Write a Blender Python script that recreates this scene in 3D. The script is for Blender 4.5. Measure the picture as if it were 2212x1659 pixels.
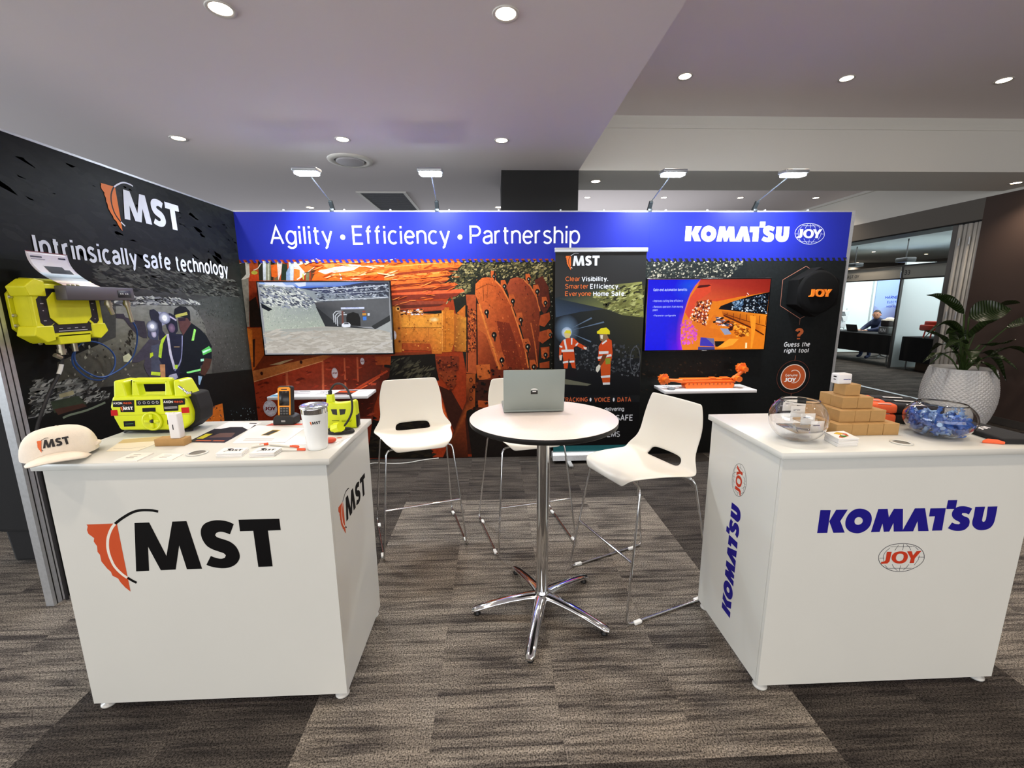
import bpy, bmesh, math, random
from mathutils import Vector, Matrix, Euler
from mathutils.geometry import tessellate_polygon
PI=math.pi
random.seed(7)
S=bpy.context.scene
for o in list(bpy.data.objects): bpy.data.objects.remove(o)
COL=S.collection
def link(o): COL.objects.link(o); return o

# ---------------- camera, world, exposure ----------------
cam=bpy.data.cameras.new('camera'); cam.sensor_width=36; cam.lens=933.186/2212*36; cam.clip_start=.05; cam.clip_end=200
camo=link(bpy.data.objects.new('camera',cam)); S.camera=camo
p_,y_,r_=.1865,.0375,-.0073
fwd=Vector((math.sin(y_)*math.cos(p_),math.cos(y_)*math.cos(p_),-math.sin(p_))); rgt=Vector((math.cos(y_),-math.sin(y_),0)); up=rgt.cross(fwd)
r2=math.cos(r_)*rgt+math.sin(r_)*up; u2=-math.sin(r_)*rgt+math.cos(r_)*up; bk=-fwd
camo.matrix_world=Matrix(((r2.x,u2.x,bk.x,0),(r2.y,u2.y,bk.y,0),(r2.z,u2.z,bk.z,1.5704),(0,0,0,1)))
W=bpy.data.worlds.new('hall'); S.world=W; W.use_nodes=True
W.node_tree.nodes['Background'].inputs[0].default_value=(.86,.90,1,1); W.node_tree.nodes['Background'].inputs[1].default_value=.42
vs=S.view_settings; vs.view_transform='Standard'; vs.look='None'; vs.gamma=1; vs.use_curve_mapping=False; vs.exposure=-0.18
def area(name,loc,rot,sx,sy,e,col):
    l=bpy.data.lights.new(name,'AREA'); l.shape='RECTANGLE'; l.size=sx; l.size_y=sy; l.energy=e; l.color=col
    o=link(bpy.data.objects.new(name,l)); o.location=loc; o.rotation_euler=rot; return o
def spot(name,loc,e,col,angle=110,blend=.8,rad=.05,target=None,parent=None):
    l=bpy.data.lights.new(name,'SPOT'); l.energy=e; l.color=col; l.spot_size=math.radians(angle); l.spot_blend=blend; l.shadow_soft_size=rad
    o=link(bpy.data.objects.new(name,l)); o.location=loc
    if target: o.rotation_euler=(Vector(target)-Vector(loc)).to_track_quat('-Z','Y').to_euler()
    return o
WARM=(1,.84,.66); COOL=(.86,.94,1)
# soft fill areas added without fixtures; the left one is window daylight
area('fill_behind',(0,-4.4,1.3),(math.radians(112),0,0),12,2.4,250,(1,.98,.965))  # added frontal fill, tilted up to lift the ceiling and counter fronts
area('hall_light_left',(-8.8,1.5,1.6),(math.radians(96),0,math.radians(-90)),9,2.2,560,(.84,.93,1))
area('next_room_fill',(11,9.6,2.95),(0,0,0),4,6,330,(.86,.96,1))  # added soft fill under the next room's ceiling, besides its downlights
area('fill_rear',(-.5,9.5,1.6),(math.radians(180),0,0),9,4,170,(.90,.94,1))  # added uplight brightening the ceiling behind the booth, standing for other stands
# ceiling downlights of the hall behind the photographer (same grid as the ones in view)
for x in (-2.55,-1.24,.07):
    for y in (.72,-.9,-2.5): spot('downlight_beam',(x,y,2.86),46,WARM,120)
for x in (1.6,2.98,4.36):
    for y in (2.2,.5,-1.2,-3): spot('downlight_beam',(x,y,3.36),60,WARM,120)

# ---------------- helpers ----------------
def lin(h):
    h=h.lstrip('#'); c=[int(h[i:i+2],16)/255 for i in (0,2,4)]
    return tuple((v/12.92 if v<=.04045 else ((v+.055)/1.055)**2.4) for v in c)
MATS={}
def M(name,hexc='#808080',rough=.5,metal=0,noise=0,nscale=40,bump=0,bscale=200,trans=0,emit=None,es=1,coat=0,ior=None,spec=None):
    if name in MATS: return MATS[name]
    m=bpy.data.materials.new(name); m.use_nodes=True; nt=m.node_tree; b=nt.nodes['Principled BSDF']
    c=lin(hexc)+(1,)
    b.inputs['Base Color'].default_value=c; b.inputs['Roughness'].default_value=rough; b.inputs['Metallic'].default_value=metal
    b.inputs['Transmission Weight'].default_value=trans; b.inputs['Coat Weight'].default_value=coat
    if ior: b.inputs['IOR'].default_value=ior
    if spec is not None: b.inputs['Specular IOR Level'].default_value=spec
    if emit: b.inputs['Emission Color'].default_value=lin(emit)+(1,); b.inputs['Emission Strength'].default_value=es
    tc=nt.nodes.new('ShaderNodeTexCoord')
    if noise:
        n=nt.nodes.new('ShaderNodeTexNoise'); n.inputs['Scale'].default_value=nscale; n.inputs['Detail'].default_value=5
        nt.links.new(tc.outputs['Object'],n.inputs['Vector'])
        r=nt.nodes.new('ShaderNodeMapRange'); r.inputs['From Min'].default_value=.25; r.inputs['From Max'].default_value=.75
        r.inputs['To Min'].default_value=1-noise; r.inputs['To Max'].default_value=1+noise; nt.links.new(n.outputs['Fac'],r.inputs['Value'])
        mx=nt.nodes.new('ShaderNodeVectorMath'); mx.operation='SCALE'; mx.inputs[0].default_value=c[:3]; nt.links.new(r.outputs['Result'],mx.inputs['Scale'])
        nt.links.new(mx.outputs['Vector'],b.inputs['Base Color'])
    if bump:
        n2=nt.nodes.new('ShaderNodeTexNoise'); n2.inputs['Scale'].default_value=bscale; n2.inputs['Detail'].default_value=3
        nt.links.new(tc.outputs['Object'],n2.inputs['Vector'])
        bp=nt.nodes.new('ShaderNodeBump'); bp.inputs['Strength'].default_value=bump; bp.inputs['Distance'].default_value=.002
        nt.links.new(n2.outputs['Fac'],bp.inputs['Height']); nt.links.new(bp.outputs['Normal'],b.inputs['Normal'])
    MATS[name]=m; return m
def print_mat(name,rough=.5,grain=.1,gscale=60,emit=0,spec=.3,stretch=(1,1,1)):
    """ink colours come from the mesh's 'ink' attribute; grain is the print's own mottling"""
    if name in MATS: return MATS[name]
    m=bpy.data.materials.new(name); m.use_nodes=True; nt=m.node_tree; b=nt.nodes['Principled BSDF']
    a=nt.nodes.new('ShaderNodeAttribute'); a.attribute_name='ink'
    tc=nt.nodes.new('ShaderNodeTexCoord'); mp=nt.nodes.new('ShaderNodeMapping'); mp.inputs['Scale'].default_value=stretch
    nt.links.new(tc.outputs['Object'],mp.inputs['Vector'])
    n=nt.nodes.new('ShaderNodeTexNoise'); n.inputs['Scale'].default_value=gscale; n.inputs['Detail'].default_value=6; n.inputs['Roughness'].default_value=.65
    nt.links.new(mp.outputs['Vector'],n.inputs['Vector'])
    r=nt.nodes.new('ShaderNodeMapRange'); r.inputs['From Min'].default_value=.3; r.inputs['From Max'].default_value=.7
    r.inputs['To Min'].default_value=1-grain; r.inputs['To Max'].default_value=1+grain; r.clamp=False; nt.links.new(n.outputs['Fac'],r.inputs['Value'])
    mx=nt.nodes.new('ShaderNodeVectorMath'); mx.operation='SCALE'; nt.links.new(a.outputs['Color'],mx.inputs[0]); nt.links.new(r.outputs['Result'],mx.inputs['Scale'])
    b.inputs['Roughness'].default_value=rough; b.inputs['Specular IOR Level'].default_value=spec*.5
    if emit:
        b.inputs['Base Color'].default_value=(0,0,0,1); nt.links.new(mx.outputs['Vector'],b.inputs['Emission Color']); b.inputs['Emission Strength'].default_value=emit
    else: nt.links.new(mx.outputs['Vector'],b.inputs['Base Color'])
    MATS[name]=m; return m
def tag(o,label=None,cat=None,group=None,kind=None):
    if label: o['label']=label
    if cat: o['category']=cat
    if group: o['group']=group
    if kind: o['kind']=kind
    return o
def thing(name,label,cat,loc=(0,0,0),rz=0,group=None):
    o=link(bpy.data.objects.new(name,None)); o.empty_display_size=.05; o.location=loc; o.rotation_euler=(0,0,rz); return tag(o,label,cat,group)
class MB:
    """mesh builder; coordinates are local to the thing unless build(..., world=True)"""
    def __init__(s): s.v=[]; s.f=[]; s.m=[]; s.sm=[]
    def add(s,vs,fs,mi=0,smooth=False):
        k=len(s.v); s.v+= [tuple(q) for q in vs]
        for f in fs: s.f.append(tuple(i+k for i in f)); s.m.append(mi); s.sm.append(smooth)
        return s
    def box(s,a,b,mi=0):
        x0,y0,z0=a;x1,y1,z1=b
        return s.add([(x0,y0,z0),(x1,y0,z0),(x1,y1,z0),(x0,y1,z0),(x0,y0,z1),(x1,y0,z1),(x1,y1,z1),(x0,y1,z1)],
          [(0,3,2,1),(4,5,6,7),(0,1,5,4),(1,2,6,5),(2,3,7,6),(3,0,4,7)],mi)
    def bm(s,bm,mi=0,smooth=False,mat=None):
        if mat: bmesh.ops.transform(bm,matrix=mat,verts=bm.verts)
        bm.verts.ensure_lookup_table(); bm.verts.index_update()
        s.add([v.co[:] for v in bm.verts],[[v.index for v in f.verts] for f in bm.faces],mi,smooth); bm.free(); return s
    def rbox(s,a,b,r=.005,seg=2,mi=0,mat=None,smooth=True):
        bm=bmesh.new(); bmesh.ops.create_cube(bm,size=1)
        for v in bm.verts: v.co=Vector([a[i]+(v.co[i]+.5)*(b[i]-a[i]) for i in range(3)])
        bmesh.ops.bevel(bm,geom=bm.edges[:],offset=r,segments=seg,profile=.5,affect='EDGES'); return s.bm(bm,mi,smooth,mat)
    def prism(s,poly,f0,f1,mi=0,r=0,seg=2,smooth=False):
        """poly: list of 2d; f0,f1 map 2d -> 3d for the two end faces"""
        bm=bmesh.new(); A=[bm.verts.new(f0(*p)) for p in poly]; B=[bm.verts.new(f1(*p)) for p in poly]; n=len(poly)
        bm.faces.new(A[::-1]); bm.faces.new(B)
        for i in range(n): bm.faces.new((A[i],A[(i+1)%n],B[(i+1)%n],B[i]))
        bmesh.ops.recalc_face_normals(bm,faces=bm.faces)
        if r: bmesh.ops.bevel(bm,geom=bm.edges[:],offset=r,segments=seg,profile=.5,affect='EDGES')
        bmesh.ops.triangulate(bm,faces=[f for f in bm.faces if len(f.verts)>4])
        return s.bm(bm,mi,smooth)
    def cyl(s,p0,p1,r0,r1=None,n=20,mi=0,caps=True,smooth=True):
        r1=r0 if r1 is None else r1; p0=Vector(p0);p1=Vector(p1); d=(p1-p0).normalized(); a=d.orthogonal().normalized(); b=d.cross(a)
        vs=[p0+(a*math.cos(t)+b*math.sin(t))*r0 for t in [2*PI*i/n for i in range(n)]]+[p1+(a*math.cos(t)+b*math.sin(t))*r1 for t in [2*PI*i/n for i in range(n)]]
        s.add(vs,[(i,(i+1)%n,n+(i+1)%n,n+i) for i in range(n)],mi,smooth)
        if caps: s.add(vs,[tuple(range(n))[::-1],tuple(range(n,2*n))],mi,False)
        return s
    def lathe(s,prof,c=(0,0,0),n=32,mi=0,smooth=True,axis='z'):
        vs=[]
        for r,z in prof:
            for i in range(n):
                t=2*PI*i/n; q=(r*math.cos(t),r*math.sin(t),z)
                if axis=='y': q=(q[0],q[2],q[1])
                if axis=='x': q=(q[2],q[0],q[1])
                vs.append((c[0]+q[0],c[1]+q[1],c[2]+q[2]))
        fs=[(k*n+i,k*n+(i+1)%n,(k+1)*n+(i+1)%n,(k+1)*n+i) for k in range(len(prof)-1) for i in range(n)]
        return s.add(vs,fs,mi,smooth)
    def tube(s,pts,r,n=10,mi=0,closed=False,caps=True):
        P=[Vector(p) for p in pts]; N=len(P); R=r if isinstance(r,(list,tuple)) else [r]*N
        vs=[]; a=None
        for i,p in enumerate(P):
            d=(P[min(i+1,N-1)]-P[max(i-1,0)]) if not closed else (P[(i+1)%N]-P[i-1]); d.normalize()
            if a is None: a=d.orthogonal().normalized()
            a=(a-d*a.dot(d)).normalized(); b=d.cross(a)
            vs+=[p+(a*math.cos(2*PI*k/n)+b*math.sin(2*PI*k/n))*R[i] for k in range(n)]
        L=N if closed else N-1
        s.add(vs,[(i*n+k,i*n+(k+1)%n,((i+1)%N)*n+(k+1)%n,((i+1)%N)*n+k) for i in range(L) for k in range(n)],mi,True)
        if caps and not closed: s.add(vs,[tuple(range(n))[::-1],tuple((N-1)*n+k for k in range(n))],mi,False)
        return s
    def sphere(s,c,r,n=16,mi=0,sc=(1,1,1)):
        bm=bmesh.new(); bmesh.ops.create_uvsphere(bm,u_segments=n,v_segments=max(6,n//2),radius=r)
        return s.bm(bm,mi,True,Matrix.Translation(c)@Matrix.Diagonal((*sc,1)))
    def mesh(s,name,mats,off=None):
        me=bpy.data.meshes.new(name); vs=s.v if off is None else [(a-off[0],b-off[1],c-off[2]) for a,b,c in s.v]
        me.from_pydata(vs,[],s.f)
        for m in (mats if isinstance(mats,(list,tuple)) else [mats]): me.materials.append(m)
        me.polygons.foreach_set('material_index',s.m); me.polygons.foreach_set('use_smooth',s.sm); me.update(); return me
    def build(s,name,mats,parent=None,loc=None,world=True,label=None,cat=None,group=None,kind=None,rz=0):
        """world=True: vertices were given in scene coordinates"""
        off=(worldloc(parent) if parent else Vector(loc or (0,0,0))) if world else None
        o=link(bpy.data.objects.new(name,s.mesh(name,mats,off)))
        if parent: o.parent=parent
        if loc is not None and (not parent or not world): o.location=loc
        if rz: o.rotation_euler=(0,0,rz)
        return tag(o,label,cat,group,kind)
def worldloc(o):
    l=Vector(o.location)
    while o.parent: o=o.parent; l=l+Vector(o.location)
    return l
def struct(name,mb,mat,parent=None): return mb.build(name,mat,parent,kind=None if parent else 'structure')
def copy_tree(o,parent=None):
    c=o.copy(); link(c); c.parent=parent
    for ch in list(o.children): copy_tree(ch,c)
    return c
def fillet(pts,r,n=5):
    P=[Vector(p) for p in pts]; out=[P[0]]
    for i in range(1,len(P)-1):
        a=(P[i-1]-P[i]); b=(P[i+1]-P[i]); q=min(r,a.length*.45,b.length*.45); A=P[i]+a.normalized()*q; B=P[i]+b.normalized()*q
        for k in range(n+1):
            t=k/n; out.append(A*(1-t)**2+P[i]*2*t*(1-t)+B*t*t)
    out.append(P[-1]); return out
def smoothp(pts,n=6):
    P=[Vector(p) for p in pts]; out=[]
    for i in range(len(P)-1):
        p0=P[max(i-1,0)];p1=P[i];p2=P[i+1];p3=P[min(i+2,len(P)-1)]
        for k in range(n):
            t=k/n; out.append(.5*((2*p1)+(p2-p0)*t+(2*p0-5*p1+4*p2-p3)*t*t+(3*p1-p0-3*p2+p3)*t**3))
    out.append(P[-1]); return out

# ---------------- flat prints ----------------
class Fr:
    def __init__(s,o,u,v,n): s.o=Vector(o); s.u=Vector(u); s.v=Vector(v); s.n=Vector(n)
    def __call__(s,a,b,h=0): return s.o+s.u*a+s.v*b+s.n*h
F_BK=Fr((0,4.253,0),(1,0,0),(0,0,1),(0,-1,0)); F_LW=Fr((-2.37,0,0),(0,1,0),(0,0,1),(1,0,0))
class Art:
    """flat printed artwork as thin coloured facets lying on a real surface"""
    def __init__(s,fr,base=.0004,step=.000014,clip=None): s.fr=fr; s.h=base; s.st=step; s.v=[]; s.f=[]; s.c=[]; s.clip=clip
    def _up(s): s.h+=s.st
    def tri(s,pts,tris,cols):
        k=len(s.v)
        if s.clip: c=s.clip; pts=[(min(max(p[0],c[0]),c[1]),min(max(p[1],c[2]),c[3]))+tuple(p[2:]) for p in pts]
        s.v+=[tuple(s.fr(p[0],p[1],s.h+(p[2] if len(p)>2 else 0))) for p in pts]
        for t in tris: s.f.append(tuple(i+k for i in t)); s.c+= [cols[i] for i in t]
        s._up()
    def poly(s,pts,col,up=True):
        c=[lin(col)]*len(pts) if isinstance(col,str) else [lin(q) for q in col]
        t=tessellate_polygon([[Vector((p[0],p[1],0)) for p in pts]])
        s.tri(pts,t,c); return s
    def rect(s,a,b,col): return s.poly([(a[0],a[1]),(b[0],a[1]),(b[0],b[1]),(a[0],b[1])],col)
    def ring(s,c,r0,r1,col,n=36,a0=0,a1=2*PI,rot=0):
        P=[];T=[]
        for i in range(n+1):
            t=a0+(a1-a0)*i/n
            for r in (r0,r1):
                x,y=r[0]*math.cos(t),r[1]*math.sin(t); P.append((c[0]+x*math.cos(rot)-y*math.sin(rot),c[1]+x*math.sin(rot)+y*math.cos(rot)))
        for i in range(n): T+=[(2*i,2*i+1,2*i+3),(2*i,2*i+3,2*i+2)]
        s.tri(P,T,[lin(col)]*len(P)); return s
    def disc(s,c,rx,ry,col,n=24,rot=0,col2=None):
        P=[c]+[(c[0]+rx*math.cos(2*PI*i/n)*math.cos(rot)-ry*math.sin(2*PI*i/n)*math.sin(rot),c[1]+rx*math.cos(2*PI*i/n)*math.sin(rot)+ry*math.sin(2*PI*i/n)*math.cos(rot)) for i in range(n)]
        s.tri(P,[(0,i+1,(i+1)%n+1) for i in range(n)],[lin(col)]+[lin(col2 or col)]*n); return s
    def line(s,pts,w,col,sm=0):
        P=[Vector((p[0],p[1])) for p in pts]
        if sm: P=[Vector(q[:2]) for q in smoothp([(p[0],p[1],0) for p in pts],sm)]
        V=[];T=[]
        for i,p in enumerate(P):
            d=(P[min(i+1,len(P)-1)]-P[max(i-1,0)]).normalized(); q=Vector((-d.y,d.x))*w/2; V+=[tuple(p+q),tuple(p-q)]
        for i in range(len(P)-1): T+=[(2*i,2*i+1,2*i+3),(2*i,2*i+3,2*i+2)]
        s.tri(V,T,[lin(col)]*len(V)); return s
    def scatter(s,poly,n,size,cols,asp=1,ang=0,seed=1):
        R=random.Random(seed); xs=[p[0] for p in poly]; ys=[p[1] for p in poly]; k=0; V=[];T=[];C=[]
        def inside(x,y):
            c=False; j=len(poly)-1
            for i in range(len(poly)):
                if (poly[i][1]>y)!=(poly[j][1]>y) and x<(poly[j][0]-poly[i][0])*(y-poly[i][1])/(poly[j][1]-poly[i][1])+poly[i][0]: c=not c
                j=i
            return c
        while k<n:
            x=R.uniform(min(xs),max(xs)); y=R.uniform(min(ys),max(ys)); k+=1
            if not inside(x,y): continue
            sz=size*R.uniform(.4,1.4); m=5; b=len(V); cc=lin(R.choice(cols)); an=ang+R.uniform(-.35,.35)
            for i in range(m):
                t=2*PI*i/m+R.uniform(-.4,.4); q=sz*R.uniform(.5,1.1); a,bb=q*math.cos(t)*asp,q*math.sin(t)
                V.append((x+a*math.cos(an)-bb*math.sin(an),y+a*math.sin(an)+bb*math.cos(an),(k%40)*6e-6)); C.append(cc)
            T+=[(b,b+i,b+i+1) for i in range(1,m-1)]
        if V: s.tri(V,T,C); s.h+=.00024
        return s
    def text(s,t,u0,u1,vb,cap,col,bold=0,shear=0,fn=None):
        pts,tr=glyphs(t,bold); 
        if not pts: return s
        mx=max(p[0] for p in pts); mn=min(p[0] for p in pts); k=(u1-u0)/(mx-mn)
        P=[(u0+(p[0]-mn)*k+shear*p[1]*cap,vb+p[1]*cap,p[2]) for p in pts]
        if fn: P=[tuple(fn(p[0],p[1]))+(p[2],) for p in P]
        s.tri(P,tr,[lin(col)]*len(P)); s.h+=.0001; return s
    def logo(s,L,u,v,w,cmap,fn=None,rot=0):
        """L: list of (kind, pts, colour key); placed so the logo spans width w from u with base v"""
        for kind,pts,key in L:
            P=[(p[0]*w*math.cos(rot)-p[1]*w*math.sin(rot)+u,p[0]*w*math.sin(rot)+p[1]*w*math.cos(rot)+v) for p in pts]
            if fn: P=[fn(*p) for p in P]
            if kind=='p': s.poly(P,cmap[key])
            elif kind=='r': # ring: outer then inner, same count
                n=len(P)//2; s.tri(P,[q for i in range(n) for q in ((i,(i+1)%n,n+(i+1)%n),(i,n+(i+1)%n,n+i))],[lin(cmap[key])]*len(P))
            else: s.line(P,float(kind)*w,cmap[key])
        return s
    def build(s,name,mat,parent=None,label=None,**k):
        w=worldloc(parent) if parent else Vector((0,0,0))
        me=bpy.data.meshes.new(name); me.from_pydata([tuple(Vector(q)-w) for q in s.v],[],s.f); me.materials.append(mat)
        a=me.color_attributes.new('ink','FLOAT_COLOR','CORNER'); fl=[]
        for c in s.c: fl+= [c[0],c[1],c[2],1]
        a.data.foreach_set('color',fl); me.update()
        o=link(bpy.data.objects.new(name,me)); o.parent=parent; return tag(o,label,**k)
# monoline grotesque lettering: strokes per glyph (cap height 1), 'a' = arc(cx,cy,rx,ry,deg0,deg1)
def _arc(cx,cy,rx,ry,a,b):
    n=max(3,int(abs(b-a)/18)); return [(cx+rx*math.cos(math.radians(a+(b-a)*i/n)),cy+ry*math.sin(math.radians(a+(b-a)*i/n))) for i in range(n+1)]
X=.73
def _bowl(side): # round part of a b d p q g
    return _arc(.27,X/2,.27,X/2,0,360)
GL={
'A':(.72,[[(0,0),(.36,1),(.72,0)],[(.13,.34),(.59,.34)]]),'B':(.6,[[(.32,.53),(0,.53)],[(0,0),(0,1),(.34,1)]+_arc(.34,.765,.2,.235,90,-90)+[(.34,.53)]+_arc(.34,.265,.25,.265,90,-90)+[(.34,0),(0,0)]]),
'C':(.68,[_arc(.38,.5,.38,.5,48,312)]),'D':(.66,[[(0,0),(0,1),(.26,1)]+_arc(.26,.5,.4,.5,90,-90)+[(0,0)]]),'E':(.54,[[(.54,1),(0,1),(0,0),(.54,0)],[(0,.52),(.48,.52)]]),
'F':(.52,[[(.52,1),(0,1),(0,0)],[(0,.5),(.46,.5)]]),'G':(.72,[_arc(.38,.5,.38,.5,48,352)+[(.72,.46),(.42,.46)]]),'H':(.66,[[(0,0),(0,1)],[(.66,0),(.66,1)],[(0,.52),(.66,.52)]]),
'I':(.0,[[(0,0),(0,1)]]),'J':(.42,[[(.42,1),(.42,.25)]+_arc(.21,.23,.21,.23,0,-180)]),'K':(.62,[[(0,0),(0,1)],[(.6,1),(0,.36)],[(.2,.57),(.62,0)]]),'L':(.5,[[(0,1),(0,0),(.5,0)]]),
'M':(.78,[[(0,0),(0,1)],[(0,.94),(.39,.12),(.78,.94)],[(.78,1),(.78,0)]]),'N':(.66,[[(0,0),(0,1)],[(0,.94),(.66,.06)],[(.66,0),(.66,1)]]),'O':(.76,[_arc(.38,.5,.38,.5,0,360)]),'P':(.58,[[(0,0),(0,1),(.32,1)]+_arc(.32,.73,.26,.27,90,-90)+[(0,.46)]]),
'Q':(.76,[_arc(.38,.5,.38,.5,0,360),[(.46,.22),(.72,-.06)]]),'R':(.6,[[(0,0),(0,1),(.34,1)]+_arc(.34,.75,.24,.25,90,-90)+[(0,.5)],[(.32,.5),(.6,0)]]),
'S':(.6,[_arc(.3,.76,.27,.24,30,180)+[(.06,.64),(.3,.52),(.5,.43)]+_arc(.3,.26,.29,.26,28,-155)]),'T':(.64,[[(0,1),(.64,1)],[(.32,1),(.32,0)]]),'U':(.64,[[(0,1),(0,.32)]+_arc(.32,.32,.32,.32,180,360)+[(.64,1)]]),
'V':(.7,[[(0,1),(.35,0),(.7,1)]]),'W':(1,[[(0,1),(.25,0),(.5,.95),(.75,0),(1,1)]]),'X':(.64,[[(0,1),(.64,0)],[(0,0),(.64,1)]]),'Y':(.66,[[(0,1),(.33,.45),(.66,1)],[(.33,.45),(.33,0)]]),'Z':(.6,[[(0,1),(.6,1),(0,0),(.6,0)]]),
'a':(.5,[_arc(.26,.5,.23,.23,160,0)+[(.49,0)],_arc(.22,.2,.22,.2,-30,-270)+[(.49,.46)],[(.4,.09),(.49,.2)]]),'b':(.54,[[(0,0),(0,1)],_bowl(0)]),'c':(.48,[_arc(.27,X/2,.27,X/2,50,310)]),'d':(.54,[[(.54,0),(.54,1)],_bowl(0)]),
'e':(.53,[[(.02,.385),(.51,.385)],_arc(.265,X/2,.265,X/2,4,318)]),'f':(.32,[[(.12,0),(.12,.8)]+_arc(.28,.8,.16,.2,180,95),[(0,X),(.3,X)]]),'g':(.54,[_bowl(0),[(.54,X),(.54,-.02)]+_arc(.28,-.02,.26,.23,0,-150)]),
'h':(.48,[[(0,0),(0,1)],_arc(.24,.47,.24,.26,180,0)+[(.48,0)]]),'i':(.0,[[(0,0),(0,X)],[(0,.9),(0,1.03)]]),'j':(.1,[[(.1,X),(.1,-.1)]+_arc(-.04,-.1,.14,.16,0,-90),[(.1,.9),(.1,1.03)]]),'k':(.46,[[(0,0),(0,1)],[(.43,X),(0,.28)],[(.15,.42),(.46,0)]]),
'l':(.0,[[(0,0),(0,1)]]),'m':(.8,[[(0,0),(0,X)],_arc(.2,.5,.2,.23,180,0)+[(.4,0)],_arc(.6,.5,.2,.23,180,0)+[(.8,0)]]),'n':(.48,[[(0,0),(0,X)],_arc(.24,.47,.24,.26,180,0)+[(.48,0)]]),
'o':(.56,[_arc(.28,X/2,.28,X/2,0,360)]),'p':(.54,[[(0,-.27),(0,X)],_bowl(0)]),'q':(.54,[[(.54,-.27),(.54,X)],_bowl(0)]),'r':(.28,[[(0,0),(0,X)],_arc(.24,.47,.24,.26,180,80)]),
's':(.46,[_arc(.23,.56,.2,.17,30,180)+[(.07,.46),(.23,.38),(.36,.33)]+_arc(.23,.19,.22,.19,25,-155)]),'t':(.32,[[(.12,.94),(.12,.16)]+_arc(.26,.16,.14,.16,180,280),[(0,X),(.3,X)]]),'u':(.48,[[(0,X),(0,.26)]+_arc(.24,.26,.24,.26,180,360),[(.48,0),(.48,X)]]),
'v':(.52,[[(0,X),(.26,0),(.52,X)]]),'w':(.76,[[(0,X),(.19,0),(.38,.68),(.57,0),(.76,X)]]),'x':(.48,[[(0,X),(.48,0)],[(0,0),(.48,X)]]),'y':(.52,[[(0,X),(.27,.02)],[(.52,X),(.25,-.08)]+_arc(.12,-.1,.12,.15,0,-90)]),'z':(.44,[[(0,X),(.44,X),(0,0),(.44,0)]]),
'.':(.0,[[(0,0),(0,.1)]]),',':(.0,[[(0,.08),(-.05,-.12)]]),'-':(.3,[[(0,.36),(.3,.36)]]),':':(.0,[[(0,.05),(0,.15)],[(0,.55),(0,.65)]]),'?':(.46,[_arc(.23,.77,.23,.23,170,-50)+[(.23,.42),(.23,.28)],[(.23,0),(.23,.12)]]),
'·':(.1,[[(.0,.38),(.12,.38)]]),'•':(.1,[[(.0,.38),(.12,.38)]]),
'0':(.52,[_arc(.26,.5,.26,.5,0,360)]),'1':(.3,[[(0,.8),(.25,1),(.25,0)]]),'3':(.5,[_arc(.24,.76,.22,.24,150,-80)+[(.2,.53)]+_arc(.24,.265,.25,.265,90,-150)]),'4':(.56,[[(.42,0),(.42,1),(0,.28),(.56,.28)]]),
'7':(.5,[[(0,1),(.5,1),(.16,0)]]),'|':(0,[[(0,-.2),(0,1.1)]]),' ':(.17,[])}
_G={}
def glyphs(t,bold=0):
    w=.118+bold*3.2; key=(t,bold)
    if key in _G: return _G[key]
    P=[];T=[];x=0;si=0
    for ch in t:
        adv,st=GL[ch]
        if ch in 'ilI': x+=.035
        for s in st:
            si+=1; hz=(si%8)*1.2e-5
            Q=[Vector(p) for p in s]; 
            Q=[q for i,q in enumerate(Q) if i==0 or (q-Q[i-1]).length>1e-4]
            closed=(Q[0]-Q[-1]).length<1e-3 and len(Q)>4
            if closed: Q=Q[:-1]
            ww=w*1.5 if ch in '·•' else w*(1.05 if ch in '.:' else 1)
            if ch in '·•':
                k=len(P); P+=[(x+.06,.38,hz)]+[(x+.06+ww*.85*math.cos(PI*i/8),.38+ww*.85*math.sin(PI*i/8),hz) for i in range(16)]; T+=[(k,k+1+i,k+1+(i+1)%16) for i in range(16)]; continue
            k=len(P); n=len(Q)
            for i,q in enumerate(Q):
                a=Q[i-1] if (i or closed) else None; b=Q[(i+1)%n] if (i<n-1 or closed) else None
                d1=(q-a).normalized() if a is not None else None; d2=(b-q).normalized() if b is not None else None
                if d1 is None: d=d2; m=1
                elif d2 is None: d=d1; m=1
                else:
                    d=(d1+d2); d=d.normalized() if d.length>1e-3 else d1; m=min(1/max(d.dot(d1),.2),2.6)
                nn=Vector((-d.y,d.x))*w/2*m*.98
                P+=[(x+q.x+nn.x,q.y+nn.y,hz),(x+q.x-nn.x,q.y-nn.y,hz)]
            for i in range(n if closed else n-1):
                a,b=k+2*i,k+2*((i+1)%n); T+=[(a,a+1,b+1),(a,b+1,b)]
        x+=adv+.125+w*.8+(.035 if ch in 'ilI' else 0)
    _G[key]=(P,T); return _G[key]

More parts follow.
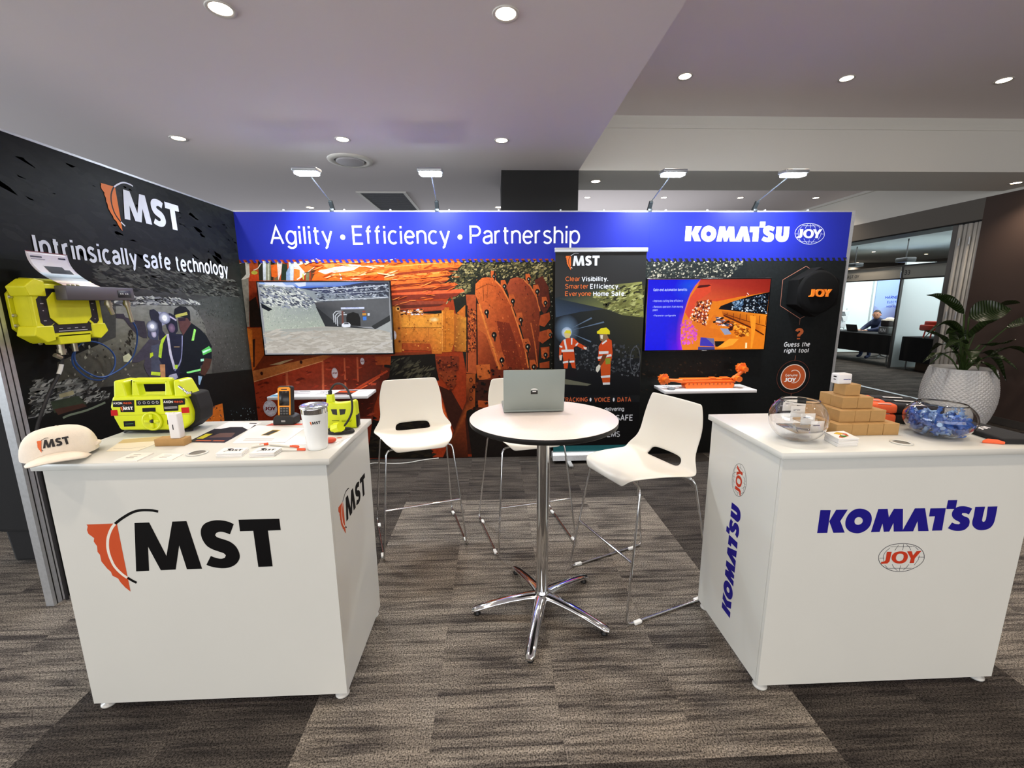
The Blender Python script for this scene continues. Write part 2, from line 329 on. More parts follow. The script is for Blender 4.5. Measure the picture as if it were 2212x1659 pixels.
def norm(L):
    xs=[p[0] for k,P,c in L for p in P]; ys=[p[1] for k,P,c in L for p in P]; x0=min(xs); w=max(xs)-x0; y0=min(ys)
    return [(k,[((p[0]-x0)/w,(p[1]-y0)/w) for p in P],c) for k,P,c in L]
def smoothed(P,closed=True):
    """rounds the gentle turns of an outline and keeps its sharp corners"""
    n=len(P); V=[Vector(p) for p in P]; soft=[]
    for i in range(n):
        a=(V[i]-V[i-1]); b=(V[(i+1)%n]-V[i]); soft.append(a.length>1e-9 and b.length>1e-9 and a.angle(b)<.72)
    out=[]
    for i in range(n):
        p1,p2=V[i],V[(i+1)%n]; L=(p2-p1).length
        if not(soft[i] or soft[(i+1)%n]): out.append(tuple(p1)); continue
        m1=(p2-V[i-1]).normalized()*L if soft[i] else (p2-p1); m2=(V[(i+2)%n]-p1).normalized()*L if soft[(i+1)%n] else (p2-p1)
        for k in range(4):
            t=k/4; out.append(tuple(p1*(2*t**3-3*t*t+1)+m1*(t**3-2*t*t+t)+p2*(-2*t**3+3*t*t)+m2*(t**3-t*t)))
    return out
def smooth_logo(L):
    out=[]
    for k,P,c in L:
        if k=='p' and c!='o' and len(P)>14: P=smoothed(P)
        elif k=='r': n=len(P)//2; P=smoothed(P[:n])+smoothed(P[n:])
        elif k[0]=='.' and len(P)>3: P=[tuple(q[:2]) for q in smoothp([(p[0],p[1],0) for p in P],4)]
        out.append((k,P,c))
    return out
def ell(c,rx,ry,n=28,sh=0): return [(c[0]+rx*math.cos(2*PI*i/n)+sh*ry*math.sin(2*PI*i/n),c[1]+ry*math.sin(2*PI*i/n)) for i in range(n)]
MST=norm([('p',[(-1.4445,0.7782),(-1.3407,0.7796),(-1.3385,0.5108),(-1.3542,0.5276),(-1.3674,0.5491),(-1.3731,0.5646),(-1.391,0.5767),(-1.3934,0.592),(-1.4043,0.6056),(-1.4192,0.6343),(-1.4196,0.6605),(-1.4258,0.6719),(-1.4236,0.6941),(-1.4317,0.7128),(-1.4279,0.7255),(-1.4444,0.7425),(-1.4466,0.7572),(-1.4415,0.7716)],'o'),
 ('.014',[(-1.1929,0.8207),(-1.2133,0.8256),(-1.2341,0.8272),(-1.2504,0.827),(-1.267,0.8245),(-1.2841,0.8185),(-1.3018,0.8093),(-1.327,0.7937),(-1.3474,0.778)],'k'),
 ('.014',[(-1.3474,0.778),(-1.3573,0.7673),(-1.3659,0.7548),(-1.3745,0.7386),(-1.3812,0.7223),(-1.3856,0.704),(-1.3881,0.6856),(-1.3883,0.6688),(-1.3866,0.652),(-1.3835,0.635),(-1.3791,0.618),(-1.3722,0.6037),(-1.3638,0.591),(-1.3533,0.5781),(-1.3412,0.5666)],'w'),
 ('.014',[(-1.3395,0.5665),(-1.3263,0.5554),(-1.3113,0.5453)],'k'),
 ('p',[(-1.2806,0.7797),(-1.23,0.7801),(-1.1906,0.6487),(-1.1505,0.7814),(-1.1013,0.7819),(-1.0731,0.5938),(-1.1268,0.5936),(-1.1401,0.6883),(-1.1662,0.5938),(-1.2189,0.5925),(-1.2487,0.6868),(-1.2599,0.592),(-1.3057,0.5909)],'k'),
 ('p',[(-0.9396,0.7655),(-0.9577,0.7262),(-0.975,0.7341),(-0.9911,0.7372),(-1.0049,0.7332),(-1.0101,0.7241),(-1.0037,0.7165),(-0.988,0.7097),(-0.9627,0.6985),(-0.9448,0.6811),(-0.9356,0.6601),(-0.9339,0.6374),(-0.9421,0.6187),(-0.9574,0.604),(-0.9787,0.5952),(-1.0025,0.5933),(-1.0288,0.598),(-1.045,0.6031),(-1.0559,0.6092),(-1.0357,0.6437),(-1.0206,0.6364),(-1.0011,0.6313),(-0.9872,0.6354),(-0.9827,0.6447),(-0.9884,0.6524),(-1.0042,0.6597),(-1.0263,0.6698),(-1.0444,0.6842),(-1.0561,0.7088),(-1.0588,0.7311),(-1.0548,0.7512),(-1.0434,0.7674),(-1.0257,0.7772),(-1.002,0.782),(-0.979,0.7809),(-0.9567,0.7752)],'k'),
 ('p',[(-0.9211,0.7822),(-0.7785,0.7819),(-0.778,0.7376),(-0.8232,0.737),(-0.822,0.5949),(-0.8733,0.5944),(-0.8748,0.7375),(-0.9214,0.7373)],'k')])
KOM=norm([('p',[(1.2104,0.786),(1.2494,0.7849),(1.2484,0.6942),(1.2097,0.6946)],'k'),('p',[(1.2696,0.7854),(1.3136,0.7849),(1.2915,0.74),(1.3147,0.6933),(1.2716,0.6938),(1.2496,0.7404)],'k'),
 ('r',[(1.3535,0.788),(1.3719,0.7858),(1.3897,0.7783),(1.4034,0.765),(1.4099,0.749),(1.4105,0.7295),(1.4047,0.712),(1.3916,0.6981),(1.3725,0.6898),(1.3522,0.6904),(1.3325,0.6981),(1.3168,0.7145),(1.3114,0.7341),(1.3133,0.7517),(1.3209,0.769),(1.3356,0.7826),(1.3591,0.7539),(1.3668,0.7523),(1.3724,0.7483),(1.3759,0.7429),(1.377,0.7375),(1.3758,0.7316),(1.3721,0.7271),(1.3668,0.7244),(1.3609,0.7235),(1.3546,0.7248),(1.3494,0.7288),(1.3466,0.7338),(1.3457,0.7402),(1.3469,0.7462),(1.3496,0.7503),(1.3539,0.753)],'k'),
 ('p',[(1.429,0.7842),(1.4646,0.784),(1.4747,0.7496),(1.4888,0.7837),(1.5232,0.7827),(1.5366,0.6975),(1.5686,0.7833),(1.6075,0.7829),(1.6374,0.6902),(1.597,0.691),(1.5876,0.7316),(1.5776,0.6909),(1.5025,0.692),(1.4959,0.7271),(1.4855,0.6925),(1.4645,0.6921),(1.4542,0.7258),(1.4483,0.6922),(1.4151,0.6921)],'k'),
 ('p',[(1.628,0.7817),(1.6874,0.7811),(1.6892,0.6912),(1.6502,0.6913),(1.6514,0.7493),(1.6287,0.7492)],'k'),('p',[(1.6901,0.8122),(1.7256,0.812),(1.7256,0.7766),(1.6897,0.7775)],'k'),
 ('p',[(1.7896,0.7762),(1.7812,0.7528),(1.7682,0.7584),(1.7545,0.7588),(1.7538,0.7535),(1.7636,0.7469),(1.7823,0.7385),(1.7902,0.7241),(1.7903,0.7062),(1.7775,0.6922),(1.7578,0.6874),(1.7333,0.6899),(1.7103,0.6995),(1.7221,0.7224),(1.7351,0.7167),(1.7492,0.7145),(1.7544,0.7179),(1.751,0.7234),(1.7359,0.731),(1.7218,0.742),(1.7151,0.7564),(1.7179,0.7722),(1.7309,0.7842),(1.7524,0.7871),(1.7736,0.783)],'k'),
 ('p',[(1.8002,0.783),(1.8384,0.783),(1.8375,0.7281),(1.8422,0.7215),(1.8488,0.7231),(1.8519,0.733),(1.8487,0.7828),(1.8863,0.7828),(1.8872,0.7285),(1.883,0.7071),(1.8703,0.6931),(1.8439,0.6874),(1.8222,0.6927),(1.8055,0.7075),(1.8006,0.7238),(1.8015,0.7451)],'k')])
_el=[(1.5496,0.6435),(1.5813,0.6386),(1.609,0.6268),(1.6292,0.6098),(1.6393,0.5894),(1.6397,0.5691),(1.6272,0.5511),(1.6054,0.537),(1.5792,0.5275),(1.5502,0.5251),(1.5199,0.5306),(1.4938,0.5426),(1.4722,0.5599),(1.4607,0.5804),(1.46,0.6006),(1.4728,0.622),(1.4928,0.6358),(1.5191,0.6423)]
GLB=[('.012',_el+[_el[0]],'l'),('.008',[(1.4986,0.6313),(1.5862,0.6301)],'l'),('.008',[(1.4993,0.5405),(1.5983,0.538)],'l'),
 ('.008',[(1.5493,0.6413),(1.5501,0.6159)],'l'),('.008',[(1.5517,0.5517),(1.5508,0.5277)],'l'),('.008',[(1.53,0.6383),(1.5183,0.6151)],'l'),('.008',[(1.5589,0.6392),(1.5725,0.6298),(1.5818,0.6149)],'l'),
 ('.008',[(1.5874,0.6329),(1.6007,0.6253),(1.6111,0.6147)],'l'),('.008',[(1.5173,0.5577),(1.5265,0.5433),(1.5425,0.5298)],'l'),('.008',[(1.5843,0.5555),(1.5769,0.5417),(1.5648,0.531)],'l'),('.008',[(1.6195,0.5918),(1.6182,0.5735),(1.6063,0.5518)],'l'),
 ('.008',[(1.4825,0.5706),(1.4777,0.5927),(1.4831,0.6107),(1.4977,0.6266)],'l'),('.008',[(1.4883,0.5557),(1.5007,0.5423)],'l'),('.008',[(1.4624,0.5851),(1.4821,0.5845)],'l'),('.008',[(1.6163,0.5846),(1.6389,0.5839)],'l')]
JL=[('p',[(1.4881,0.6113),(1.5071,0.6107),(1.505,0.5698),(1.4977,0.5616),(1.472,0.5606),(1.4724,0.5691),(1.4842,0.5705),(1.4886,0.5759)],'r'),
 ('r',[(1.5447,0.611),(1.5582,0.6084),(1.5688,0.6008),(1.5741,0.5896),(1.5738,0.5768),(1.5677,0.566),(1.5548,0.5601),(1.5393,0.5603),(1.5246,0.5655),(1.5145,0.575),(1.5103,0.5862),(1.512,0.5971),(1.5198,0.6059),(1.5311,0.6103),(1.5435,0.6016),(1.5507,0.5999),(1.5558,0.5957),(1.5581,0.5883),(1.5578,0.5799),(1.5543,0.5737),(1.5473,0.5703),(1.5404,0.5702),(1.5337,0.5733),(1.5293,0.5793),(1.5278,0.5863),(1.529,0.594),(1.5329,0.5993),(1.5377,0.6014)],'r'),
 ('p',[(1.5679,0.6099),(1.586,0.6104),(1.5943,0.5919),(1.6051,0.6098),(1.6245,0.6107),(1.6034,0.5795),(1.6031,0.5604),(1.5858,0.5606),(1.5877,0.58)],'r')]
JOY=norm(GLB+JL); JOYT=norm(JL)
MST,KOM,JOY,JOYT=[smooth_logo(q) for q in (MST,KOM,JOY,JOYT)]
PR=print_mat('vinyl_print',.45,.02,30)
INK={'o':'#c8532e','k':'#0c0b0c','w':'#e9e6dc'}; INKW={'o':'#ee8038','k':'#eef2fa','w':'#1d1714'}
WHITE=M('white_laminate','#d8d9d3',.35,noise=.015,nscale=3)
ALU=M('brushed_aluminium','#c6c9cc',.42,.65,noise=.08,nscale=60); CHROME=M('chrome','#e6e8ea',.07,1); DARK=M('dark_plastic','#121213',.45)
# ---------------- large structure ----------------
LOZ,HIZ=2.90,3.40
CEIL=M('ceiling_paint','#ddd5d6',.8,noise=.012,nscale=1.5)
CEILW=M('ceiling_paint_grey','#e3e0d8',.8)
CEILP=M('ceiling_paint_hall','#e6dcda',.8)
def carpet(name,la,lb,da,db,tile=True):
    m=bpy.data.materials.new(name); m.use_nodes=True; nt=m.node_tree; N=nt.nodes.new; L=nt.links.new; b=nt.nodes['Principled BSDF']
    b.inputs['Roughness'].default_value=.95; b.inputs['Specular IOR Level'].default_value=.1
    g=N('ShaderNodeNewGeometry'); oi=N('ShaderNodeObjectInfo'); sp=N('ShaderNodeSeparateColor'); L(oi.outputs['Color'],sp.inputs[0])
    off=N('ShaderNodeVectorMath'); off.operation='MULTIPLY_ADD'; L(oi.outputs['Color'],off.inputs[0]); off.inputs[1].default_value=(0,37,19); L(g.outputs['Position'],off.inputs[2])
    mp=N('ShaderNodeMapping'); mp.inputs['Scale'].default_value=(2.3,44,1); L(off.outputs[0],mp.inputs['Vector'])
    n=N('ShaderNodeTexNoise'); n.inputs['Scale'].default_value=1; n.inputs['Detail'].default_value=5; n.inputs['Roughness'].default_value=.62; n.inputs['Distortion'].default_value=.5; L(mp.outputs[0],n.inputs['Vector'])
    mp3=N('ShaderNodeMapping'); mp3.inputs['Scale'].default_value=(3,6,1); L(off.outputs[0],mp3.inputs['Vector'])
    n3=N('ShaderNodeTexNoise'); n3.inputs['Scale'].default_value=1; n3.inputs['Detail'].default_value=2; L(mp3.outputs[0],n3.inputs['Vector'])
    ad=N('ShaderNodeMath'); ad.operation='MULTIPLY_ADD'; L(n3.outputs['Fac'],ad.inputs[0]); ad.inputs[1].default_value=.45; L(n.outputs['Fac'],ad.inputs[2])
    cr=N('ShaderNodeValToRGB'); e=cr.color_ramp.elements; e[0].position=.56; e[1].position=.90
    e[0].color=(0,0,0,1); e[1].color=(1,1,1,1); L(ad.outputs[0],cr.inputs[0])
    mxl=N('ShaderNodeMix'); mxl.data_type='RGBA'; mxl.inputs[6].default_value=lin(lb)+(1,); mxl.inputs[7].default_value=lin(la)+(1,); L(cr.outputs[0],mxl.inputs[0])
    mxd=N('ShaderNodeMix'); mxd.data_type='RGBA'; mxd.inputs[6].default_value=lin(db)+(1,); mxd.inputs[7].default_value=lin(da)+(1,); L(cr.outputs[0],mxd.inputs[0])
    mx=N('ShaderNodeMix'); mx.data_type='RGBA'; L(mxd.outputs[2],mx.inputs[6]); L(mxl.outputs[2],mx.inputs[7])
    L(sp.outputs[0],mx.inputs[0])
    # woven loops
    w=N('ShaderNodeTexNoise'); w.inputs['Scale'].default_value=170; w.inputs['Detail'].default_value=2; L(g.outputs['Position'],w.inputs['Vector'])
    wr=N('ShaderNodeMapRange'); wr.inputs['From Min'].default_value=.35; wr.inputs['From Max'].default_value=.65; wr.inputs['To Min'].default_value=.30; wr.inputs['To Max'].default_value=1.75; L(w.outputs['Fac'],wr.inputs['Value'])
    sc=N('ShaderNodeVectorMath'); sc.operation='SCALE'; L(mx.outputs[2],sc.inputs[0]); L(wr.outputs[0],sc.inputs['Scale']); L(sc.outputs[0],b.inputs['Base Color'])
    bp=N('ShaderNodeBump'); bp.inputs['Strength'].default_value=.5; bp.inputs['Distance'].default_value=.003; L(w.outputs['Fac'],bp.inputs['Height']); L(bp.outputs[0],b.inputs['Normal'])
    return m
CARPET=carpet('carpet','#827b72','#3c3836','#46413d','#262322')
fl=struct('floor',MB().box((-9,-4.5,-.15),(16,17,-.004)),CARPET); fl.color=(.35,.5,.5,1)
TX,TY=.4825,.514
tm=MB().rbox((0,0,-.006),(TX-.0003,TY-.0003,0),.0004,1,smooth=False).mesh('carpet_tile',CARPET)
Rt=random.Random(3)
for i in range(-6,12):
    for j in range(-2,6):
        x=-.7375+i*TX; y=1.215+j*TY
        if x<-3.7: continue
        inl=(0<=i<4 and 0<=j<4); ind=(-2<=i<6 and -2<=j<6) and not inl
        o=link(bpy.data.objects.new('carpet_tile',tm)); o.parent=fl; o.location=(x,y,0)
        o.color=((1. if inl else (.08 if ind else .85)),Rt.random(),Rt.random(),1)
# ceilings: low slab on the left, raised tray on the right, dropped beam across
struct('ceiling',MB().box((-9,-4.5,LOZ),(.88,4.74,LOZ+.6)).box((-9,4.74,LOZ),(.88,17,LOZ+.6)),CEIL)
struct('ceiling',MB().box((.88,4.74,LOZ),(9.2,5.53,HIZ)),CEILW)
struct('ceiling',MB().box((.88,-4.5,HIZ),(6.4,17,HIZ+.1)),CEILP)
c1=MB()
for (y,z0,z1) in ((4.74,3.33,3.40),(4.74,3.30,3.33)):
    d=.05 if z1>3.35 else .022
    c1.prism([(y-d,z1),(y,z1),(y,z0),(y-.012,z0)],lambda a,b:(.88,a,b),lambda a,b:(6.4,a,b))
struct('trim_1',c1,CEILW)
struct('trim_2',MB().box((6.35,-4.5,3.36),(6.4,4.74,3.40)).box((6.35,5.53,3.36),(6.4,17,3.40)),CEILW)
# right wall: white above, brown paint below, wide doorway with folding doors stacked at its near jamb
BROWN=M('brown_wall_paint','#4a3a33',.62,noise=.03,nscale=2,bump=.3,bscale=300); HEAD=M('grey_header_paint','#6b665f',.6)
rw=MB().box((6.4,-4.5,0),(6.55,5.72,2.87),0).box((6.4,5.72,2.60),(6.9,11.5,2.87),1).box((6.4,-4.5,2.87),(6.9,17,3.40),2).box((6.4,11.5,0),(6.9,17,2.87),0)
struct('wall_right',rw,[BROWN,HEAD,CEILW])
struct('baseboard_right',MB().box((6.385,-4.5,0),(6.4,5.72,.09)),M('baseboard_dark','#4b4743',.5))
struct('trim_3',MB().box((6.72,5.7,0),(6.80,11.5,.006)),ALU)   # floor track of the folding doors
struct('trim_4',MB().box((6.45,5.72,2.585),(6.85,11.5,2.60)),M('black_track','#0d0d0d',.5))
# column rising behind the booth
struct('wall_column',MB().box((.085,4.74,0),(.88,5.5,LOZ)),M('black_column_paint','#0d0c0c',.7))
# hall behind, far walls and the neighbouring room seen through the doorway
OFF=M('hall_wall_paint','#77716c',.8)
struct('wall_back_hall',MB().box((-9,17,0),(16,17.2,3.6)),OFF)
struct('wall_left_hall',MB().box((-9.2,-4.5,0),(-9,17,3.6)),OFF)
c2=struct('ceiling',MB().box((6.9,-4.5,3.0),(16,17,3.1)),M('ceiling_paint_next_room','#c9d0d2',.8))
struct('wall_right_next_room',MB().box((15.9,-4.5,0),(16,17,3.6)),OFF)

# ---------------- booth walls ----------------
def post(x0,y0,x1,y1,z1,name='post',parent=None,**k):
    mb=MB(); mb.box((x0,y0,0),(x1,y1,z1),0)
    # slots of the aluminium extrusion
    if y1-y0>x1-x0:
        for q in (.3,.62): yy=y0+(y1-y0)*q; mb.box((x1,yy,0),(x1+.001,yy+.006,z1),1); 
    else:
        for q in (.3,.62): xx=x0+(x1-x0)*q; mb.box((xx,y0-.001,0),(xx+.006,y0,z1),1)
    return mb.build(name,[ALU,DARK],parent,**k)
BLACKV=M('black_vinyl','#1b1d1f',.5)
wb=struct('wall_back',MB().box((-2.37,4.2535,0),(3.44,4.31,2.4)),BLACKV)
MB().box((-2.37,4.2525,2.4),(3.44,4.315,2.412)).build('top_rail',ALU,wb)
post(3.44,4.2525,3.475,4.315,2.412,'end_post',wb)
MB().box((-2.37,4.2525,0),(3.44,4.2535,.012)).build('bottom_rail',DARK,wb)
for x in (-1.93,-.96,.04,1.03,2.02,3.0,-1.38,-.42,.62,1.62,2.58): MB().box((x,4.255,2.412),(x+.014,4.27,2.424)).build('rail_clip',M('clear_clip','#dfe6ea',.3),wb)
wl=struct('wall_left',MB().box((-2.43,2.20,0),(-2.3705,4.2535,2.4)),M('left_panel_core','#1d2022',.5))
MB().box((-2.435,2.2,2.4),(-2.365,4.2535,2.412)).build('top_rail',ALU,wl)
MB().box((-2.408,2.135,0),(-2.368,2.205,2.412),0).box((-2.368,2.152,0),(-2.3672,2.157,2.4),1).box((-2.368,2.180,0),(-2.3672,2.185,2.4),1).build('end_post',[ALU,DARK],wl)

# --- back wall print
a=Art(F_BK,clip=(-2.37,3.44,.005,2.4))
# blue header band, one seam
hb=Art(F_BK,.0003); hb.poly([(-2.37,1.978),(3.44,1.978),(3.44,2.4),(-2.37,2.4)],'#232c98'); hb.poly([(1.478,1.978),(1.484,1.978),(1.484,2.4),(1.478,2.4)],'#1f2986'); hb.build('header_band',PR,wb)
# orange machine background down to the floor
a.poly([(-2.37,.01),(.56,.01),(.56,1.978),(-2.37,1.978)],'#9c3716')
# upper left hoses and pipes
a.poly([(-2.3726,1.9722),(-1.7613,1.97),(-1.8331,1.7837),(-2.3728,1.7866)],'#b04a20')
a.poly([(-2.3714,1.9459),(-2.2809,1.9587),(-2.288,1.8218),(-2.3723,1.791)],'#c9c3b4'); a.poly([(-2.3719,1.9415),(-2.3175,1.9501),(-2.3206,1.8486),(-2.3712,1.7999)],'#3a3830')
a.poly([(-2.3717,1.7955),(-2.3025,1.8129),(-2.3468,1.3591),(-2.3696,1.3593)],'#8c8577'); a.poly([(-2.2904,1.8395),(-2.2089,1.848),(-2.2115,1.7857),(-2.3012,1.7862)],'#c8421a')
a.poly([(-2.3012,1.7862),(-2.2025,1.7857),(-2.2234,1.3579),(-2.3427,1.3544)],'#8a2f12'); a.poly([(-2.3233,1.5974),(-2.2549,1.6422),(-2.2142,1.3579),(-2.3427,1.3544)],'#2a1a10')
a.poly([(-2.2003,1.9628),(-2.1468,1.9626),(-2.1661,1.7899),(-2.2065,1.7902)],'#2c2c22')
for p,c in (([(-2.1552,1.967),(-2.1267,1.9669),(-2.1463,1.7898),(-2.1706,1.79)],'#cfd8e0'),([(-2.1267,1.9669),(-2.0839,1.9668),(-2.1031,1.7896),(-2.1463,1.7898)],'#8d917c'),([(-2.1089,1.9669),(-2.0982,1.9668),(-2.1175,1.7897),(-2.1265,1.7897)],'#c8ccba'),
  ([(-2.0844,1.9624),(-2.0487,1.9623),(-2.0762,1.7895),(-2.1031,1.7896)],'#2d2b20'),([(-2.0496,1.9535),(-1.9875,1.9488),(-2.0221,1.7892),(-2.0672,1.7894)],'#6b5a40'),([(-2.0859,1.9316),(-2.0291,1.9358),(-2.0282,1.8338),(-2.0508,1.8161),(-2.0903,1.8252)],'#d35f1e'),
  ([(-2.0263,1.9622),(-1.9776,1.9576),(-1.9972,1.8559),(-2.0312,1.7892)],'#d8c8c0'),([(-1.979,1.9444),(-1.9351,1.9354),(-1.941,1.7888),(-2.0086,1.7891)],'#243226'),([(-1.9194,1.9574),(-1.8702,1.9572),(-1.8914,1.7885),(-1.9248,1.7887)],'#c3cede'),([(-1.9513,1.8646),(-1.9091,1.9265),(-1.9212,1.7886),(-1.9591,1.7888)],'#7d93b4'),
  ([(-1.8702,1.9572),(-1.7076,1.9681),(-1.6762,1.9167),(-1.8314,1.8016),(-1.8869,1.7885)],'#e9ddcf'),([(-1.875,1.9086),(-1.8219,1.8995),(-1.8327,1.7882),(-1.8869,1.7885)],'#e07a30'),([(-1.8283,1.9261),(-1.7262,1.9611),(-1.6664,1.9255),(-1.7721,1.8549)],'#db6a28'),
  ([(-1.7668,1.8638),(-1.7344,1.8725),(-1.7467,1.7877),(-1.7784,1.7879)],'#6d6d50'),([(-1.7192,1.8902),(-1.6872,1.8945),(-1.6969,1.7875),(-1.7313,1.7876)],'#5a3a24'),([(-1.6966,1.8411),(-1.5733,1.8539),(-1.5699,1.7868),(-1.6969,1.7875)],'#c8c4bc'),([(-1.6884,1.8322),(-1.6284,1.8453),(-1.6287,1.7898),(-1.6786,1.7901)],'#38343a')):
    a.poly(p,c)
a.line([(-2.2495,1.8837),(-2.2073,1.9012),(-2.176,1.9407),(-2.1468,1.9626)],.008,'#d8cfc0',4); a.line([(-1.8759,1.8998),(-1.8228,1.8907),(-1.8037,1.855),(-1.8301,1.815),(-1.8589,1.7973)],.01,'#e8e0da',4); a.line([(-1.7902,1.855),(-1.7073,1.8724),(-1.6504,1.9032)],.006,'#3a2a20',4)
a.disc([(-2.2431,1.8615)][0],.03,.018,'#b8b444',8); a.disc([(-1.7976,1.8238)][0],.008,.03,'#c8c25a',8)
# long sweeping orange beams and the numbered fingers
a.poly([(-1.7255,1.9681),(-0.9056,1.9652),(-0.9235,1.6425),(-1.0133,1.7793),(-1.7241,1.7876),(-1.6696,1.89)],'#e2641f')
a.poly([(-1.6622,1.8722),(-1.3673,1.9376),(-1.2504,1.9238),(-1.3263,1.8796),(-1.5922,1.8451)],'#f0e3d2'); a.poly([(-1.5563,1.8405),(-1.1901,1.8745),(-0.9099,1.8867),(-0.9117,1.8554),(-1.2844,1.8302),(-1.5135,1.8089)],'#f58a3c')
a.poly([(-1.6832,1.9388),(-1.365,1.9668),(-1.1839,1.9662),(-1.5514,1.8984)],'#f08b46'); a.poly([(-1.4391,1.831),(-1.4645,1.8534),(-1.4374,1.7951),(-1.4597,1.7997)],'#e9e4e4')
a.poly([(-1.4226,1.8085),(-0.9127,1.8374),(-0.9155,1.7861),(-1.3791,1.7831)],'#c8480f'); a.line([(-1.6433,1.881),(-1.2783,1.915),(-0.9134,1.9225)],.008,'#ffd2a0')
a.poly([(-1.0073,1.7865),(-0.9149,1.7969),(-0.924,1.6333),(-0.9989,1.6338)],'#8e3216'); a.poly([(-1.0035,1.6339),(-0.9225,1.6608),(-0.9296,1.5322),(-0.9909,1.5327)],'#4b2016')
# dark foliage behind the drum
a.poly([(-0.4863,1.9672),(0.5855,1.9634),(0.6039,0.379),(-0.3073,0.3954),(-0.2939,0.8969),(-0.405,1.6391),(-0.5334,1.6949)],'#1c1e17')
a.scatter([(-0.3759,1.9651),(0.5808,1.9616),(0.5845,1.6326),(0.3945,1.6892),(0.1596,1.8096),(-0.1858,1.8113),(-0.2549,1.6565),(-0.4635,1.5657)],1900,.011,['#6d6440','#4b472f','#8b8052','#33331f','#2a2d1e','#a09468','#20231a','#55502f'],1.8,.5)
for body,shade,c1,c2 in (([(-1.0357,1.9541),(-0.523,1.9674),(-0.3392,1.9631),(-0.2985,1.9335),(-0.3315,1.9112),(-1.0426,1.8425)],[(-1.0426,1.8425),(-0.3315,1.9112),(-0.3557,1.8753),(-1.0439,1.8201)],'#ea7024','#8a3218'),
  ([(-1.0439,1.8201),(-0.4528,1.8713),(-0.4028,1.8485),(-0.4267,1.826),(-1.0464,1.7795)],[(-1.0462,1.784),(-0.4267,1.826),(-0.4551,1.8081),(-1.0473,1.766)],'#ee7a2c','#7c2d16'),
  ([(-1.0467,1.775),(-0.455,1.8108),(-0.4293,1.8016),(-0.4466,1.7836),(-1.0491,1.7361)],[(-1.0123,1.7359),(-0.4466,1.7836),(-0.4752,1.7629),(-0.9954,1.7113)],'#e0682a','#7c2d16'),
  ([(-1,1.7113),(-0.3824,1.7624),(-0.3504,1.744),(-0.3787,1.7305),(-0.9966,1.6904)],[(-0.9966,1.6904),(-0.3787,1.7305),(-0.4029,1.7032),(-0.9981,1.6658)],'#e9642c','#84301a'),
  ([(-1.0027,1.6658),(-0.3097,1.7008),(-0.287,1.6796),(-0.3294,1.6643),(-0.9993,1.6448)],[(-0.9993,1.6448),(-0.3294,1.6643),(-0.3677,1.6342),(-0.4806,1.612),(-1.0017,1.6045)],'#dd5d34','#7a2c1c'),
  ([(-1.0021,1.5972),(-0.5002,1.5863),(-0.4632,1.575),(-0.5011,1.5614),(-1.0048,1.5512)],[(-1.0048,1.5512),(-0.5011,1.5614),(-0.5299,1.5431),(-0.9977,1.5142)],'#8a3c28','#5a2418'),
  ([(-1.007,1.5143),(-0.4926,1.5382),(-0.4462,1.5239),(-0.5127,1.5012),(-0.9897,1.491)],[(-0.7476,1.4845),(-0.5127,1.5012),(-0.5047,1.4639),(-0.748,1.4752)],'#a24428','#15120f')):
    a.poly(shade,c2); a.poly(body,c1)
for p,q,r in (([(-1.0387,1.9051),(-0.3948,1.9517)],.007,'#ff9c50'),([(-1.042,1.8515),(-0.5255,1.903)],.005,'#c2501c'),([(-1.0447,1.8084),(-0.4533,1.8596)],.004,'#ffa45c')): a.line(p,q,r)
for t,b,w,h in (('034',[(-0.4401,1.9206)][0],.075,.028),('044',[(-0.5067,1.8373)][0],.075,.028),('071',[(-0.4362,1.7354)][0],.065,.024)): a.text(t,b[0],b[0]+w,b[1],h,'#8c3a14')
for c in [(-0.7062,1.9109),(-0.6243,1.8513),(-0.6983,1.7849),(-0.6931,1.735),(-0.6004,1.6934)]: a.ring(c,(.010,.010),(.015,.015),'#9c4420',12)
a.poly([(-1.0083,1.4912),(-0.8783,1.4855),(-0.7387,1.4751),(-0.5047,1.4639),(-0.5057,1.4359),(-1.002,1.44)],'#b8602a')
# gearbox housing
a.poly([(-0.9961,1.5419),(-0.9171,1.5413),(-0.8957,1.4205),(-0.9204,1.0508),(-0.9946,1.0805),(-1.0006,1.384)],'#b36a22'); a.poly([(-1.003,1.0998),(-0.6137,1.0953),(-0.6439,1.0571),(-0.9204,1.0508),(-0.9963,1.0517)],'#7c3416')
a.poly([(-0.9254,1.4766),(-0.6363,1.4603),(-0.5138,1.4733),(-0.5284,1.0799),(-0.6238,1.081),(-0.6386,1.1819),(-0.9131,1.1849)],['#d98a32','#dd8f34','#e39a3c','#d0782a','#c86c24','#c8702a','#c06824'])
a.poly([(-0.9041,1.4392),(-0.5155,1.4266),(-0.5189,1.3345),(-0.9067,1.3382)],'#dd9236'); a.disc([(-0.5913,1.4132)][0],.05,.024,'#f0d8a4',14,0,'#dd9a40')
a.poly([(-0.9034,1.1896),(-0.6386,1.1819),(-0.6226,1.1099),(-0.907,1.1227)],'#a4481c'); a.line([(-0.9049,1.3381),(-0.5236,1.3346)],.004,'#6b3a14'); a.line([(-0.6493,1.332),(-0.6551,1.1964),(-0.9121,1.2039)],.004,'#7d4518')
a.poly([(-0.5146,1.5012),(-0.3953,1.5021),(-0.4055,1.1842),(-0.4321,1.0981),(-0.5278,1.0943)],'#c97422'); a.poly([(-0.4836,1.5288),(-0.4414,1.5285),(-0.4425,1.496),(-0.4941,1.4964)],'#c06c24'); a.poly([(-0.3963,1.4723),(-0.2795,1.4339),(-0.2885,1.0964),(-0.4081,1.1026)],['#b06020','#d08a30','#c97c2a','#96501c'])
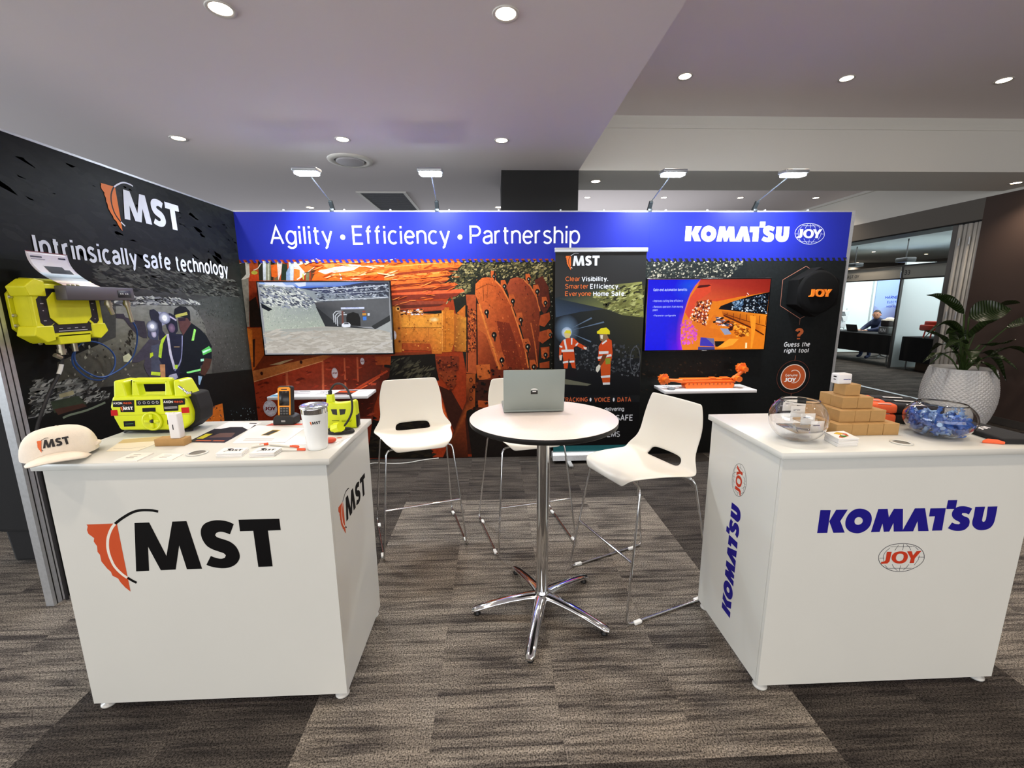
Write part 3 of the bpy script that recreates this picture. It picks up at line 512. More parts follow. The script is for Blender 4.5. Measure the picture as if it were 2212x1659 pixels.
a.poly([(-0.3727,1.4721),(-0.2858,1.5505),(-0.2892,1.4246)],'#c46a24'); a.line([(-0.4802,1.4916),(-0.4941,1.1036)],.006,'#a4581c'); a.line([(-0.5084,1.4918),(-0.5227,1.1039)],.007,'#e89a48')
for c in [(-0.9315,1.3318),(-0.9337,1.2061)]: a.disc(c,.014,.014,'#8a4416',10); a.disc(c,.007,.007,'#4a2410',8)
for c in [(-0.7999,1.3334),(-0.6776,1.3322),(-0.8035,1.2028),(-0.6805,1.2015)]: a.ring(c,(.007,.007),(.010,.010),'#7d4518',10)
a.disc([(-0.9324,1.5184)][0],.022,.022,'#e0a25a',12); a.disc([(-0.9305,1.5183)][0],.012,.012,'#20140c',10)
a.scatter([(-0.9052,1.5043),(-0.6902,1.5119),(-0.6925,1.4607),(-0.9072,1.4672)],120,.009,['#c8702a','#5a2c18','#e8a868','#2c1a14','#d8d8e8'],2,0,4)
a.disc([(-0.984,1.2663)][0],.025,.045,'#d8d4dc',14); a.ring([(-0.984,1.2663)][0],(.019,.036),(.021,.039),'#8d4a4a',14)
# underframe and conveyors
a.poly([(-1.0905,1.0625),(-0.5952,1.0807),(-0.5824,0.9203),(-0.5669,0.8219),(-0.7204,0.4028),(-1.1305,0.4102)],'#17140f'); a.scatter([(-1.0348,1.0425),(-0.6156,1.0471),(-0.6236,0.8522),(-1.0277,0.8382)],60,.012,['#4a4636','#2f2d24'],4,.6,5)
a.poly([(-0.5961,1.0565),(-0.3617,1.0537),(-0.3657,0.9174),(-0.4287,0.9085),(-0.3993,0.77),(-0.4452,0.7011),(-0.5283,0.8213),(-0.5827,0.9105)],'#7c3018'); a.poly([(-0.5272,0.983),(-0.4263,0.9817),(-0.4278,0.9378),(-0.5288,0.9391)],'#5a2010'); a.poly([(-0.5779,0.9105),(-0.395,0.908),(-0.404,0.775),(-0.5007,0.7814),(-0.5654,0.8612)],'#8a3a1c')
a.poly([(-0.6348,0.813),(-0.5673,0.812),(-0.4931,0.4406),(-0.3924,0.1903),(-0.5145,0.1092),(-0.5987,0.5024)],['#c4502c','#a83c1c','#9c3818','#7a2c14','#b84420','#c04824']); a.poly([(-0.5692,0.7626),(-0.4452,0.7011),(-0.2875,0.3951),(-0.1762,0.0389),(-0.5168,0.0461),(-0.3924,0.1903),(-0.4931,0.4406)],'#3a1a10')
a.line([(-0.5986,0.7531),(-0.5212,0.4808),(-0.4504,0.2434)],.02,'#e0662e'); 
a.poly([(-1.0916,1.0432),(-1.0348,1.0425),(-1.034,0.9748),(-1.0955,0.9805)],'#b0551f'); a.poly([(-1.097,0.9562),(-1.0405,0.9458),(-1.0558,0.8484),(-1.1054,0.8197)],'#5a2614')
a.poly([(-1.4215,0.4154),(-0.7204,0.4028),(-0.6581,0.007),(-1.4503,0.0241)],'#181410'); a.scatter([(-1.3212,0.4643),(-0.6888,0.4532),(-0.6373,0.0276),(-1.3505,0.0429)],200,.02,['#241f16','#2a2418','#1c1812','#120f0c'],2.5,0,6)
# drum plates
a.poly([(-0.2785,1.6474),(-0.1802,1.6468),(-0.1926,0.8808),(-0.2846,0.882),(-0.2718,1.5458)],'#a84c26'); a.scatter([(-0.2681,1.5086),(-0.1786,1.5079),(-0.1927,1.0905),(-0.2695,1.0913)],330,.012,['#e07c34','#54200f','#c8602c','#2a120a','#8d3c1c'],.6,.3,7)
a.poly([(-0.2887,1.0916),(-0.1881,1.0807),(-0.1975,0.8759),(-0.2941,0.887)],'#b4542a'); a.line([(-0.269,1.5458),(-0.2842,0.8967)],.01,'#120c08'); a.line([(-0.1769,1.5822),(-0.1876,0.8856)],.01,'#1c100a')
a.poly([(-0.1825,1.7476),(-0.1208,1.8019),(-0.074,1.8107),(-0.0182,1.8014),(0.0373,1.7555),(0.1019,1.6542),(0.1576,1.5426),(0.1995,1.4205),(0.2515,1.2587),(0.2993,1.0848),(0.3284,0.928),(0.3284,0.7894),(0.0737,0.793),(0.0083,1.0104),(-0.0733,1.319),(-0.1628,1.5821),(-0.1893,1.6561)],['#d2682c','#c85f28','#c25a26','#bc5624','#b65022','#b04a20','#a6441c','#9c3c18','#94381a','#8c3418','#7c2c14','#6c2410','#8c3818','#a84820','#c05828','#cc642c','#d46a30'])
a.poly([(-0.1726,1.5636),(-0.1165,1.5446),(-0.0453,1.2807),(0.0371,0.9905),(0.0835,0.7929),(-0.0045,0.7941),(-0.1331,1.1861),(-0.1733,1.3199)],'#c2602c'); a.poly([(0.0136,1.3938),(0.1372,1.3738),(0.203,1.1825),(0.2698,0.8893),(0.1521,0.8117),(0.058,1.1262)],'#7c2c14')
a.poly([(-0.1733,1.3199),(-0.0934,1.2621),(0.0262,0.9024),(0.0538,0.7634),(-0.1788,0.8461)],['#b8562a','#a44a22','#6c2410','#5c1e10','#983c1c'])
a.line([(-0.1538,1.5635),(-0.0918,1.3476),(-0.0099,1.0883),(0.0643,0.8229)],.018,'#e08038'); a.line([(-0.0182,1.8014),(0.065,1.7188),(0.1483,1.5613),(0.2136,1.3732),(0.2897,1.1236),(0.3235,0.9281)],.014,'#e27c3c')
a.line([(-0.1791,1.6927),(-0.0658,1.7469),(0.0181,1.719)],.007,'#8e4018'); a.line([(-0.1127,1.7381),(-0.1062,1.5909)],.007,'#8e4018'); a.line([(-0.0658,1.7469),(-0.0727,1.6184)],.006,'#a04c20')
a.poly([(0.1119,1.7185),(0.1501,1.7914),(0.2158,1.8093),(0.272,1.7908),(0.3378,1.7264),(0.3947,1.6338),(0.4331,1.5312),(0.4347,1.18),(0.4163,0.9268),(0.3479,0.9277),(0.2898,1.1815),(0.2328,1.3919),(0.1577,1.5612)],['#a4482a','#a84c2a','#9c4424','#943c20','#8c381e','#843418','#7c3018','#6c2814','#5c2010','#54200f','#7c3018','#94401e','#a04824'])
a.line([(0.272,1.7908),(0.3472,1.7171),(0.4042,1.6152),(0.4381,1.4843)],.012,'#d07038'); a.line([(0.3476,1.372),(0.3864,1.1805),(0.4163,0.9367)],.012,'#c0602c')
a.poly([(0.3848,1.7811),(0.46,1.8172),(0.5173,1.7161),(0.5379,1.5398),(0.4813,1.4464),(0.4235,1.5406)],'#5a2416')
for p in ([(0.443,1.4467),(0.5289,1.4742),(0.5391,1.4081),(0.4821,1.3327),(0.4243,1.3523)],[(0.4342,1.2855),(0.5304,1.3132),(0.5408,1.227),(0.4638,1.17),(0.4201,1.1994)],[(0.4446,1.1316),(0.5319,1.1403),(0.5328,1.0333),(0.4549,1.0245)],[(0.4357,0.9758),(0.5332,0.9942),(0.5338,0.9253),(0.4359,0.9266)]): a.poly(p,'#a84820')
# cutting picks: orange sockets with black tips
for (x,y),sz in zip([(-0.0936,1.5072),(-0.0261,1.29),(0.0473,1.0391),(0.084,1.7461),(0.1628,1.6076),(0.2377,1.4296),(0.3043,1.1718),(0.3674,0.9668),(0.3992,1.6984),(0.4804,1.5868),(-0.0129,1.8376),(0.319,1.8088),(0.4838,1.0826),(0.5307,1.275)],(1,1.1,1.1,.8,.9,1,1.1,1,.9,.8,.7,.7,.9,.7)):
    k=.032*sz; a.poly([(x-k,y+k*1.3),(x+k*.6,y+k*1.4),(x+k*1.2,y-.2*k),(x+k*1.0,y-k*2.2),(x-k*.2,y-k*2.4),(x-k,y-k*.8)],'#c25c2a')
    a.disc((x+k*.4,y-k*.9),k*.75,k*.9,'#141210',10); a.disc((x+k*.3,y-k*.9),k*.2,k*.3,'#c8ccb8',8); a.poly([(x+k*.1,y-k*1.4),(x+k*.9,y-k*1.4),(x+k*.75,y-k*2.6),(x+k*.5,y-k*2.8)],'#1c1a16')
for x,y in [(-0.0921,1.838),(-0.0015,1.8557),(0.2272,1.8456),(0.4035,1.822),(0.5165,1.8078)]: a.poly([(x-.01,y-.03),(x+.012,y-.03),(x+.006,y+.01),(x,y+.022)],'#15130f')
a.scatter([(0.5265,1.7436),(0.5833,1.7433),(0.5988,0.3791),(0.5487,0.38)],120,.008,['#5c5a4a','#2c2c24','#8a8878'],1,0,9)
# lower frame with bolt holes
a.poly([(-0.2944,0.8772),(-0.2024,0.876),(-0.215,0.5365),(-0.2996,0.4973),(-0.3171,0.3956),(-0.2977,-0.0008),(-0.5582,0.0048),(-0.3018,0.5986)],['#b85c28','#a8501f','#9c481c','#a04c20','#7c3416','#4a2010','#1c120c','#54200f'])
for c in [(-0.2495,0.8144),(-0.2501,0.7081),(-0.2542,0.623)]: a.ring(c,(.010,.016),(.017,.024),'#2a140c',14)
a.poly([(-0.1955,0.9642),(-0.06,0.9722),(-0.0526,0.8344),(-0.1799,0.7966)],'#c8652c'); a.poly([(-0.1989,0.8167),(-0.0529,0.8146),(0.0323,0.6134),(-0.0499,0.3908),(-0.2084,0.3936)],'#3c1a10'); a.poly([(-0.184,0.6068),(-0.0663,0.5948),(-0.0675,0.5239),(-0.1855,0.536)],'#b05024')
a.poly([(-0.3051,0.4771),(0.1504,0.5913),(0.6015,0.584),(0.6085,-0.0204),(-0.2576,-0.0017)],'#1a1411'); a.poly([(-0.0416,0.9132),(0.3479,0.9277),(0.1519,0.7919),(0.0814,0.5924),(-0.0267,0.6143)],'#6c2a16')
# left lower: red chassis with sloping beam
a.poly([(-2.3707,1.35),(-2.1969,1.3484),(-2.2178,1.0759),(-2.3687,0.9342)],'#c05a1c'); a.poly([(-2.3334,1.2378),(-2.3048,1.2468),(-2.341,0.9723),(-2.3549,0.9725)],'#3c1c10'); a.poly([(-2.3712,1.3454),(-2.3226,1.331),(-2.3494,1.0203),(-2.3679,1.0205)],'#d87424')
a.poly([(-2.2342,1.0951),(-1.6198,1.0879),(-1.6972,1.0601),(-2.1725,0.9797),(-2.3594,0.9341)],'#7c3014')
a.poly([(-2.3687,0.9342),(-2.0586,0.9975),(-1.6768,1.079),(-1.5929,1.0732),(-1.6913,1.0198),(-2.0572,0.9204),(-2.366,0.82)],['#c4743c','#cc7c40','#c87434','#b8602c','#c06a30','#c87438','#bc6430'])
a.poly([(-2.1994,0.9897),(-2.0361,1.0355),(-1.9606,1.0442),(-2.0964,0.9932)],'#c8ac80'); a.line([(-2.3623,0.8278),(-2.0478,0.9203),(-1.6818,1.0216)],.008,'#e8a870')
for c in [(-2.2811,0.909),(-1.8933,1.0146)]: a.disc(c,.014,.018,'#3c1a10',8)
a.poly([(-2.3662,0.8181),(-2.0483,0.9155),(-1.6916,1.0169),(-1.5933,1.0685),(-1.1698,1.0634),(-1.0977,1.0047),(-1.167,0.8107),(-1.2384,0.4537),(-1.3286,-0.1583),(-2.4,-0.1334)],['#a4381c','#ac3c20','#a83a1e','#9c341a','#8c2c14','#6c2410','#54200f','#7c2c18','#8c3018','#8a2e16'])
for p in ([(-2.053,0.9156),(-2.0291,0.9201),(-2.0558,0.4681),(-2.0797,0.4685)],[(-1.6963,1.017),(-1.6771,1.0215),(-1.7111,0.4621),(-1.7351,0.4625)],[(-1.4822,1.0479),(-1.4677,1.0526),(-1.4795,0.7168),(-1.4986,0.7171)],[(-1.3591,1.0561),(-1.3403,1.0558),(-1.353,0.8134),(-1.3673,0.8136)]): a.poly(p,'#c4603a')
a.poly([(-1.1839,1.0636),(-1.0231,1.0616),(-1.0327,0.9797),(-1.1754,0.9766)],'#a8481c'); a.poly([(-1.176,0.967),(-1.0492,0.9411),(-1.0589,0.8582),(-1.1037,0.9077)],'#6c2a14')
a.poly([(-1.3885,0.7844),(-1.0644,0.9267),(-1.0465,0.9069),(-1.1765,0.6625),(-1.2675,0.4543),(-1.3836,0.4563)],'#5c2010'); a.line([(-1.4119,0.7256),(-1.2427,0.8216),(-1.065,0.9169)],.02,'#b84420'); a.line([(-1.4332,0.6963),(-1.2645,0.7826),(-1.1448,0.8594)],.012,'#d85a2c')
# wear, oil and highlights over the steelwork
for zone,n_,sz,cs,asp,an,sd in (([(-2.3662,0.8181),(-1.6916,1.0169),(-1.1698,1.0634),(-1.2384,0.4537),(-1.3286,-0.1583),(-2.4,-0.1334)],240,.012,['#7c2814','#b8472a','#6a2010','#963018'],3,.15,61),([(-0.1771,1.784),(-0.0182,1.8014),(0.1576,1.5426),(0.3284,0.928),(0.0541,0.7933),(-0.1679,1.5636)],330,.010,['#a84c20','#d8743a','#8c3a18','#c86430','#6c2c14'],.5,.3,62),
  ([(0.1213,1.7184),(0.272,1.7908),(0.4331,1.5312),(0.4163,0.9268),(0.3479,0.9277),(0.2328,1.3919)],200,.010,['#6c2c14','#b05828','#4c1c0e','#94441e'],.5,.3,63),([(-1.036,1.9497),(-0.3392,1.9631),(-0.367,1.6572),(-1.007,1.5143),(-1.0537,1.6616)],110,.005,['#b85020','#f08a40','#94401c','#d86420'],12,.08,64),
  ([(-0.8974,1.4764),(-0.279,1.4527),(-0.2884,1.1012),(-0.9167,1.118)],150,.007,['#a86424','#f0b050','#8c4c18','#d88a30'],1.2,0,65),([(-0.5961,1.0565),(-0.3617,1.0537),(-0.3993,0.77),(-0.4452,0.7011),(-0.5654,0.8612)],90,.009,['#4c1c0e','#a04820','#2c120a'],1.5,0,66),
  ([(-1.7255,1.9681),(-0.9056,1.9652),(-0.9154,1.7879),(-1.6516,1.7872)],70,.006,['#f0944c','#c85c20','#f8c898','#b04c1c'],12,.1,67),([(-0.1955,0.9642),(0.3479,0.9277),(0.1519,0.7919),(0.0814,0.5924),(0.6015,0.584),(0.1466,0.0744),(-0.2974,0.3952)],260,.014,['#2a120a','#5c2410','#100c08','#7c3818'],1.2,.4,68)):
    a.scatter(zone,n_,sz,cs,asp,an,sd)
for c,rx,ry in zip([(-2.2371,0.5573),(-1.5788,0.9024),(-1.3034,1.0169)],(.066,.030,.02),(.082,.052,.034)):
    a.disc(c,rx,ry,'#d9d4de',24); a.ring(c,(rx*.86,ry*.86),(rx*.9,ry*.9),'#9a8f9c',24)
    a.logo(JOYT,c[0]-rx*.82,c[1]-rx*.30,rx*1.64,{'r':'#7c1c1c'},fn=None)
# tooth edge under the header band
for i in range(104):
    x=-2.36+i*.0562
    a.poly([(x,1.981),(x+.026,1.981),(x+.044,1.948),(x+.018,1.948)],'#232c98')
# right half: dark rock face fading to plain charcoal
a.poly([(1.40,.01),(2.5,.01),(2.5,1.95),(1.40,1.95)],['#0c0b08','#0c0b09','#181c1f','#262b2b']); a.poly([(2.45,.01),(3.44,.01),(3.44,1.95),(2.45,1.95)],['#080808','#070707','#1a1d1e','#202426'])
a.poly([(.56,1.95),(1.42,1.95),(1.42,.01),(.56,.01)],'#17140f')
a.scatter([(1.46,1.95),(2.45,1.95),(2.3,1.80),(1.46,1.72)],620,.009,['#8d8a7c','#55584f','#b0aa98','#3c4442','#6f6f62','#d0c8b4','#2f3636'],1.3,.6,11)
a.scatter([(1.46,1.7),(1.50,1.7),(1.50,1.0),(2.4,1.05),(2.5,.75),(1.46,.60)],420,.016,['#2c241b','#3a2e22','#1b1815','#4a3c2c','#221d18'],.6,1.2,12)
for i in range(104):
    x=-2.36+i*.0562
    if x>1.40 : a.poly([(x,1.981),(x+.026,1.981),(x+.044,1.948),(x+.018,1.948)],'#232c98')
a.c=[(r_*.90,g_*.88,b_*.86) if not b_>r_*1.5 else (r_,g_,b_) for r_,g_,b_ in a.c]
top_h=a.h+.0004
ar=a.build('graphic_print',print_mat('mural_print',.5,.24,38),wb)
t=Art(F_BK,.0015)
def TX_(t_,P,fr_art,col,bold=0,shear=0): fr_art.text(t_,P[0][0],P[1][0],(P[0][1]+P[1][1])/2 if abs(P[0][1]-P[1][1])<.02 else P[0][1],P[2][1]-P[0][1],col,bold,shear)
TX_('Agility · Efficiency · Partnership',[(-2.0675,2.1175),(0.815,2.122),(-2.0171,2.2689)],t,'#e8eefa',0)
t.build('header_lettering',PR,wb,label='white header lettering reading Agility, Efficiency, Partnership')
t=Art(F_BK,.0015); P=[(1.8254,2.1257),(2.8402,2.1236)]; t.logo(KOM,P[0][0],P[0][1],P[1][0]-P[0][0],{'k':'#e8eefa'}); t.build('company_lettering',PR,wb,label='white bold company lettering')
t=Art(F_BK,.0015); P=[(2.9012,2.1048),(3.1904,2.1041)]; t.logo(JOY,P[0][0],P[0][1],P[1][0]-P[0][0],{'l':'#e0e4f6','r':'#f2f2f6'}); t.build('globe_emblem',PR,wb,label='white globe emblem')
# right panel copy: hexagon outline, question, round badge
t=Art(F_BK,top_h)
t.line([(3.1174,1.854),(3.0412,1.8982),(2.822,1.7692),(2.8243,1.5197),(3.0411,1.3915),(3.1185,1.4336)],.005,'#b87c68')
t.line([(3.0411,1.3915),(3.0412,1.3297)],.005,'#8a5c4c'); t.line([(3.0382,1.0209),(3.0368,0.9695)],.005,'#8a5c4c'); t.line([(3.0382,0.6298),(3.0395,0.582)],.005,'#8a5c4c')
TX_('?',[(3.0053,1.1863),(3.0917,1.1854),(3.002,1.285)],t,'#c8683c',.05)
TX_('Guess the',[(2.903,1.1164),(3.1735,1.1134),(2.9027,1.157)],t,'#dfe2e6',.03,.12); TX_('right tool',[(2.912,1.0552),(3.1653,1.0522),(2.9097,1.094)],t,'#dfe2e6',.03,.12)
c=[(3.0386,0.8003)][0]; t.ring(c,(.168,.168),(.172,.172),'#6c3c30',48); t.disc(c,.132,.132,'#ecd8cc',40); t.disc(c,.124,.124,'#b8562c',40)
t.ring((c[0]+.01,c[1]+.005),(.058,.062),(.066,.070),'#ecd8cc',30,-1.9,2.2)
t.text('Genuine',c[0]-.085,c[0]+.045,c[1]+.008,.022,'#f0e4dc',.02); t.logo(JOYT,c[0]-.09,c[1]-.05,.125,{'r':'#ffffff'})
TX_('The',[(2.8635,0.5313),(2.9168,0.5304),(2.8637,0.5542)],t,'#c8cad0',.03,.12)
t.build('panel_lettering',PR,wb)
# --- left wall print: miners in a drive
a=Art(F_LW,clip=(2.2,4.253,0,2.4))
a.poly([(2.2,0),(4.253,0),(4.253,2.4),(2.2,2.4)],['#131517','#1c1f24','#2c3236','#1d2021'])
a.scatter([(2.2,2.35),(4.25,2.35),(4.25,1.95),(3.3,1.75),(2.2,1.9)],700,.035,['#202324','#25292a','#1d2021','#2a2f31','#222627'],3,-.25,21)
# cave roof
a.poly([(2.6483,1.8449),(2.9681,1.8338),(3.4613,1.7841),(4.215,1.7271),(4.1873,1.1704),(2.6651,1.3254),(2.739,1.5952),(2.9244,1.6221)],['#2a2e30','#3c3f44','#484a52','#454b50','#3b444a','#54545c','#5a5a62','#4a4c54'])
a.poly([(2.7441,1.6199),(2.9901,1.6767),(3.4439,1.701),(3.7572,1.6437),(3.8405,1.5164),(3.5568,1.5),(3.1402,1.5488),(2.9063,1.5341),(2.7339,1.5704)],['#43424e','#55546a','#5b5c74','#4a4c5a','#5d6270','#8d90b0','#9c9ec0','#7a7c98','#4c4c58'])
a.poly([(2.8394,1.5649),(3.0927,1.5712),(3.5206,1.5593),(3.6933,1.4286),(3.6914,1.1651),(3.6262,0.8568),(2.3794,1.1146),(2.411,1.2698),(2.8003,1.3747)],['#a8aab8','#b4b6cc','#9ea0b4','#86848f','#77747c','#4f4c52','#4c4a4a','#5f5a54','#8f8b88'])
a.poly([(3.5274,1.5914),(4.2343,1.7154),(4.2406,1.3571),(4.2656,0.9334),(4.2598,0.3764),(3.5672,0.5777),(3.6334,0.891),(3.6914,1.1651),(3.6416,1.4309)],['#5d6270','#3b444a','#4a4e54','#474a52','#30343a','#26282c','#3e3b40','#5c5864','#6a6674'])
a.scatter([(2.8531,1.6318),(3.5314,1.6107),(3.6219,1.5783),(2.8415,1.5752)],520,.009,['#c6c9ea','#6d7090','#e4e8ff','#3c3d4e','#8e92b8'],4,-.1,22)
a.scatter([(2.6991,1.8421),(4.1399,1.7866),(4.1959,1.6377),(2.7925,1.6706)],900,.010,['#2b2f33','#5c5f66','#3a3e46','#20242a','#6e7078'],5,-.2,23)
a.scatter([(3.5247,1.5786),(4.2277,1.6846),(4.2311,0.7735),(4.2379,0.3828),(3.5774,0.5747),(3.6914,1.1651)],1100,.009,['#3a3c42','#565860','#6a6a76','#2a2c30','#45464e','#7b7684'],.5,.2,24)
a.scatter([(2.4746,1.3542),(3.0325,1.3847),(3.004,1.0732),(2.4331,1.1506)],120,.010,['#5c5854','#413d3a','#a9a6a2','#c2bfbc'],.8,0,25)
a.scatter([(2.8721,1.4224),(2.9363,1.4186),(2.9096,1.2568),(2.8459,1.2643)],26,.016,['#2c2824','#3a3430'],.6,.2,26)
# floor of the drive with sheets and rubble
a.poly([(2.2,0),(4.253,0),(4.253,.95),(3.5,1.02),(2.2,1.12)],['#0f1114','#16181b','#1b1e22','#15181d','#191b1e'])
a.scatter([(2.2526,1.1996),(2.5585,1.1503),(2.6899,1.0128),(2.4169,1.0187),(2.227,1.0045)],800,.009,['#6b6f80','#3a3c46','#8e92a4','#22242a','#4e5058','#a9adc0'],3,.25,27)
a.poly([(2.3328,1.0708),(2.4888,1.0684),(2.5295,1.0083),(2.3399,1.0057)],'#3a4a3a'); a.poly([(2.3441,1.0259),(2.5079,1.0191),(2.5273,0.9974),(2.3576,0.9904)],'#5a2e26'); a.poly([(2.3824,1.0995),(2.4648,1.1039),(2.4686,1.0811),(2.3858,1.0773)],'#b9ac84'); a.poly([(2.2439,1.1564),(2.5265,1.1392),(2.5306,1.13),(2.2454,1.1412)],'#7c7e8e')
a.line([(2.3796,0.9683),(2.4189,0.9742),(2.5228,0.9756),(2.6457,0.9927)],.012,'#7f9486',3)
# the print is muted: duller and a little darker than its source colours
a.c=[((r_*.6+(r_+g_+b_)*.133)*.60,(g_*.6+(r_+g_+b_)*.133)*.60,(b_*.6+(r_+g_+b_)*.133)*.48) for r_,g_,b_ in a.c]
# miners, back to front
K='#1b1d2c'
a.poly([(2.8298,1.5186),(2.8853,1.5172),(2.8936,1.4958),(2.9673,1.4716),(3.0416,1.463),(3.0478,1.3894),(3.0397,1.3502),(3.0117,1.3525),(2.9561,1.3845),(2.9136,1.4361),(2.8788,1.4857),(2.8246,1.4929)],'#3a3640')
a.disc([(3.1776,1.4748)][0],.07,.05,'#b4bcdc',20,0,'#9698b0')
a.poly([(3.1002,1.5373),(3.1386,1.5441),(3.1719,1.5216),(3.1942,1.4801),(3.1877,1.3919),(3.2157,1.3541),(3.1462,1.324),(3.1455,1.3945),(3.1051,1.4546),(3.095,1.5119)],'#2c2c3c')
a.poly([(3.0606,1.4509),(3.1087,1.4716),(3.1563,1.4465),(3.153,1.394),(3.1311,1.3253),(3.0793,1.3298),(3.0491,1.3609)],'#454a62'); a.disc([(3.1048,1.374)][0],.022,.026,'#d8d2ea',16,0,'#9a94ac')
a.poly([(3.0599,1.3429),(3.1462,1.324),(3.2168,1.2816),(3.1943,1.0951),(3.1505,1.0412),(3.0181,1.0707),(2.9808,1.1347),(2.975,1.1755),(2.9968,1.2124),(2.9312,1.1986),(2.885,1.2022),(2.8964,1.2254),(2.9762,1.2827)],'#45414e')
a.poly([(3.065,1.2965),(3.1414,1.3008),(3.1092,1.1086),(3.0287,1.1214)],'#4a4e60'); a.poly([(2.8242,1.2508),(2.8721,1.2666),(2.8975,1.2308),(2.8791,1.2057),(2.8238,1.2187)],'#c8c8a4')
a.poly([(3.0287,1.1214),(3.108,1.1028),(3.0994,1.0803),(3.0204,1.0994)],'#c8e03c'); a.poly([(3.0437,1.2468),(3.0701,1.2496),(3.069,1.2265),(3.0367,1.2131)],'#c0d42c')
a.disc([(3.1007,1.4261)][0],.05,.04,'#e8ecff',20,0,'#54586e'); a.disc([(3.1007,1.4261)][0],.018,.015,'#ffffff',12)
# middle man
a.poly([(3.2305,1.5026),(3.2814,1.5132),(3.3276,1.4938),(3.3429,1.4441),(3.3386,1.3823),(3.2876,1.3426),(3.2503,1.3637),(3.2292,1.4192)],'#232638'); a.disc([(3.2795,1.4044)][0],.034,.034,'#8a7086',16,0,'#594862')
a.poly([(3.183,1.3506),(3.2503,1.3637),(3.3768,1.3547),(3.385,1.2651),(3.337,1.0789),(3.2812,1.0242),(3.1505,1.0412),(3.1404,1.1459),(3.1148,1.1913),(3.1466,1.2885)],'#23253a')
a.poly([(3.1678,1.334),(3.2261,1.3654),(3.1721,1.2979),(3.1361,1.2004),(3.1115,1.2124),(3.139,1.2892)],'#b6d83c'); a.line([(3.2301,1.3651),(3.2284,1.2194),(3.2465,1.1056)],.024,'#c8c4d8'); a.line([(3.3742,1.3423),(3.3292,1.1695),(3.244,1.0935)],.012,'#8f92b8',3)
a.line([(3.2718,1.267),(3.3307,1.261)],.006,'#a8906c'); a.poly([(3.1134,1.1588),(3.1616,1.1519),(3.144,1.0484),(3.1009,1.05)],'#c08a60'); a.poly([(3.2529,1.1359),(3.2861,1.1311),(3.2714,1.1018),(3.2478,1.1116)],'#b6d83c')
a.disc([(3.2256,1.479)][0],.055,.043,'#f2f6ff',24,0,'#6c7090'); a.disc([(3.2256,1.479)][0],.024,.02,'#ffffff',14); a.line([(3.2764,1.4893),(3.3369,1.4567)],.012,'#b8aec8')
# right man
a.poly([(3.3204,1.5002),(3.3377,1.5425),(3.3939,1.5634),(3.4551,1.5567),(3.4938,1.5211),(3.4884,1.4506),(3.4672,1.4386),(3.4283,1.472),(3.3439,1.4903)],'#1d1e26'); a.line([(3.3348,1.4875),(3.4628,1.5059)],.022,'#b9b45c')
a.poly([(3.3566,1.4683),(3.4555,1.471),(3.4857,1.4378),(3.4843,1.3861),(3.438,1.3439),(3.3843,1.3479),(3.3584,1.3936)],'#5d3c3c'); a.poly([(3.3579,1.4744),(3.4373,1.4717),(3.4333,1.4528),(3.3614,1.4495)],'#2e2030')
a.poly([(3.383,1.3416),(3.4937,1.431),(3.5803,1.3804),(3.6497,1.3217),(3.6952,1.2348),(3.6774,1.1246),(3.6247,1.1036),(3.5291,1.0896),(3.5083,1.0385),(3.3405,1.0526),(3.2928,1.0795),(3.3456,1.2056)],'#151a22')
a.poly([(3.5125,1.3844),(3.5351,1.3765),(3.4935,1.294),(3.4655,1.2964)],'#9dea6c'); a.poly([(3.5639,1.2071),(3.663,1.2345),(3.6894,1.2074),(3.6851,1.1868),(3.5761,1.1684)],'#59c45c'); a.poly([(3.5724,1.1994),(3.6691,1.213),(3.6774,1.2017),(3.5793,1.1837)],'#c8f4e0')
a.poly([(3.3613,1.0654),(3.5243,1.0666),(3.5208,1.0501),(3.3675,1.0514)],'#8ff08c'); a.poly([(3.5912,1.1426),(3.6774,1.1246),(3.6368,1.06),(3.5616,1.0024),(3.5152,1.0238),(3.5361,1.075)],'#4a3028'); a.poly([(3.5402,1.1423),(3.5804,1.1405),(3.5762,1.1205),(3.536,1.1225)],'#a8e8c8')
a.poly([(3.1505,1.0412),(3.1893,1.0713),(3.2567,1.0727),(3.267,1.0394),(3.2301,1.0269)],'#a8a6bc'); a.poly([(3.2902,1.0672),(3.5166,1.0304),(3.5349,0.9242),(3.4889,0.8508),(3.2389,0.9051)],'#10131a'); a.poly([(3.4837,1.0155),(3.5306,1.0007),(3.4876,0.9401),(3.4747,0.9494)],'#90b0cc')
a.poly([(3.4721,0.6747),(3.6224,0.7356),(3.7347,0.7309),(3.7276,0.531),(3.4203,0.6203)],'#b85f1e'); a.scatter([(3.4721,0.6747),(3.6224,0.7356),(3.7347,0.7309),(3.7276,0.531),(3.4203,0.6203)],50,.012,['#3c1c10','#d8782c','#5c3c34'],1,0,28)
a.scatter([(3.8385,0.6528),(4.2041,0.5785),(4.2337,0.4347),(3.8285,0.5475)],60,.006,['#5f7480','#8fa4b0'],1,0,29)
top_h=a.h+.0004
a.build('graphic_print',print_mat('cave_print',.5,.22,16,stretch=(1,1,2.2)),wl)
t=Art(F_LW,top_h); P=[(2.8772,2.0126),(3.53,2.1123)]; t.logo(MST,P[0][0],[(3.0228,2.0366)][0][1],P[1][0]-P[0][0],INKW); t.build('company_logo',PR,wl,label='white company lettering with orange map shape')
P=[(2.4092,1.8692),(4.055,1.8308),(3.1671,1.8276),(2.4306,1.9341)]; q0=P[2]; 
t=Art(F_LW,top_h); t.text('Intrinsically safe technology',P[0][0],P[1][0],q0[1],P[3][1]-q0[1]-.005,'#dfe5f2',.022); t.build('headline_lettering',PR,wl)

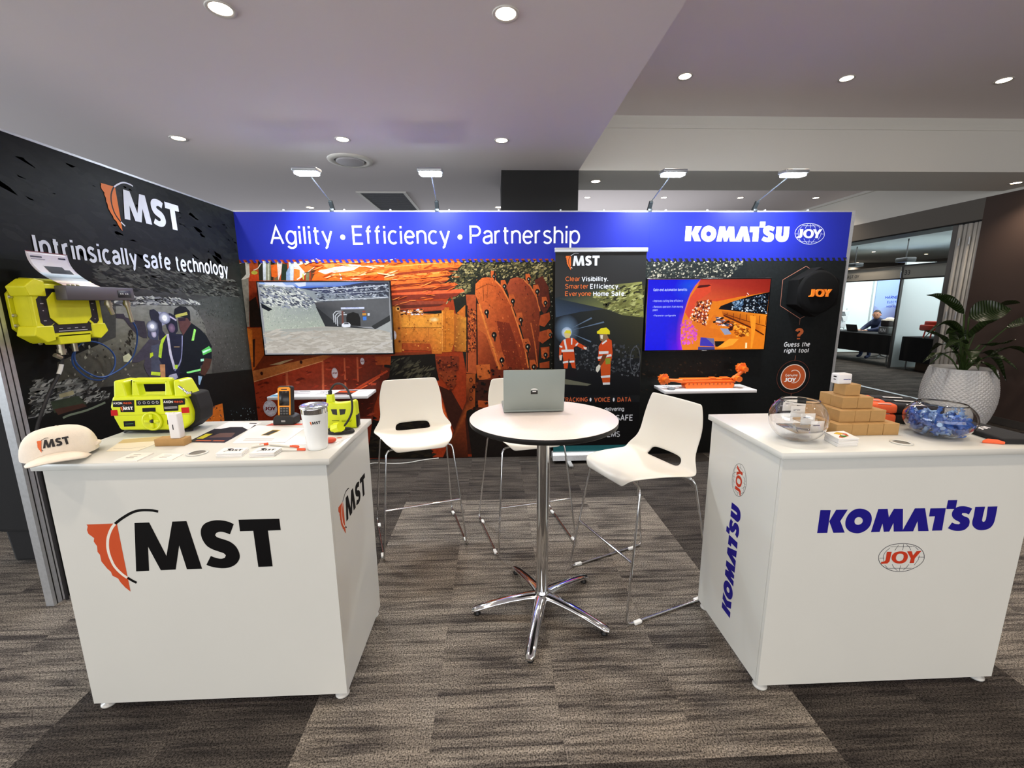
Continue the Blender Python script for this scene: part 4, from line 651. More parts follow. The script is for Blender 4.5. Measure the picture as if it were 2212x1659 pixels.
# ---------------- televisions ----------------
SCREENM=print_mat('left_screen',.25,.06,30,emit=1.3)
def tv(x0,x1,z0,z1,label,art):
    t=thing('television',label,'television',((x0+x1)/2,4.21,z0))
    b=.012; MB().rbox((x0-b,4.172,z0-b),(x1+b,4.205,z1+b),.004,2).build('bezel',M('black_gloss','#08080a',.25),t)
    MB().box(((x0+x1)/2-.25,4.205,(z0+z1)/2-.15),((x0+x1)/2+.25,4.2415,(z0+z1)/2+.15)).build('wall_bracket',DARK,t)
    art(t); return t
F_TV=Fr((0,4.1718,0),(1,0,0),(0,0,1),(0,-1,0))
L0=[(-2.1659,1.7689),(-0.9542,1.7624),(-0.9927,1.1003),(-2.1928,1.1143)]; lx0,lx1=-2.185,-.982; lz1,lz0=L0[0][1],L0[2][1]
def left_pic(t):
    a=Art(F_TV,.0002,clip=(lx0,lx1,lz0,lz1)); a.poly([(lx0,lz0),(lx1,lz0),(lx1,lz1),(lx0,lz1)],'#8d8f94')
    a.poly([(-2.1739,1.771),(-0.9851,1.7646),(-0.9871,1.7309),(-1.4469,1.7114),(-1.8037,1.7135),(-2.1669,1.7552)],['#7ba0e0','#2860c8','#1c50b8','#2c64d0','#2058cc','#a8c0e8'])
    for p in ([(-2.1257,1.7681),(-1.958,1.7672),(-1.9253,1.7407),(-1.8717,1.7448),(-1.8384,1.7225),(-2.0848,1.7389)],[(-1.8522,1.7623),(-1.7452,1.7678),(-1.7483,1.7352),(-1.8113,1.7268)]): a.poly(p,'#d4dcf0')
    a.poly([(-1.8037,1.7135),(-1.4455,1.7291),(-1.219,1.7632),(-0.9851,1.7646),(-0.9954,1.5155),(-1.7071,1.6017)],['#3a3f60','#3c4264','#30364c','#2c3040','#3c4048','#5a5e66'])
    a.poly([(-2.163,1.7508),(-1.8037,1.7135),(-1.5584,1.6632),(-0.993,1.6327),(-0.9951,1.5968),(-1.6807,1.5971),(-1.6026,1.3567),(-2.1661,1.3255)],['#a8aca6','#98a0a4','#7c8696','#6c7484','#7a8088','#8c9498','#a0a89c','#aeb4a8'])
    a.scatter([(-2.163,1.7508),(-1.8037,1.7135),(-1.6721,1.5926),(-1.7325,1.5212),(-2.1756,1.5604)],600,.009,['#8a90a0','#c4c8c4','#6a7080','#4a4e5c','#d8dcd8'],2.4,-.5,31)
    a.scatter([(-2.1618,1.5245),(-1.6933,1.5569),(-1.6208,1.3569),(-2.1651,1.3346)],420,.008,['#98a498','#bcc4b8','#88948c','#a8b4a8'],.5,-.5,32)
    a.poly([(-2.1731,1.5827),(-2.0727,1.5238),(-2.1103,1.5062),(-2.1692,1.538)],'#1d2026'); a.scatter([(-1.6609,1.7171),(-0.9951,1.7487),(-1.0042,1.5968),(-1.6713,1.6015)],420,.006,['#8e98a8','#2c3040','#5c6474','#c0c8d4'],3,-.05,33)
    a.line([(-1.6892,1.6995),(-1.3573,1.7108),(-0.9957,1.738)],.008,'#c0c8d8'); a.line([(-1.5408,1.6586),(-0.9988,1.6864)],.006,'#a8b0c0'); a.line([(-1.6354,1.6012),(-1.2745,1.6149),(-1.0023,1.6283)],.005,'#d8dce4'); 
    a.poly([(-1.6819,1.5837),(-1.3204,1.6035),(-0.9938,1.6192),(-0.9952,1.4427),(-1.1746,1.3527),(-1.566,1.3609),(-1.668,1.5387)],['#4c4c50','#5e6064','#585a5e','#5a5c60','#505256','#46484c','#3c3e42'])
    a.poly([(-1.6761,1.5477),(-1.5081,1.4015),(-1.4646,1.3783),(-1.1303,1.3293),(-1.6022,1.3613)],'#2a2c30'); a.poly([(-1.1743,1.3573),(-0.9941,1.4609),(-0.9927,1.4061),(-1.1395,1.3294)],'#2a2c2e')
    a.poly([q for q in [(-1.4035,1.3686),(-1.4002,1.4461),(-1.3842,1.4778),(-1.3332,1.4928),(-1.2844,1.477),(-1.271,1.4359),(-1.2726,1.3628)]],'#0c0b0c')
    a.poly([(-1.4429,1.537),(-1.2256,1.5398),(-1.2268,1.5218),(-1.4443,1.519)],'#c8d0e8'); a.text('NORTH PORTAL',[(-1.4031,1.5259),(-1.2719,1.5248)][0][0],[(-1.4031,1.5259),(-1.2719,1.5248)][1][0],[(-1.4031,1.5259)][0][1],.012,'#3048a0')
    for o in (0,18,36): a.line([(-1.5176,1.397),(-1.5184,1.4743),(-1.4909,1.5013),(-1.4275,1.5026)] if o==0 else [(x+o*.0009,z-o*.0009) for x,z in [(-1.5176,1.397),(-1.5184,1.4743),(-1.4909,1.5013),(-1.4275,1.5026)]],.007,'#cfd4dc')
    a.poly([(-1.4409,1.5054),(-1.4228,1.5052),(-1.4282,1.378),(-1.4464,1.3781)],'#6a4038'); a.poly([(-1.2455,1.4494),(-1.2117,1.4509),(-1.2141,1.4172),(-1.2461,1.4156)],'#3c78d8'); a.poly([(-1.2006,1.4808),(-1.1796,1.4825),(-1.1803,1.4579),(-1.2004,1.4563)],'#c8d0e0'); a.poly([(-1.2496,1.4812),(-1.2114,1.4827),(-1.2127,1.4627),(-1.2492,1.4612)],'#c88a30'); a.poly([(-1.2462,1.5038),(-1.2189,1.5054),(-1.2199,1.49),(-1.2455,1.4884)],'#8a4038')
    a.poly([(-2.1661,1.3255),(-1.6022,1.3613),(-1.4031,1.3503),(-1.1395,1.3294),(-1.0022,1.3235),(-0.9827,1.1043),(-2.1669,1.1134)],['#9ca09c','#a8a49c','#9c9a94','#a8a49c','#b4b0a8','#c0bcb8','#b8b2aa'])
    a.scatter([(-2.1581,1.3163),(-1.0208,1.319),(-0.9963,1.1092),(-2.1614,1.1227)],420,.012,['#b0aaa1','#a8a299','#bab5ac','#a39d93'],6,.03,34)
    a.poly([(-1.1209,1.3338),(-0.9927,1.4061),(-0.9854,1.2956)],'#a0a4a4'); a.poly([(-1.4497,1.3599),(-1.4462,1.3809),(-1.427,1.3935),(-1.3814,1.3949),(-1.3645,1.3774),(-1.371,1.3527),(-1.4304,1.3505)],'#dce0ea'); a.poly([(-1.4326,1.3808),(-1.42,1.3898),(-1.3863,1.3913),(-1.378,1.3803)],'#2a2e38')
    a.build('screen',SCREENM,t,label='lit screen showing a mine portal cut in rock')
tv(lx0,lx1,lz0,lz1,'wall television on the orange mural showing a mine portal',left_pic)
R0=[(1.4596,1.775),(2.6595,1.7687),(2.6463,1.0993),(1.4577,1.1036)]; rx0,rx1=1.462,2.655; rz1,rz0=R0[0][1],R0[2][1]
def right_pic(t):
    a=Art(F_TV,.0002,clip=(rx0,rx1,rz0,rz1)); C='1380,580,5.925'
    a.poly([(rx0,rz0),(rx1,rz0),(rx1,rz1),(rx0,rz1)],'#e07a1c')
    a.poly([(1.9672,1.7776),(2.67,1.7813),(2.6683,1.6526),(2.3715,1.6102),(2.1443,1.5673),(1.944,1.5761),(1.8798,1.5098)],['#b8382c','#8c2018','#98281c','#c43c24','#d04828','#d85830','#d85028'])
    a.poly([(1.8368,1.4655),(1.8807,1.6061),(1.9354,1.6939),(2.0775,1.7296),(2.0757,1.6563),(1.9522,1.5686),(1.9236,1.4348),(1.8794,1.4052)],'#d8482c'); a.poly([(1.9351,1.6975),(1.964,1.7193),(2.0549,1.7261),(2.0784,1.7187),(2.0414,1.7042),(1.9583,1.6937)],'#4c1010')
    a.poly([(1.9446,1.5687),(2.0893,1.5825),(2.0993,1.5528),(2.0602,1.4637),(2.0552,1.3283),(1.9926,1.3364),(1.9257,1.4048)],'#8a3018'); a.scatter([(1.9451,1.5613),(2.0899,1.5751),(2.0756,1.4635),(2.0708,1.3281),(1.9926,1.3364),(1.8794,1.4052)],330,.011,['#f0dcd0','#c8582c','#3c1410','#e8782c','#ffb060'],1,1,41)
    a.poly([(2.1865,1.5224),(2.2836,1.5589),(2.4788,1.6169),(2.6683,1.6526),(2.6523,1.4363),(2.3064,1.4767),(2.1659,1.4927)],['#0b0c14','#10141e','#0c1018','#080a10','#0a0c10','#101420','#1c1410'])
    a.scatter([(2.2836,1.5589),(2.6691,1.6452),(2.6515,1.4439),(2.3064,1.4767)],260,.008,['#3a4c60','#90a4b8','#182434','#d8e4f0','#24303c'],1.2,0,42); a.scatter([(2.2984,1.5662),(2.4051,1.5803),(2.3987,1.4834),(2.3128,1.4916)],90,.012,['#4a6a90','#88a8c8','#2c4460'],1,0,43)
    a.poly([(2.198,1.4775),(2.6523,1.4363),(2.6352,1.2236),(2.5425,1.2857),(2.218,1.4249)],['#c86818','#f08c20','#e07818','#b85410','#9c4010']); a.line([(2.2251,1.4323),(2.5331,1.301),(2.6415,1.2389)],.012,'#4a1c08'); a.line([(2.2238,1.4474),(2.5037,1.3621),(2.6563,1.3227)],.006,'#5c2408')
    for i in range(7): 
        x,y=1130+i*72,570+i*18; a.line([[(2.2538,1.4584),(2.5953,1.3991)][0],[(2.2561,1.4321)][0]] if i==0 else [( [(2.2538,1.4584)][0][0]+i*.066, [(2.2538,1.4584)][0][1]-i*.006),([(2.2538,1.4584)][0][0]+i*.066,[(2.2538,1.4584)][0][1]-.05-i*.012)],.006,'#5c2408')
    a.poly([(2.4815,1.4302),(2.5446,1.4222),(2.5496,1.2933),(2.5363,1.109),(2.5205,1.1092),(2.5119,1.2784)],'#f09428')
    a.poly([(1.8794,1.4052),(2.0552,1.3283),(2.1238,1.4407),(2.1553,1.4329),(2.0875,1.3128),(2.1821,1.2968),(2.2341,1.2353),(2.3117,1.2422),(2.3607,1.2187),(2.2837,1.2042),(2.1572,1.2208),(2.0017,1.2147),(1.9683,1.2456)],'#d8701c'); a.poly([(2.1488,1.418),(2.3087,1.3638),(2.3114,1.3335),(2.1628,1.3424)],'#5c2c14'); a.scatter([(2.1566,1.4179),(2.308,1.3714),(2.3042,1.326),(2.1628,1.3424)],60,.014,['#e8d0c8','#201008','#c05818','#404860'],3,0,44)
    a.poly([(2.1967,1.308),(2.275,1.3035),(2.3149,1.2498),(2.2491,1.2428)],'#9098b4'); a.poly([(2.275,1.3035),(2.327,1.3334),(2.3232,1.2878),(2.2927,1.2805)],'#3c1408')
    a.poly([(2.1525,1.1826),(2.2543,1.1815),(2.2118,1.1281),(2.1647,1.1286)],'#181410'); a.poly([(2.2994,1.204),(2.3935,1.203),(2.3362,1.1421),(2.2442,1.1161),(2.181,1.1207)],'#f8a030'); a.line([(2.4719,1.1638),(2.4747,1.1097)],.018,'#ffe4b0')
    a.scatter([(2.3002,1.3714),(2.4776,1.3092),(2.5006,1.2326),(2.3679,1.2263)],200,.011,['#f8a838','#a04c10','#e88420','#78340c'],2,-.3,45); a.scatter([(2.2803,1.596),(2.4598,1.6539),(2.4851,1.6316),(2.2977,1.5736)],26,.009,['#ffffff','#ffd8d0'],1,0,46)
    # blue slide panel with curved edge
    ed=[(1.9675,1.7739),(1.9186,1.7159),(1.8781,1.6429),(1.8499,1.5546),(1.8291,1.4655),(1.8121,1.3758),(1.8065,1.2852),(1.8092,1.2091),(1.819,1.1554),(1.8345,1.0976)]
    V=[];T=[]
    cb=['#0a10d8']*2; k=len(a.v)
    n=len(ed); pts=[];cols=[]
    for i,(x,z) in enumerate(ed):
        for f,c in ((0,'#0808d8'),(.55,'#0808d6'),(.86,['#0c40e0','#0c48d8','#0a30d8','#0810d0','#0a08cc','#1808c8','#2808c8','#3808c8','#4808d0','#5008d4'][i]),(1,['#1840e0','#2848d8','#2030d0','#2820c8','#4818c0','#7020c0','#8020c0','#8810d0','#9010d8','#9818e0'][i])):
            xx=rx0-.02*0+(x-rx0)*f; pts.append((max(xx,rx0),min(max(z,rz0),rz1))); cols.append(lin(c))
    tr=[]
    for i in range(n-1):
        for j in range(3): q=i*4+j; tr+=[(q,q+1,q+5),(q,q+5,q+4)]
    a.tri(pts,tr,cols)
    a.line(ed,.006,'#a040c0')
    a.scatter([(1.8092,1.3607),(1.8794,1.4052),(1.9744,1.2684),(1.9588,1.1616),(1.8224,1.1631)],150,.017,['#d858a0','#c040c0','#e87060','#e060c8'],1,.5,47); a.poly([(2.0089,1.2223),(2.0953,1.2138),(2.1569,1.1287),(2.0074,1.138)],'#3c34a8'); a.poly([(2.0641,1.2141),(2.1425,1.2095),(2.1602,1.1363)],'#6c6890'); a.poly([(1.9923,1.1305),(2.1572,1.1248),(2.1594,1.0978),(1.9907,1.0997)],'#3c3c80')
    for s,P,b in (('Gate-end automation benefits:',[(1.5156,1.6672),(1.8473,1.6688),(1.5143,1.6905)],.03),('• Improves cutting time efficiency',[(1.5158,1.5644),(1.8084,1.5682),(1.5147,1.5843)],.005),('• Removes operators from moving',[(1.5187,1.5103),(1.8123,1.5103),(1.5177,1.5289)],.005),('plant',[(1.5203,1.4806),(1.5676,1.4817),(1.5193,1.4992)],.005),('• Parameter configurable',[(1.5285,1.4284),(1.7486,1.4288),(1.5276,1.4441)],.005)):
        TX_(s,P,a,'#b8c4ff',b)
    a.build('screen',SCREENM,t,label='lit screen with blue slide text beside an orange machine')
    m=MB().box((2.03,4.1705,rz0-.010),(2.08,4.172,rz0-.004)).build('badge',M('badge_grey','#9a9a9a',.4),t)
tv(rx0,rx1,rz0,rz1,'wall television at the right showing blue slide and orange machine',right_pic)

# ---------------- pull-up banner ----------------
P=[(0.552,2.0393),(1.4142,2.0246),(0.555,0.1088)]; bx0,bx1,bz1=P[0][0],P[1][0],2.03
bn=thing('roller_banner','tall black pull-up banner with white logo lettering and two miners in orange','banner',((bx0+bx1)/2,4.09,0))
BB=MB().box((bx0+.008,4.090,.10),(bx1-.008,4.0915,bz1-.01)).build('banner_sheet',M('banner_black','#0a0b0d',.5),bn)
MB().rbox((bx0,4.075,bz1-.012),(bx1,4.102,bz1+.028),.004).build('top_bar',M('silver_paint','#c9cdd2',.35,.6),bn)
MB().prism([(4.02,.03),(4.03,.085),(4.06,.105),(4.12,.105),(4.15,.085),(4.16,.03)],lambda a,b:(bx0-.005,a,b),lambda a,b:(bx1+.005,a,b),r=.004).build('base_cassette',ALU,bn)
MB().cyl((1.0,4.11,.09),(1.0,4.11,bz1),.008,n=10).build('support_pole',ALU,bn)
for x in (bx0+.15,bx1-.15): MB().prism([(x-.02,4.2),(x+.02,4.2),(x+.028,3.9),(x-.012,3.9)],lambda a,b:(a,b,.012),lambda a,b:(a,b,.03),r=.002).build('foot',ALU,bn)
F_B=Fr((0,4.0898,0),(1,0,0),(0,0,1),(0,-1,0)); lo,hi=bx0+.008,bx1-.008; a=Art(F_B,.0002,clip=(lo,hi,.1,bz1))
a.poly([(lo,.56),(hi,.56),(hi,1.72),(lo,1.60)],['#101218','#14161a','#3a3a26','#1c2228'])
a.poly([(0.562,1.6075),(0.9893,1.717),(1.3742,1.7522),(1.406,1.4239),(1.2062,1.4447),(1.0349,1.5033),(0.8023,1.4798),(0.5705,1.4309)],['#24303a','#2a2e2c','#8f9050','#8c9048','#5a5c34','#2c3038','#2c3a50','#3a4a60'])
a.scatter([(0.9011,1.6553),(1.3748,1.7397),(1.4034,1.4239),(1.206,1.4511),(1.0211,1.5288)],420,.012,['#8c8e54','#5c5c30','#2c2c1c','#a8aa6c','#6c6c3c'],2.4,.3,51)
a.disc([(0.6758,1.315)][0],.12,.14,'#6c86a4',28,0,'#20262e'); a.disc([(0.6762,1.2892)][0],.05,.05,'#f0f6ff',20,0,'#8ea8c8')
for e in ([(0.6955,1.3019),(1.0256,1.3887),(1.0326,1.3759)],[(0.6957,1.289),(0.9134,1.2026),(0.9072,1.1897)],[(0.6953,1.3148),(0.9073,1.4281),(0.9141,1.4153)]): a.poly(e,'#5c7088')
a.poly([(0.5619,1.043),(1.3962,1.0329),(1.4139,0.6686),(0.5659,0.6818)],['#1c1e22','#16181c','#0c0d10','#101216'])
a.scatter([(0.7436,1.1719),(1.3898,1.1648),(1.3918,0.8457),(0.7747,0.9344)],420,.013,['#24282c','#3a3e44','#16181c','#565a60'],1,.6,52); a.poly([(0.657,0.8425),(0.9247,0.7848),(0.885,0.7692),(0.6578,0.7887)],'#6a6c5c'); a.ring([(1.3434,1.0203)][0],(.045,.12),(.052,.13),'#4c5056',24)
def miner(Z): 
    for pts,c in Z: a.poly(pts,c)
O='#cc4a1c'; R_='#dce0e4'
miner([([(0.6089,1.1668),(0.6383,1.212),(0.6901,1.2348),(0.7424,1.2343),(0.7891,1.1909),(0.8489,1.1577),(0.8716,1.1444),(0.8695,1.1208),(0.8365,1.1251),(0.7767,1.1585),(0.7441,1.1458),(0.7517,1.0933),(0.6269,1.0948),(0.6342,1.0421),(0.6148,1.016),(0.6051,1.0556)],O),([(0.64,1.0946),(0.7518,1.0907),(0.7679,0.9411),(0.7347,0.9482),(0.7,1.0413),(0.6885,0.9422),(0.6554,0.9426)],O),([(0.6504,1.2766),(0.6694,1.3086),(0.7019,1.3083),(0.7181,1.2759),(0.7032,1.2347),(0.664,1.2351)],'#d8c890'),([(0.6503,1.283),(0.6694,1.3086),(0.7084,1.3082),(0.7181,1.2759)],'#e0d430'),
 ([(0.6265,1.1236),(0.7445,1.1262),(0.7476,1.1039),(0.6294,1.1013)],R_),([(0.6413,1.0091),(0.6938,1.0177),(0.6968,0.9991),(0.6441,0.9918)],R_),([(0.7044,1.0149),(0.7532,1.0196),(0.7548,1.001),(0.7074,0.9977)],R_),([(0.6447,1.2184),(0.6642,1.2273),(0.6855,1.1203),(0.6685,1.1205)],R_),([(0.7163,1.2345),(0.7319,1.2344),(0.7305,1.172),(0.7174,1.1722)],R_),([(0.6062,1.1669),(0.6365,1.1574),(0.6341,1.1405),(0.6091,1.1499)],R_),([(0.7568,1.1652),(0.7799,1.191),(0.7906,1.1818),(0.7675,1.156)],R_),
 ([(0.6075,1.0688),(0.6377,1.075),(0.6305,1.0224),(0.6121,1.0226)],'#d8d8d0'),([(0.8385,1.1513),(0.8729,1.1417),(0.8656,1.1209),(0.8429,1.1316)],'#d8d8d0'),([(0.6819,0.9423),(0.7679,0.9411),(0.783,0.8541),(0.6568,0.8559)],'#16151a')])
miner([([(0.987,1.1562),(1.0185,1.2015),(1.0702,1.2309),(1.1078,1.2071),(1.1213,1.089),(1.1109,1.0099),(0.9822,1.0114)],O),([(1.0047,1.0112),(1.1067,1.0165),(1.1073,0.8496),(1.1056,0.7822),(1.0386,0.7831),(1.0155,0.8777)],'#c8501c'),([(0.9874,1.2732),(1.0554,1.279),(1.0767,1.2308),(1.0319,1.1948),(0.9986,1.2082)],'#8c7050'),([(0.9633,1.2929),(0.9825,1.3056),(1.0015,1.3247),(1.0537,1.3307),(1.0875,1.2981),(1.0887,1.2657),(0.9901,1.2706),(0.9665,1.2734)],'#e4d624'),
 ([(0.9886,1.1037),(1.0811,1.1053),(1.0819,1.0816),(0.9894,1.0774)],R_),([(0.977,1.0512),(1.1085,1.0786),(1.1133,1.0561),(0.9817,1.0273)],R_),([(1.0133,0.8644),(1.1051,0.8738),(1.106,0.8496),(1.0192,0.8441)],R_),([(1.0354,0.7994),(1.1063,0.8011),(1.1071,0.7794),(1.0387,0.7777)],R_),([(1.0126,1.182),(1.0576,1.2141),(1.0646,1.201),(1.0222,1.1688)],R_),([(1.0503,1.0371),(1.1033,1.0391),(1.1026,0.9834),(1.0589,0.9773)],'#8a9030'),
 ([(1.0291,1.0769),(1.0691,1.0699),(1.0445,1.0107),(1.0128,0.9646),(0.9922,0.9848)],'#6c3c24'),([(0.9667,0.9519),(0.9925,0.9781),(1.0101,0.9646),(1.0007,0.9248),(0.9816,0.8983),(0.9636,0.9186)],'#dcdcd0'),([(0.997,1.2602),(1.0232,1.2599),(1.0205,1.221),(1.0019,1.2277)],'#e8e4d8')])
a.poly([(lo,.10),(hi,.10),(hi,.60),(lo,.60)],'#08080a')
for s,P,c,b in (('Clear',[(0.6557,1.7634),(0.7909,1.7627),(0.6551,1.8004)],'#e0723a',.012),('Visibility.',[(0.8062,1.7626),(1.0546,1.7613),(0.8053,1.7996)],'#e8ecf4',.03),('Smarter',[(0.6542,1.6954),(0.8693,1.6941),(0.6536,1.7338)],'#e0723a',.012),('Efficiency.',[(0.8873,1.694),(1.1639,1.6923),(0.8862,1.7325)],'#e8ecf4',.03),
  ('Everyone',[(0.6552,1.6294),(0.8993,1.6278),(0.6546,1.6668)],'#e0723a',.012),('Home Safe.',[(0.9173,1.6277),(1.2248,1.6256),(0.9163,1.6652)],'#e8ecf4',.03),('TRACKING',[(0.6443,0.6178),(0.8957,0.6138),(0.6437,0.6561)],'#c8643c',.03),('·',[(0.9105,0.6135),(0.9294,0.6132),(0.9092,0.6628)],'#e8ecf4',.06),('VOICE',[(0.9563,0.6128),(1.1117,0.6103),(0.9552,0.6511)],'#c8643c',.03),('·',[(1.1401,0.6098),(1.1577,0.6095),(1.1383,0.6592)],'#e8ecf4',.06),('DATA',[(1.1861,0.6091),(1.3218,0.6069),(1.1847,0.6475)],'#c8643c',.03),
  ('delivering',[(1.0607,0.5173),(1.2551,0.514),(1.0595,0.5533)],'#d8dce4',.015),('SAFE',[(1.1771,0.4179),(1.344,0.4149),(1.1751,0.4709)],'#d8dce4',.02),('SYSTEMS',[(0.9227,0.2539),(1.2248,0.248),(0.9213,0.3048)],'#b8bcc4',.02),('A Komatsu technology brand',[(0.7568,0.135),(1.2393,0.125),(0.7564,0.1593)],'#c8643c',.01)):
    TX_(s,P,a,c,b)
a.poly([(lo,.10),(hi,.10),(hi,.165),(lo,.165)],'#1f5c62')
for s,P in (('EMEA',[(0.6662,0.0538),(0.7433,0.0522),(0.6659,0.0768)]),('APAC',[(0.8369,0.0531),(0.9114,0.0515),(0.8364,0.0761)]),('AMERICAS',[(1.0413,0.0516),(1.1799,0.0486),(1.0406,0.0746)])): TX_(s,P,a,'#d8e8e8',.01)
P=[(0.6541,1.8605),(0.9686,1.8897)]; a.logo(MST,P[0][0],P[0][1],P[1][0]-P[0][0],{'o':'#ee7838','k':'#eef2fa','w':'#1a1a1e'})
a.build('banner_print',print_mat('banner_ink',.5,.05,60),bn)

# ---------------- bolt head sculpture, shelves ----------------
c=[(3.0664,1.6464)][0]
bh=thing('bolt_head_model','large black hexagonal bolt head with orange lettering on its face','wall model',(c[0],4.25,c[1]))
BLK=M('matt_black','#060607',.85,spec=.2)
hexp=[(c[0]+.02+.235*math.cos(PI/6+i*PI/3+PI/3*0),c[1]+.235*math.sin(PI/6+i*PI/3)) for i in range(6)]
MB().prism(hexp,lambda x,z:(x,4.252,z),lambda x,z:(x,4.10,z),r=.006).build('hexagon_body',BLK,bh)
MB().lathe([(0,-.003),(.178,0),(.192,.006),(.205,.022)],(c[0]+.02,4.078,c[1]),48,axis='y').build('round_face',BLK,bh)
a=MB(); 
for k,pts,_ in JOYT:
    pp=[(c[0]-.09+p[0]*.215,c[1]-.045+p[1]*.215) for p in pts]
    if k=='p': a.prism(pp,lambda x,z:(x,4.08,z),lambda x,z:(x,4.06,z))
    else:
        n=len(pp)//2
        vs=[(x,4.06,z) for x,z in pp]+[(x,4.08,z) for x,z in pp]; fs=[]
        for i in range(n): j=(i+1)%n; fs+=[(i,j,n+j,n+i),(i,j,2*n+j,2*n+i),(n+i,n+j,3*n+j,3*n+i)]
        a.add(vs,fs)
a.build('raised_lettering',M('orange_lettering','#f58220',.45),bh,label='orange raised letters')
def shelf(x0,x1,label):
    t=thing('wall_shelf',label,'shelf',((x0+x1)/2,4.25,.705))
    MB().rbox((x0,3.95,.706),(x1,4.252,.735),.003).build('shelf_board',M('white_shelf','#e9e9ec',.4),t); return t
shelf(-2.10,-1.19,'white wall shelf holding leaflets, below the mine portal screen'); shelf(1.60,2.49,'white wall shelf holding an orange machine model')
# leaflets on the left shelf
LF=Fr((0,0,.7352),(1,0,0),(0,1,0),(0,0,1))
def leaflet(name,fr,quad,label,draw=None,th=.0012,base='#e9e8ea',cat='leaflet',group=None,ink=None):
    q=[fr(x,y) for x,y in quad]; cx=sum((p for p in q),Vector())/4
    mb=MB(); mb.add([tuple(p) for p in q]+[tuple(p+fr.n*th) for p in q],[(3,2,1,0),(4,5,6,7),(0,1,5,4),(1,2,6,5),(2,3,7,6),(3,0,4,7)])
    o=mb.build(name,M('paper_'+base[1:],base,.6),None,loc=cx,label=label,cat=cat,group=group)
    if draw:
        A_=Art(Fr(fr.o+fr.n*th,fr.u,fr.v,fr.n),.0001,.00003)
        def bil(u,v): # quad order: near-left, near-right, far-right, far-left
            a,b,c_,d=[Vector(p) for p in quad]; r=(a*(1-u)+b*u)*(1-v)+(d*(1-u)+c_*u)*v; return (r.x,r.y)
        draw(A_,bil); A_.build('printed_page',ink or PR,o)
    return o
def B(bil,*p): return [bil(*q) for q in p]
def d_text(A_,b): 
    for i in range(5): A_.poly(B(b,(.1,.2+i*.07),(.8,.2+i*.07),(.8,.225+i*.07),(.1,.225+i*.07)),'#8d8e98')
    A_.poly(B(b,(.1,.75),(.6,.75),(.6,.82),(.1,.82)),'#4c4c60')
def d_dark(A_,b): A_.poly(B(b,(0,0),(1,0),(1,1),(0,1)),'#3c2a2c'); A_.poly(B(b,(0,.6),(1,.5),(1,.8),(0,.9)),'#c2512c'); A_.poly(B(b,(.1,.1),(.8,.1),(.8,.2),(.1,.2)),'#b8b0b4')
def d_blue(A_,b): A_.poly(B(b,(0,0),(1,0),(1,.3),(0,.45)),'#5f9cc0'); A_.poly(B(b,(.4,.15),(.9,.15),(.9,.3),(.4,.35)),'#35536c')
def d_diag(A_,b): 
    for i in range(3): A_.ring(b(.3+i*.15,.6),(.012,.02),(.016,.026),'#6d6c78',10)
    A_.poly(B(b,(.7,.1),(.85,.1),(.85,.3),(.7,.3)),'#2c2c34'); d_text(A_,b)
for n,(x0,x1,y0,y1,dr,lb) in enumerate(((-2.09,-1.92,3.96,4.15,d_blue,'white leaflet with pale blue corner, at the left end of the wall shelf'),(-1.93,-1.73,4.02,4.22,d_text,'white text leaflet lying behind the handheld radio on the shelf'),(-1.72,-1.54,3.97,4.2,d_diag,'white leaflet with small diagrams in the middle of the shelf'),(-1.53,-1.36,3.97,4.21,d_dark,'dark brown and orange leaflet on the wall shelf'),(-1.35,-1.2,3.98,4.2,d_text,'white leaflet at the right end of the left wall shelf'))):
    leaflet('leaflet',LF,[(x0,y0),(x1,y0),(x1+.01,y1),(x0+.01,y1)],lb,dr,group='leaflets on the left wall shelf')
# orange shearer model
OR=M('orange_model_plastic','#f0701c',.4); mo=thing('mining_machine_model','bright orange model of a longwall shearer with two cutting drums','model',(2.05,4.09,.735))
MB().prism([(1.845,.735),(2.30,.735),(2.32,.765),(2.31,.785),(1.85,.785),(1.83,.762)],lambda a,b:(a,4.04,b),lambda a,b:(a,4.14,b),r=.003).build('underframe',OR,mo)
for i in range(11): MB().box((1.862+i*.0405,4.038,.772),(1.872+i*.0405,4.042,.790)).build('rack_tooth',M('orange_model_shadow','#a8410c',.6),mo)
MB().rbox((1.79,4.05,.788),(2.33,4.15,.812),.003).rbox((1.80,4.06,.812),(2.30,4.13,.830),.003).rbox((2.08,4.055,.828),(2.14,4.10,.842),.002).rbox((2.20,4.055,.828),(2.28,4.12,.838),.002).build('machine_body',OR,mo)
MB().tube([(1.80,4.06,.81),(1.73,4.055,.818),(1.65,4.05,.822)],[.022,.016,.016],n=10).build('ranging_arm',OR,mo)
MB().tube([(2.30,4.06,.825),(2.36,4.055,.870),(2.40,4.05,.905)],[.018,.018,.018],n=10).cyl((2.34,4.0,.83),(2.34,4.09,.83),.028,n=16).build('ranging_arm',OR,mo)
def drum(x,z,label=None):
    mb=MB(); n=28
    mb.lathe([(0,-.03),(.025,-.03),(.025,-.012),(.046,-.010),(.050,.0),(.046,.03),(.030,.03),(0,.03)],(x,4.06,z),28,axis='y',smooth=False)
    for i in range(14):
        t=2*PI*i/14; mb.rbox((-.006,-.006,-.006),(.006,.006,.006),.001,1,mat=Matrix.Translation((x+.052*math.cos(t),4.06+.02*math.sin(3*t),z+.052*math.sin(t))))
    mb.cyl((x+.005,3.99,z),(x+.005,4.05,z),.024,n=14); mb.build('cutting_drum',OR,mo)
drum(1.625,.828); drum(2.385,.925)
MB().lathe([(0,0),(.035,0),(.037,.004),(.037,.012),(.030,.016),(0,.016)],(1.685,4.02,.736),24).build('round_tin',M('grey_lid','#6d7276',.4),None,loc=(1.685,4.02,.736),label='small flat grey round disc on the shelf beside the orange model',cat='disc')
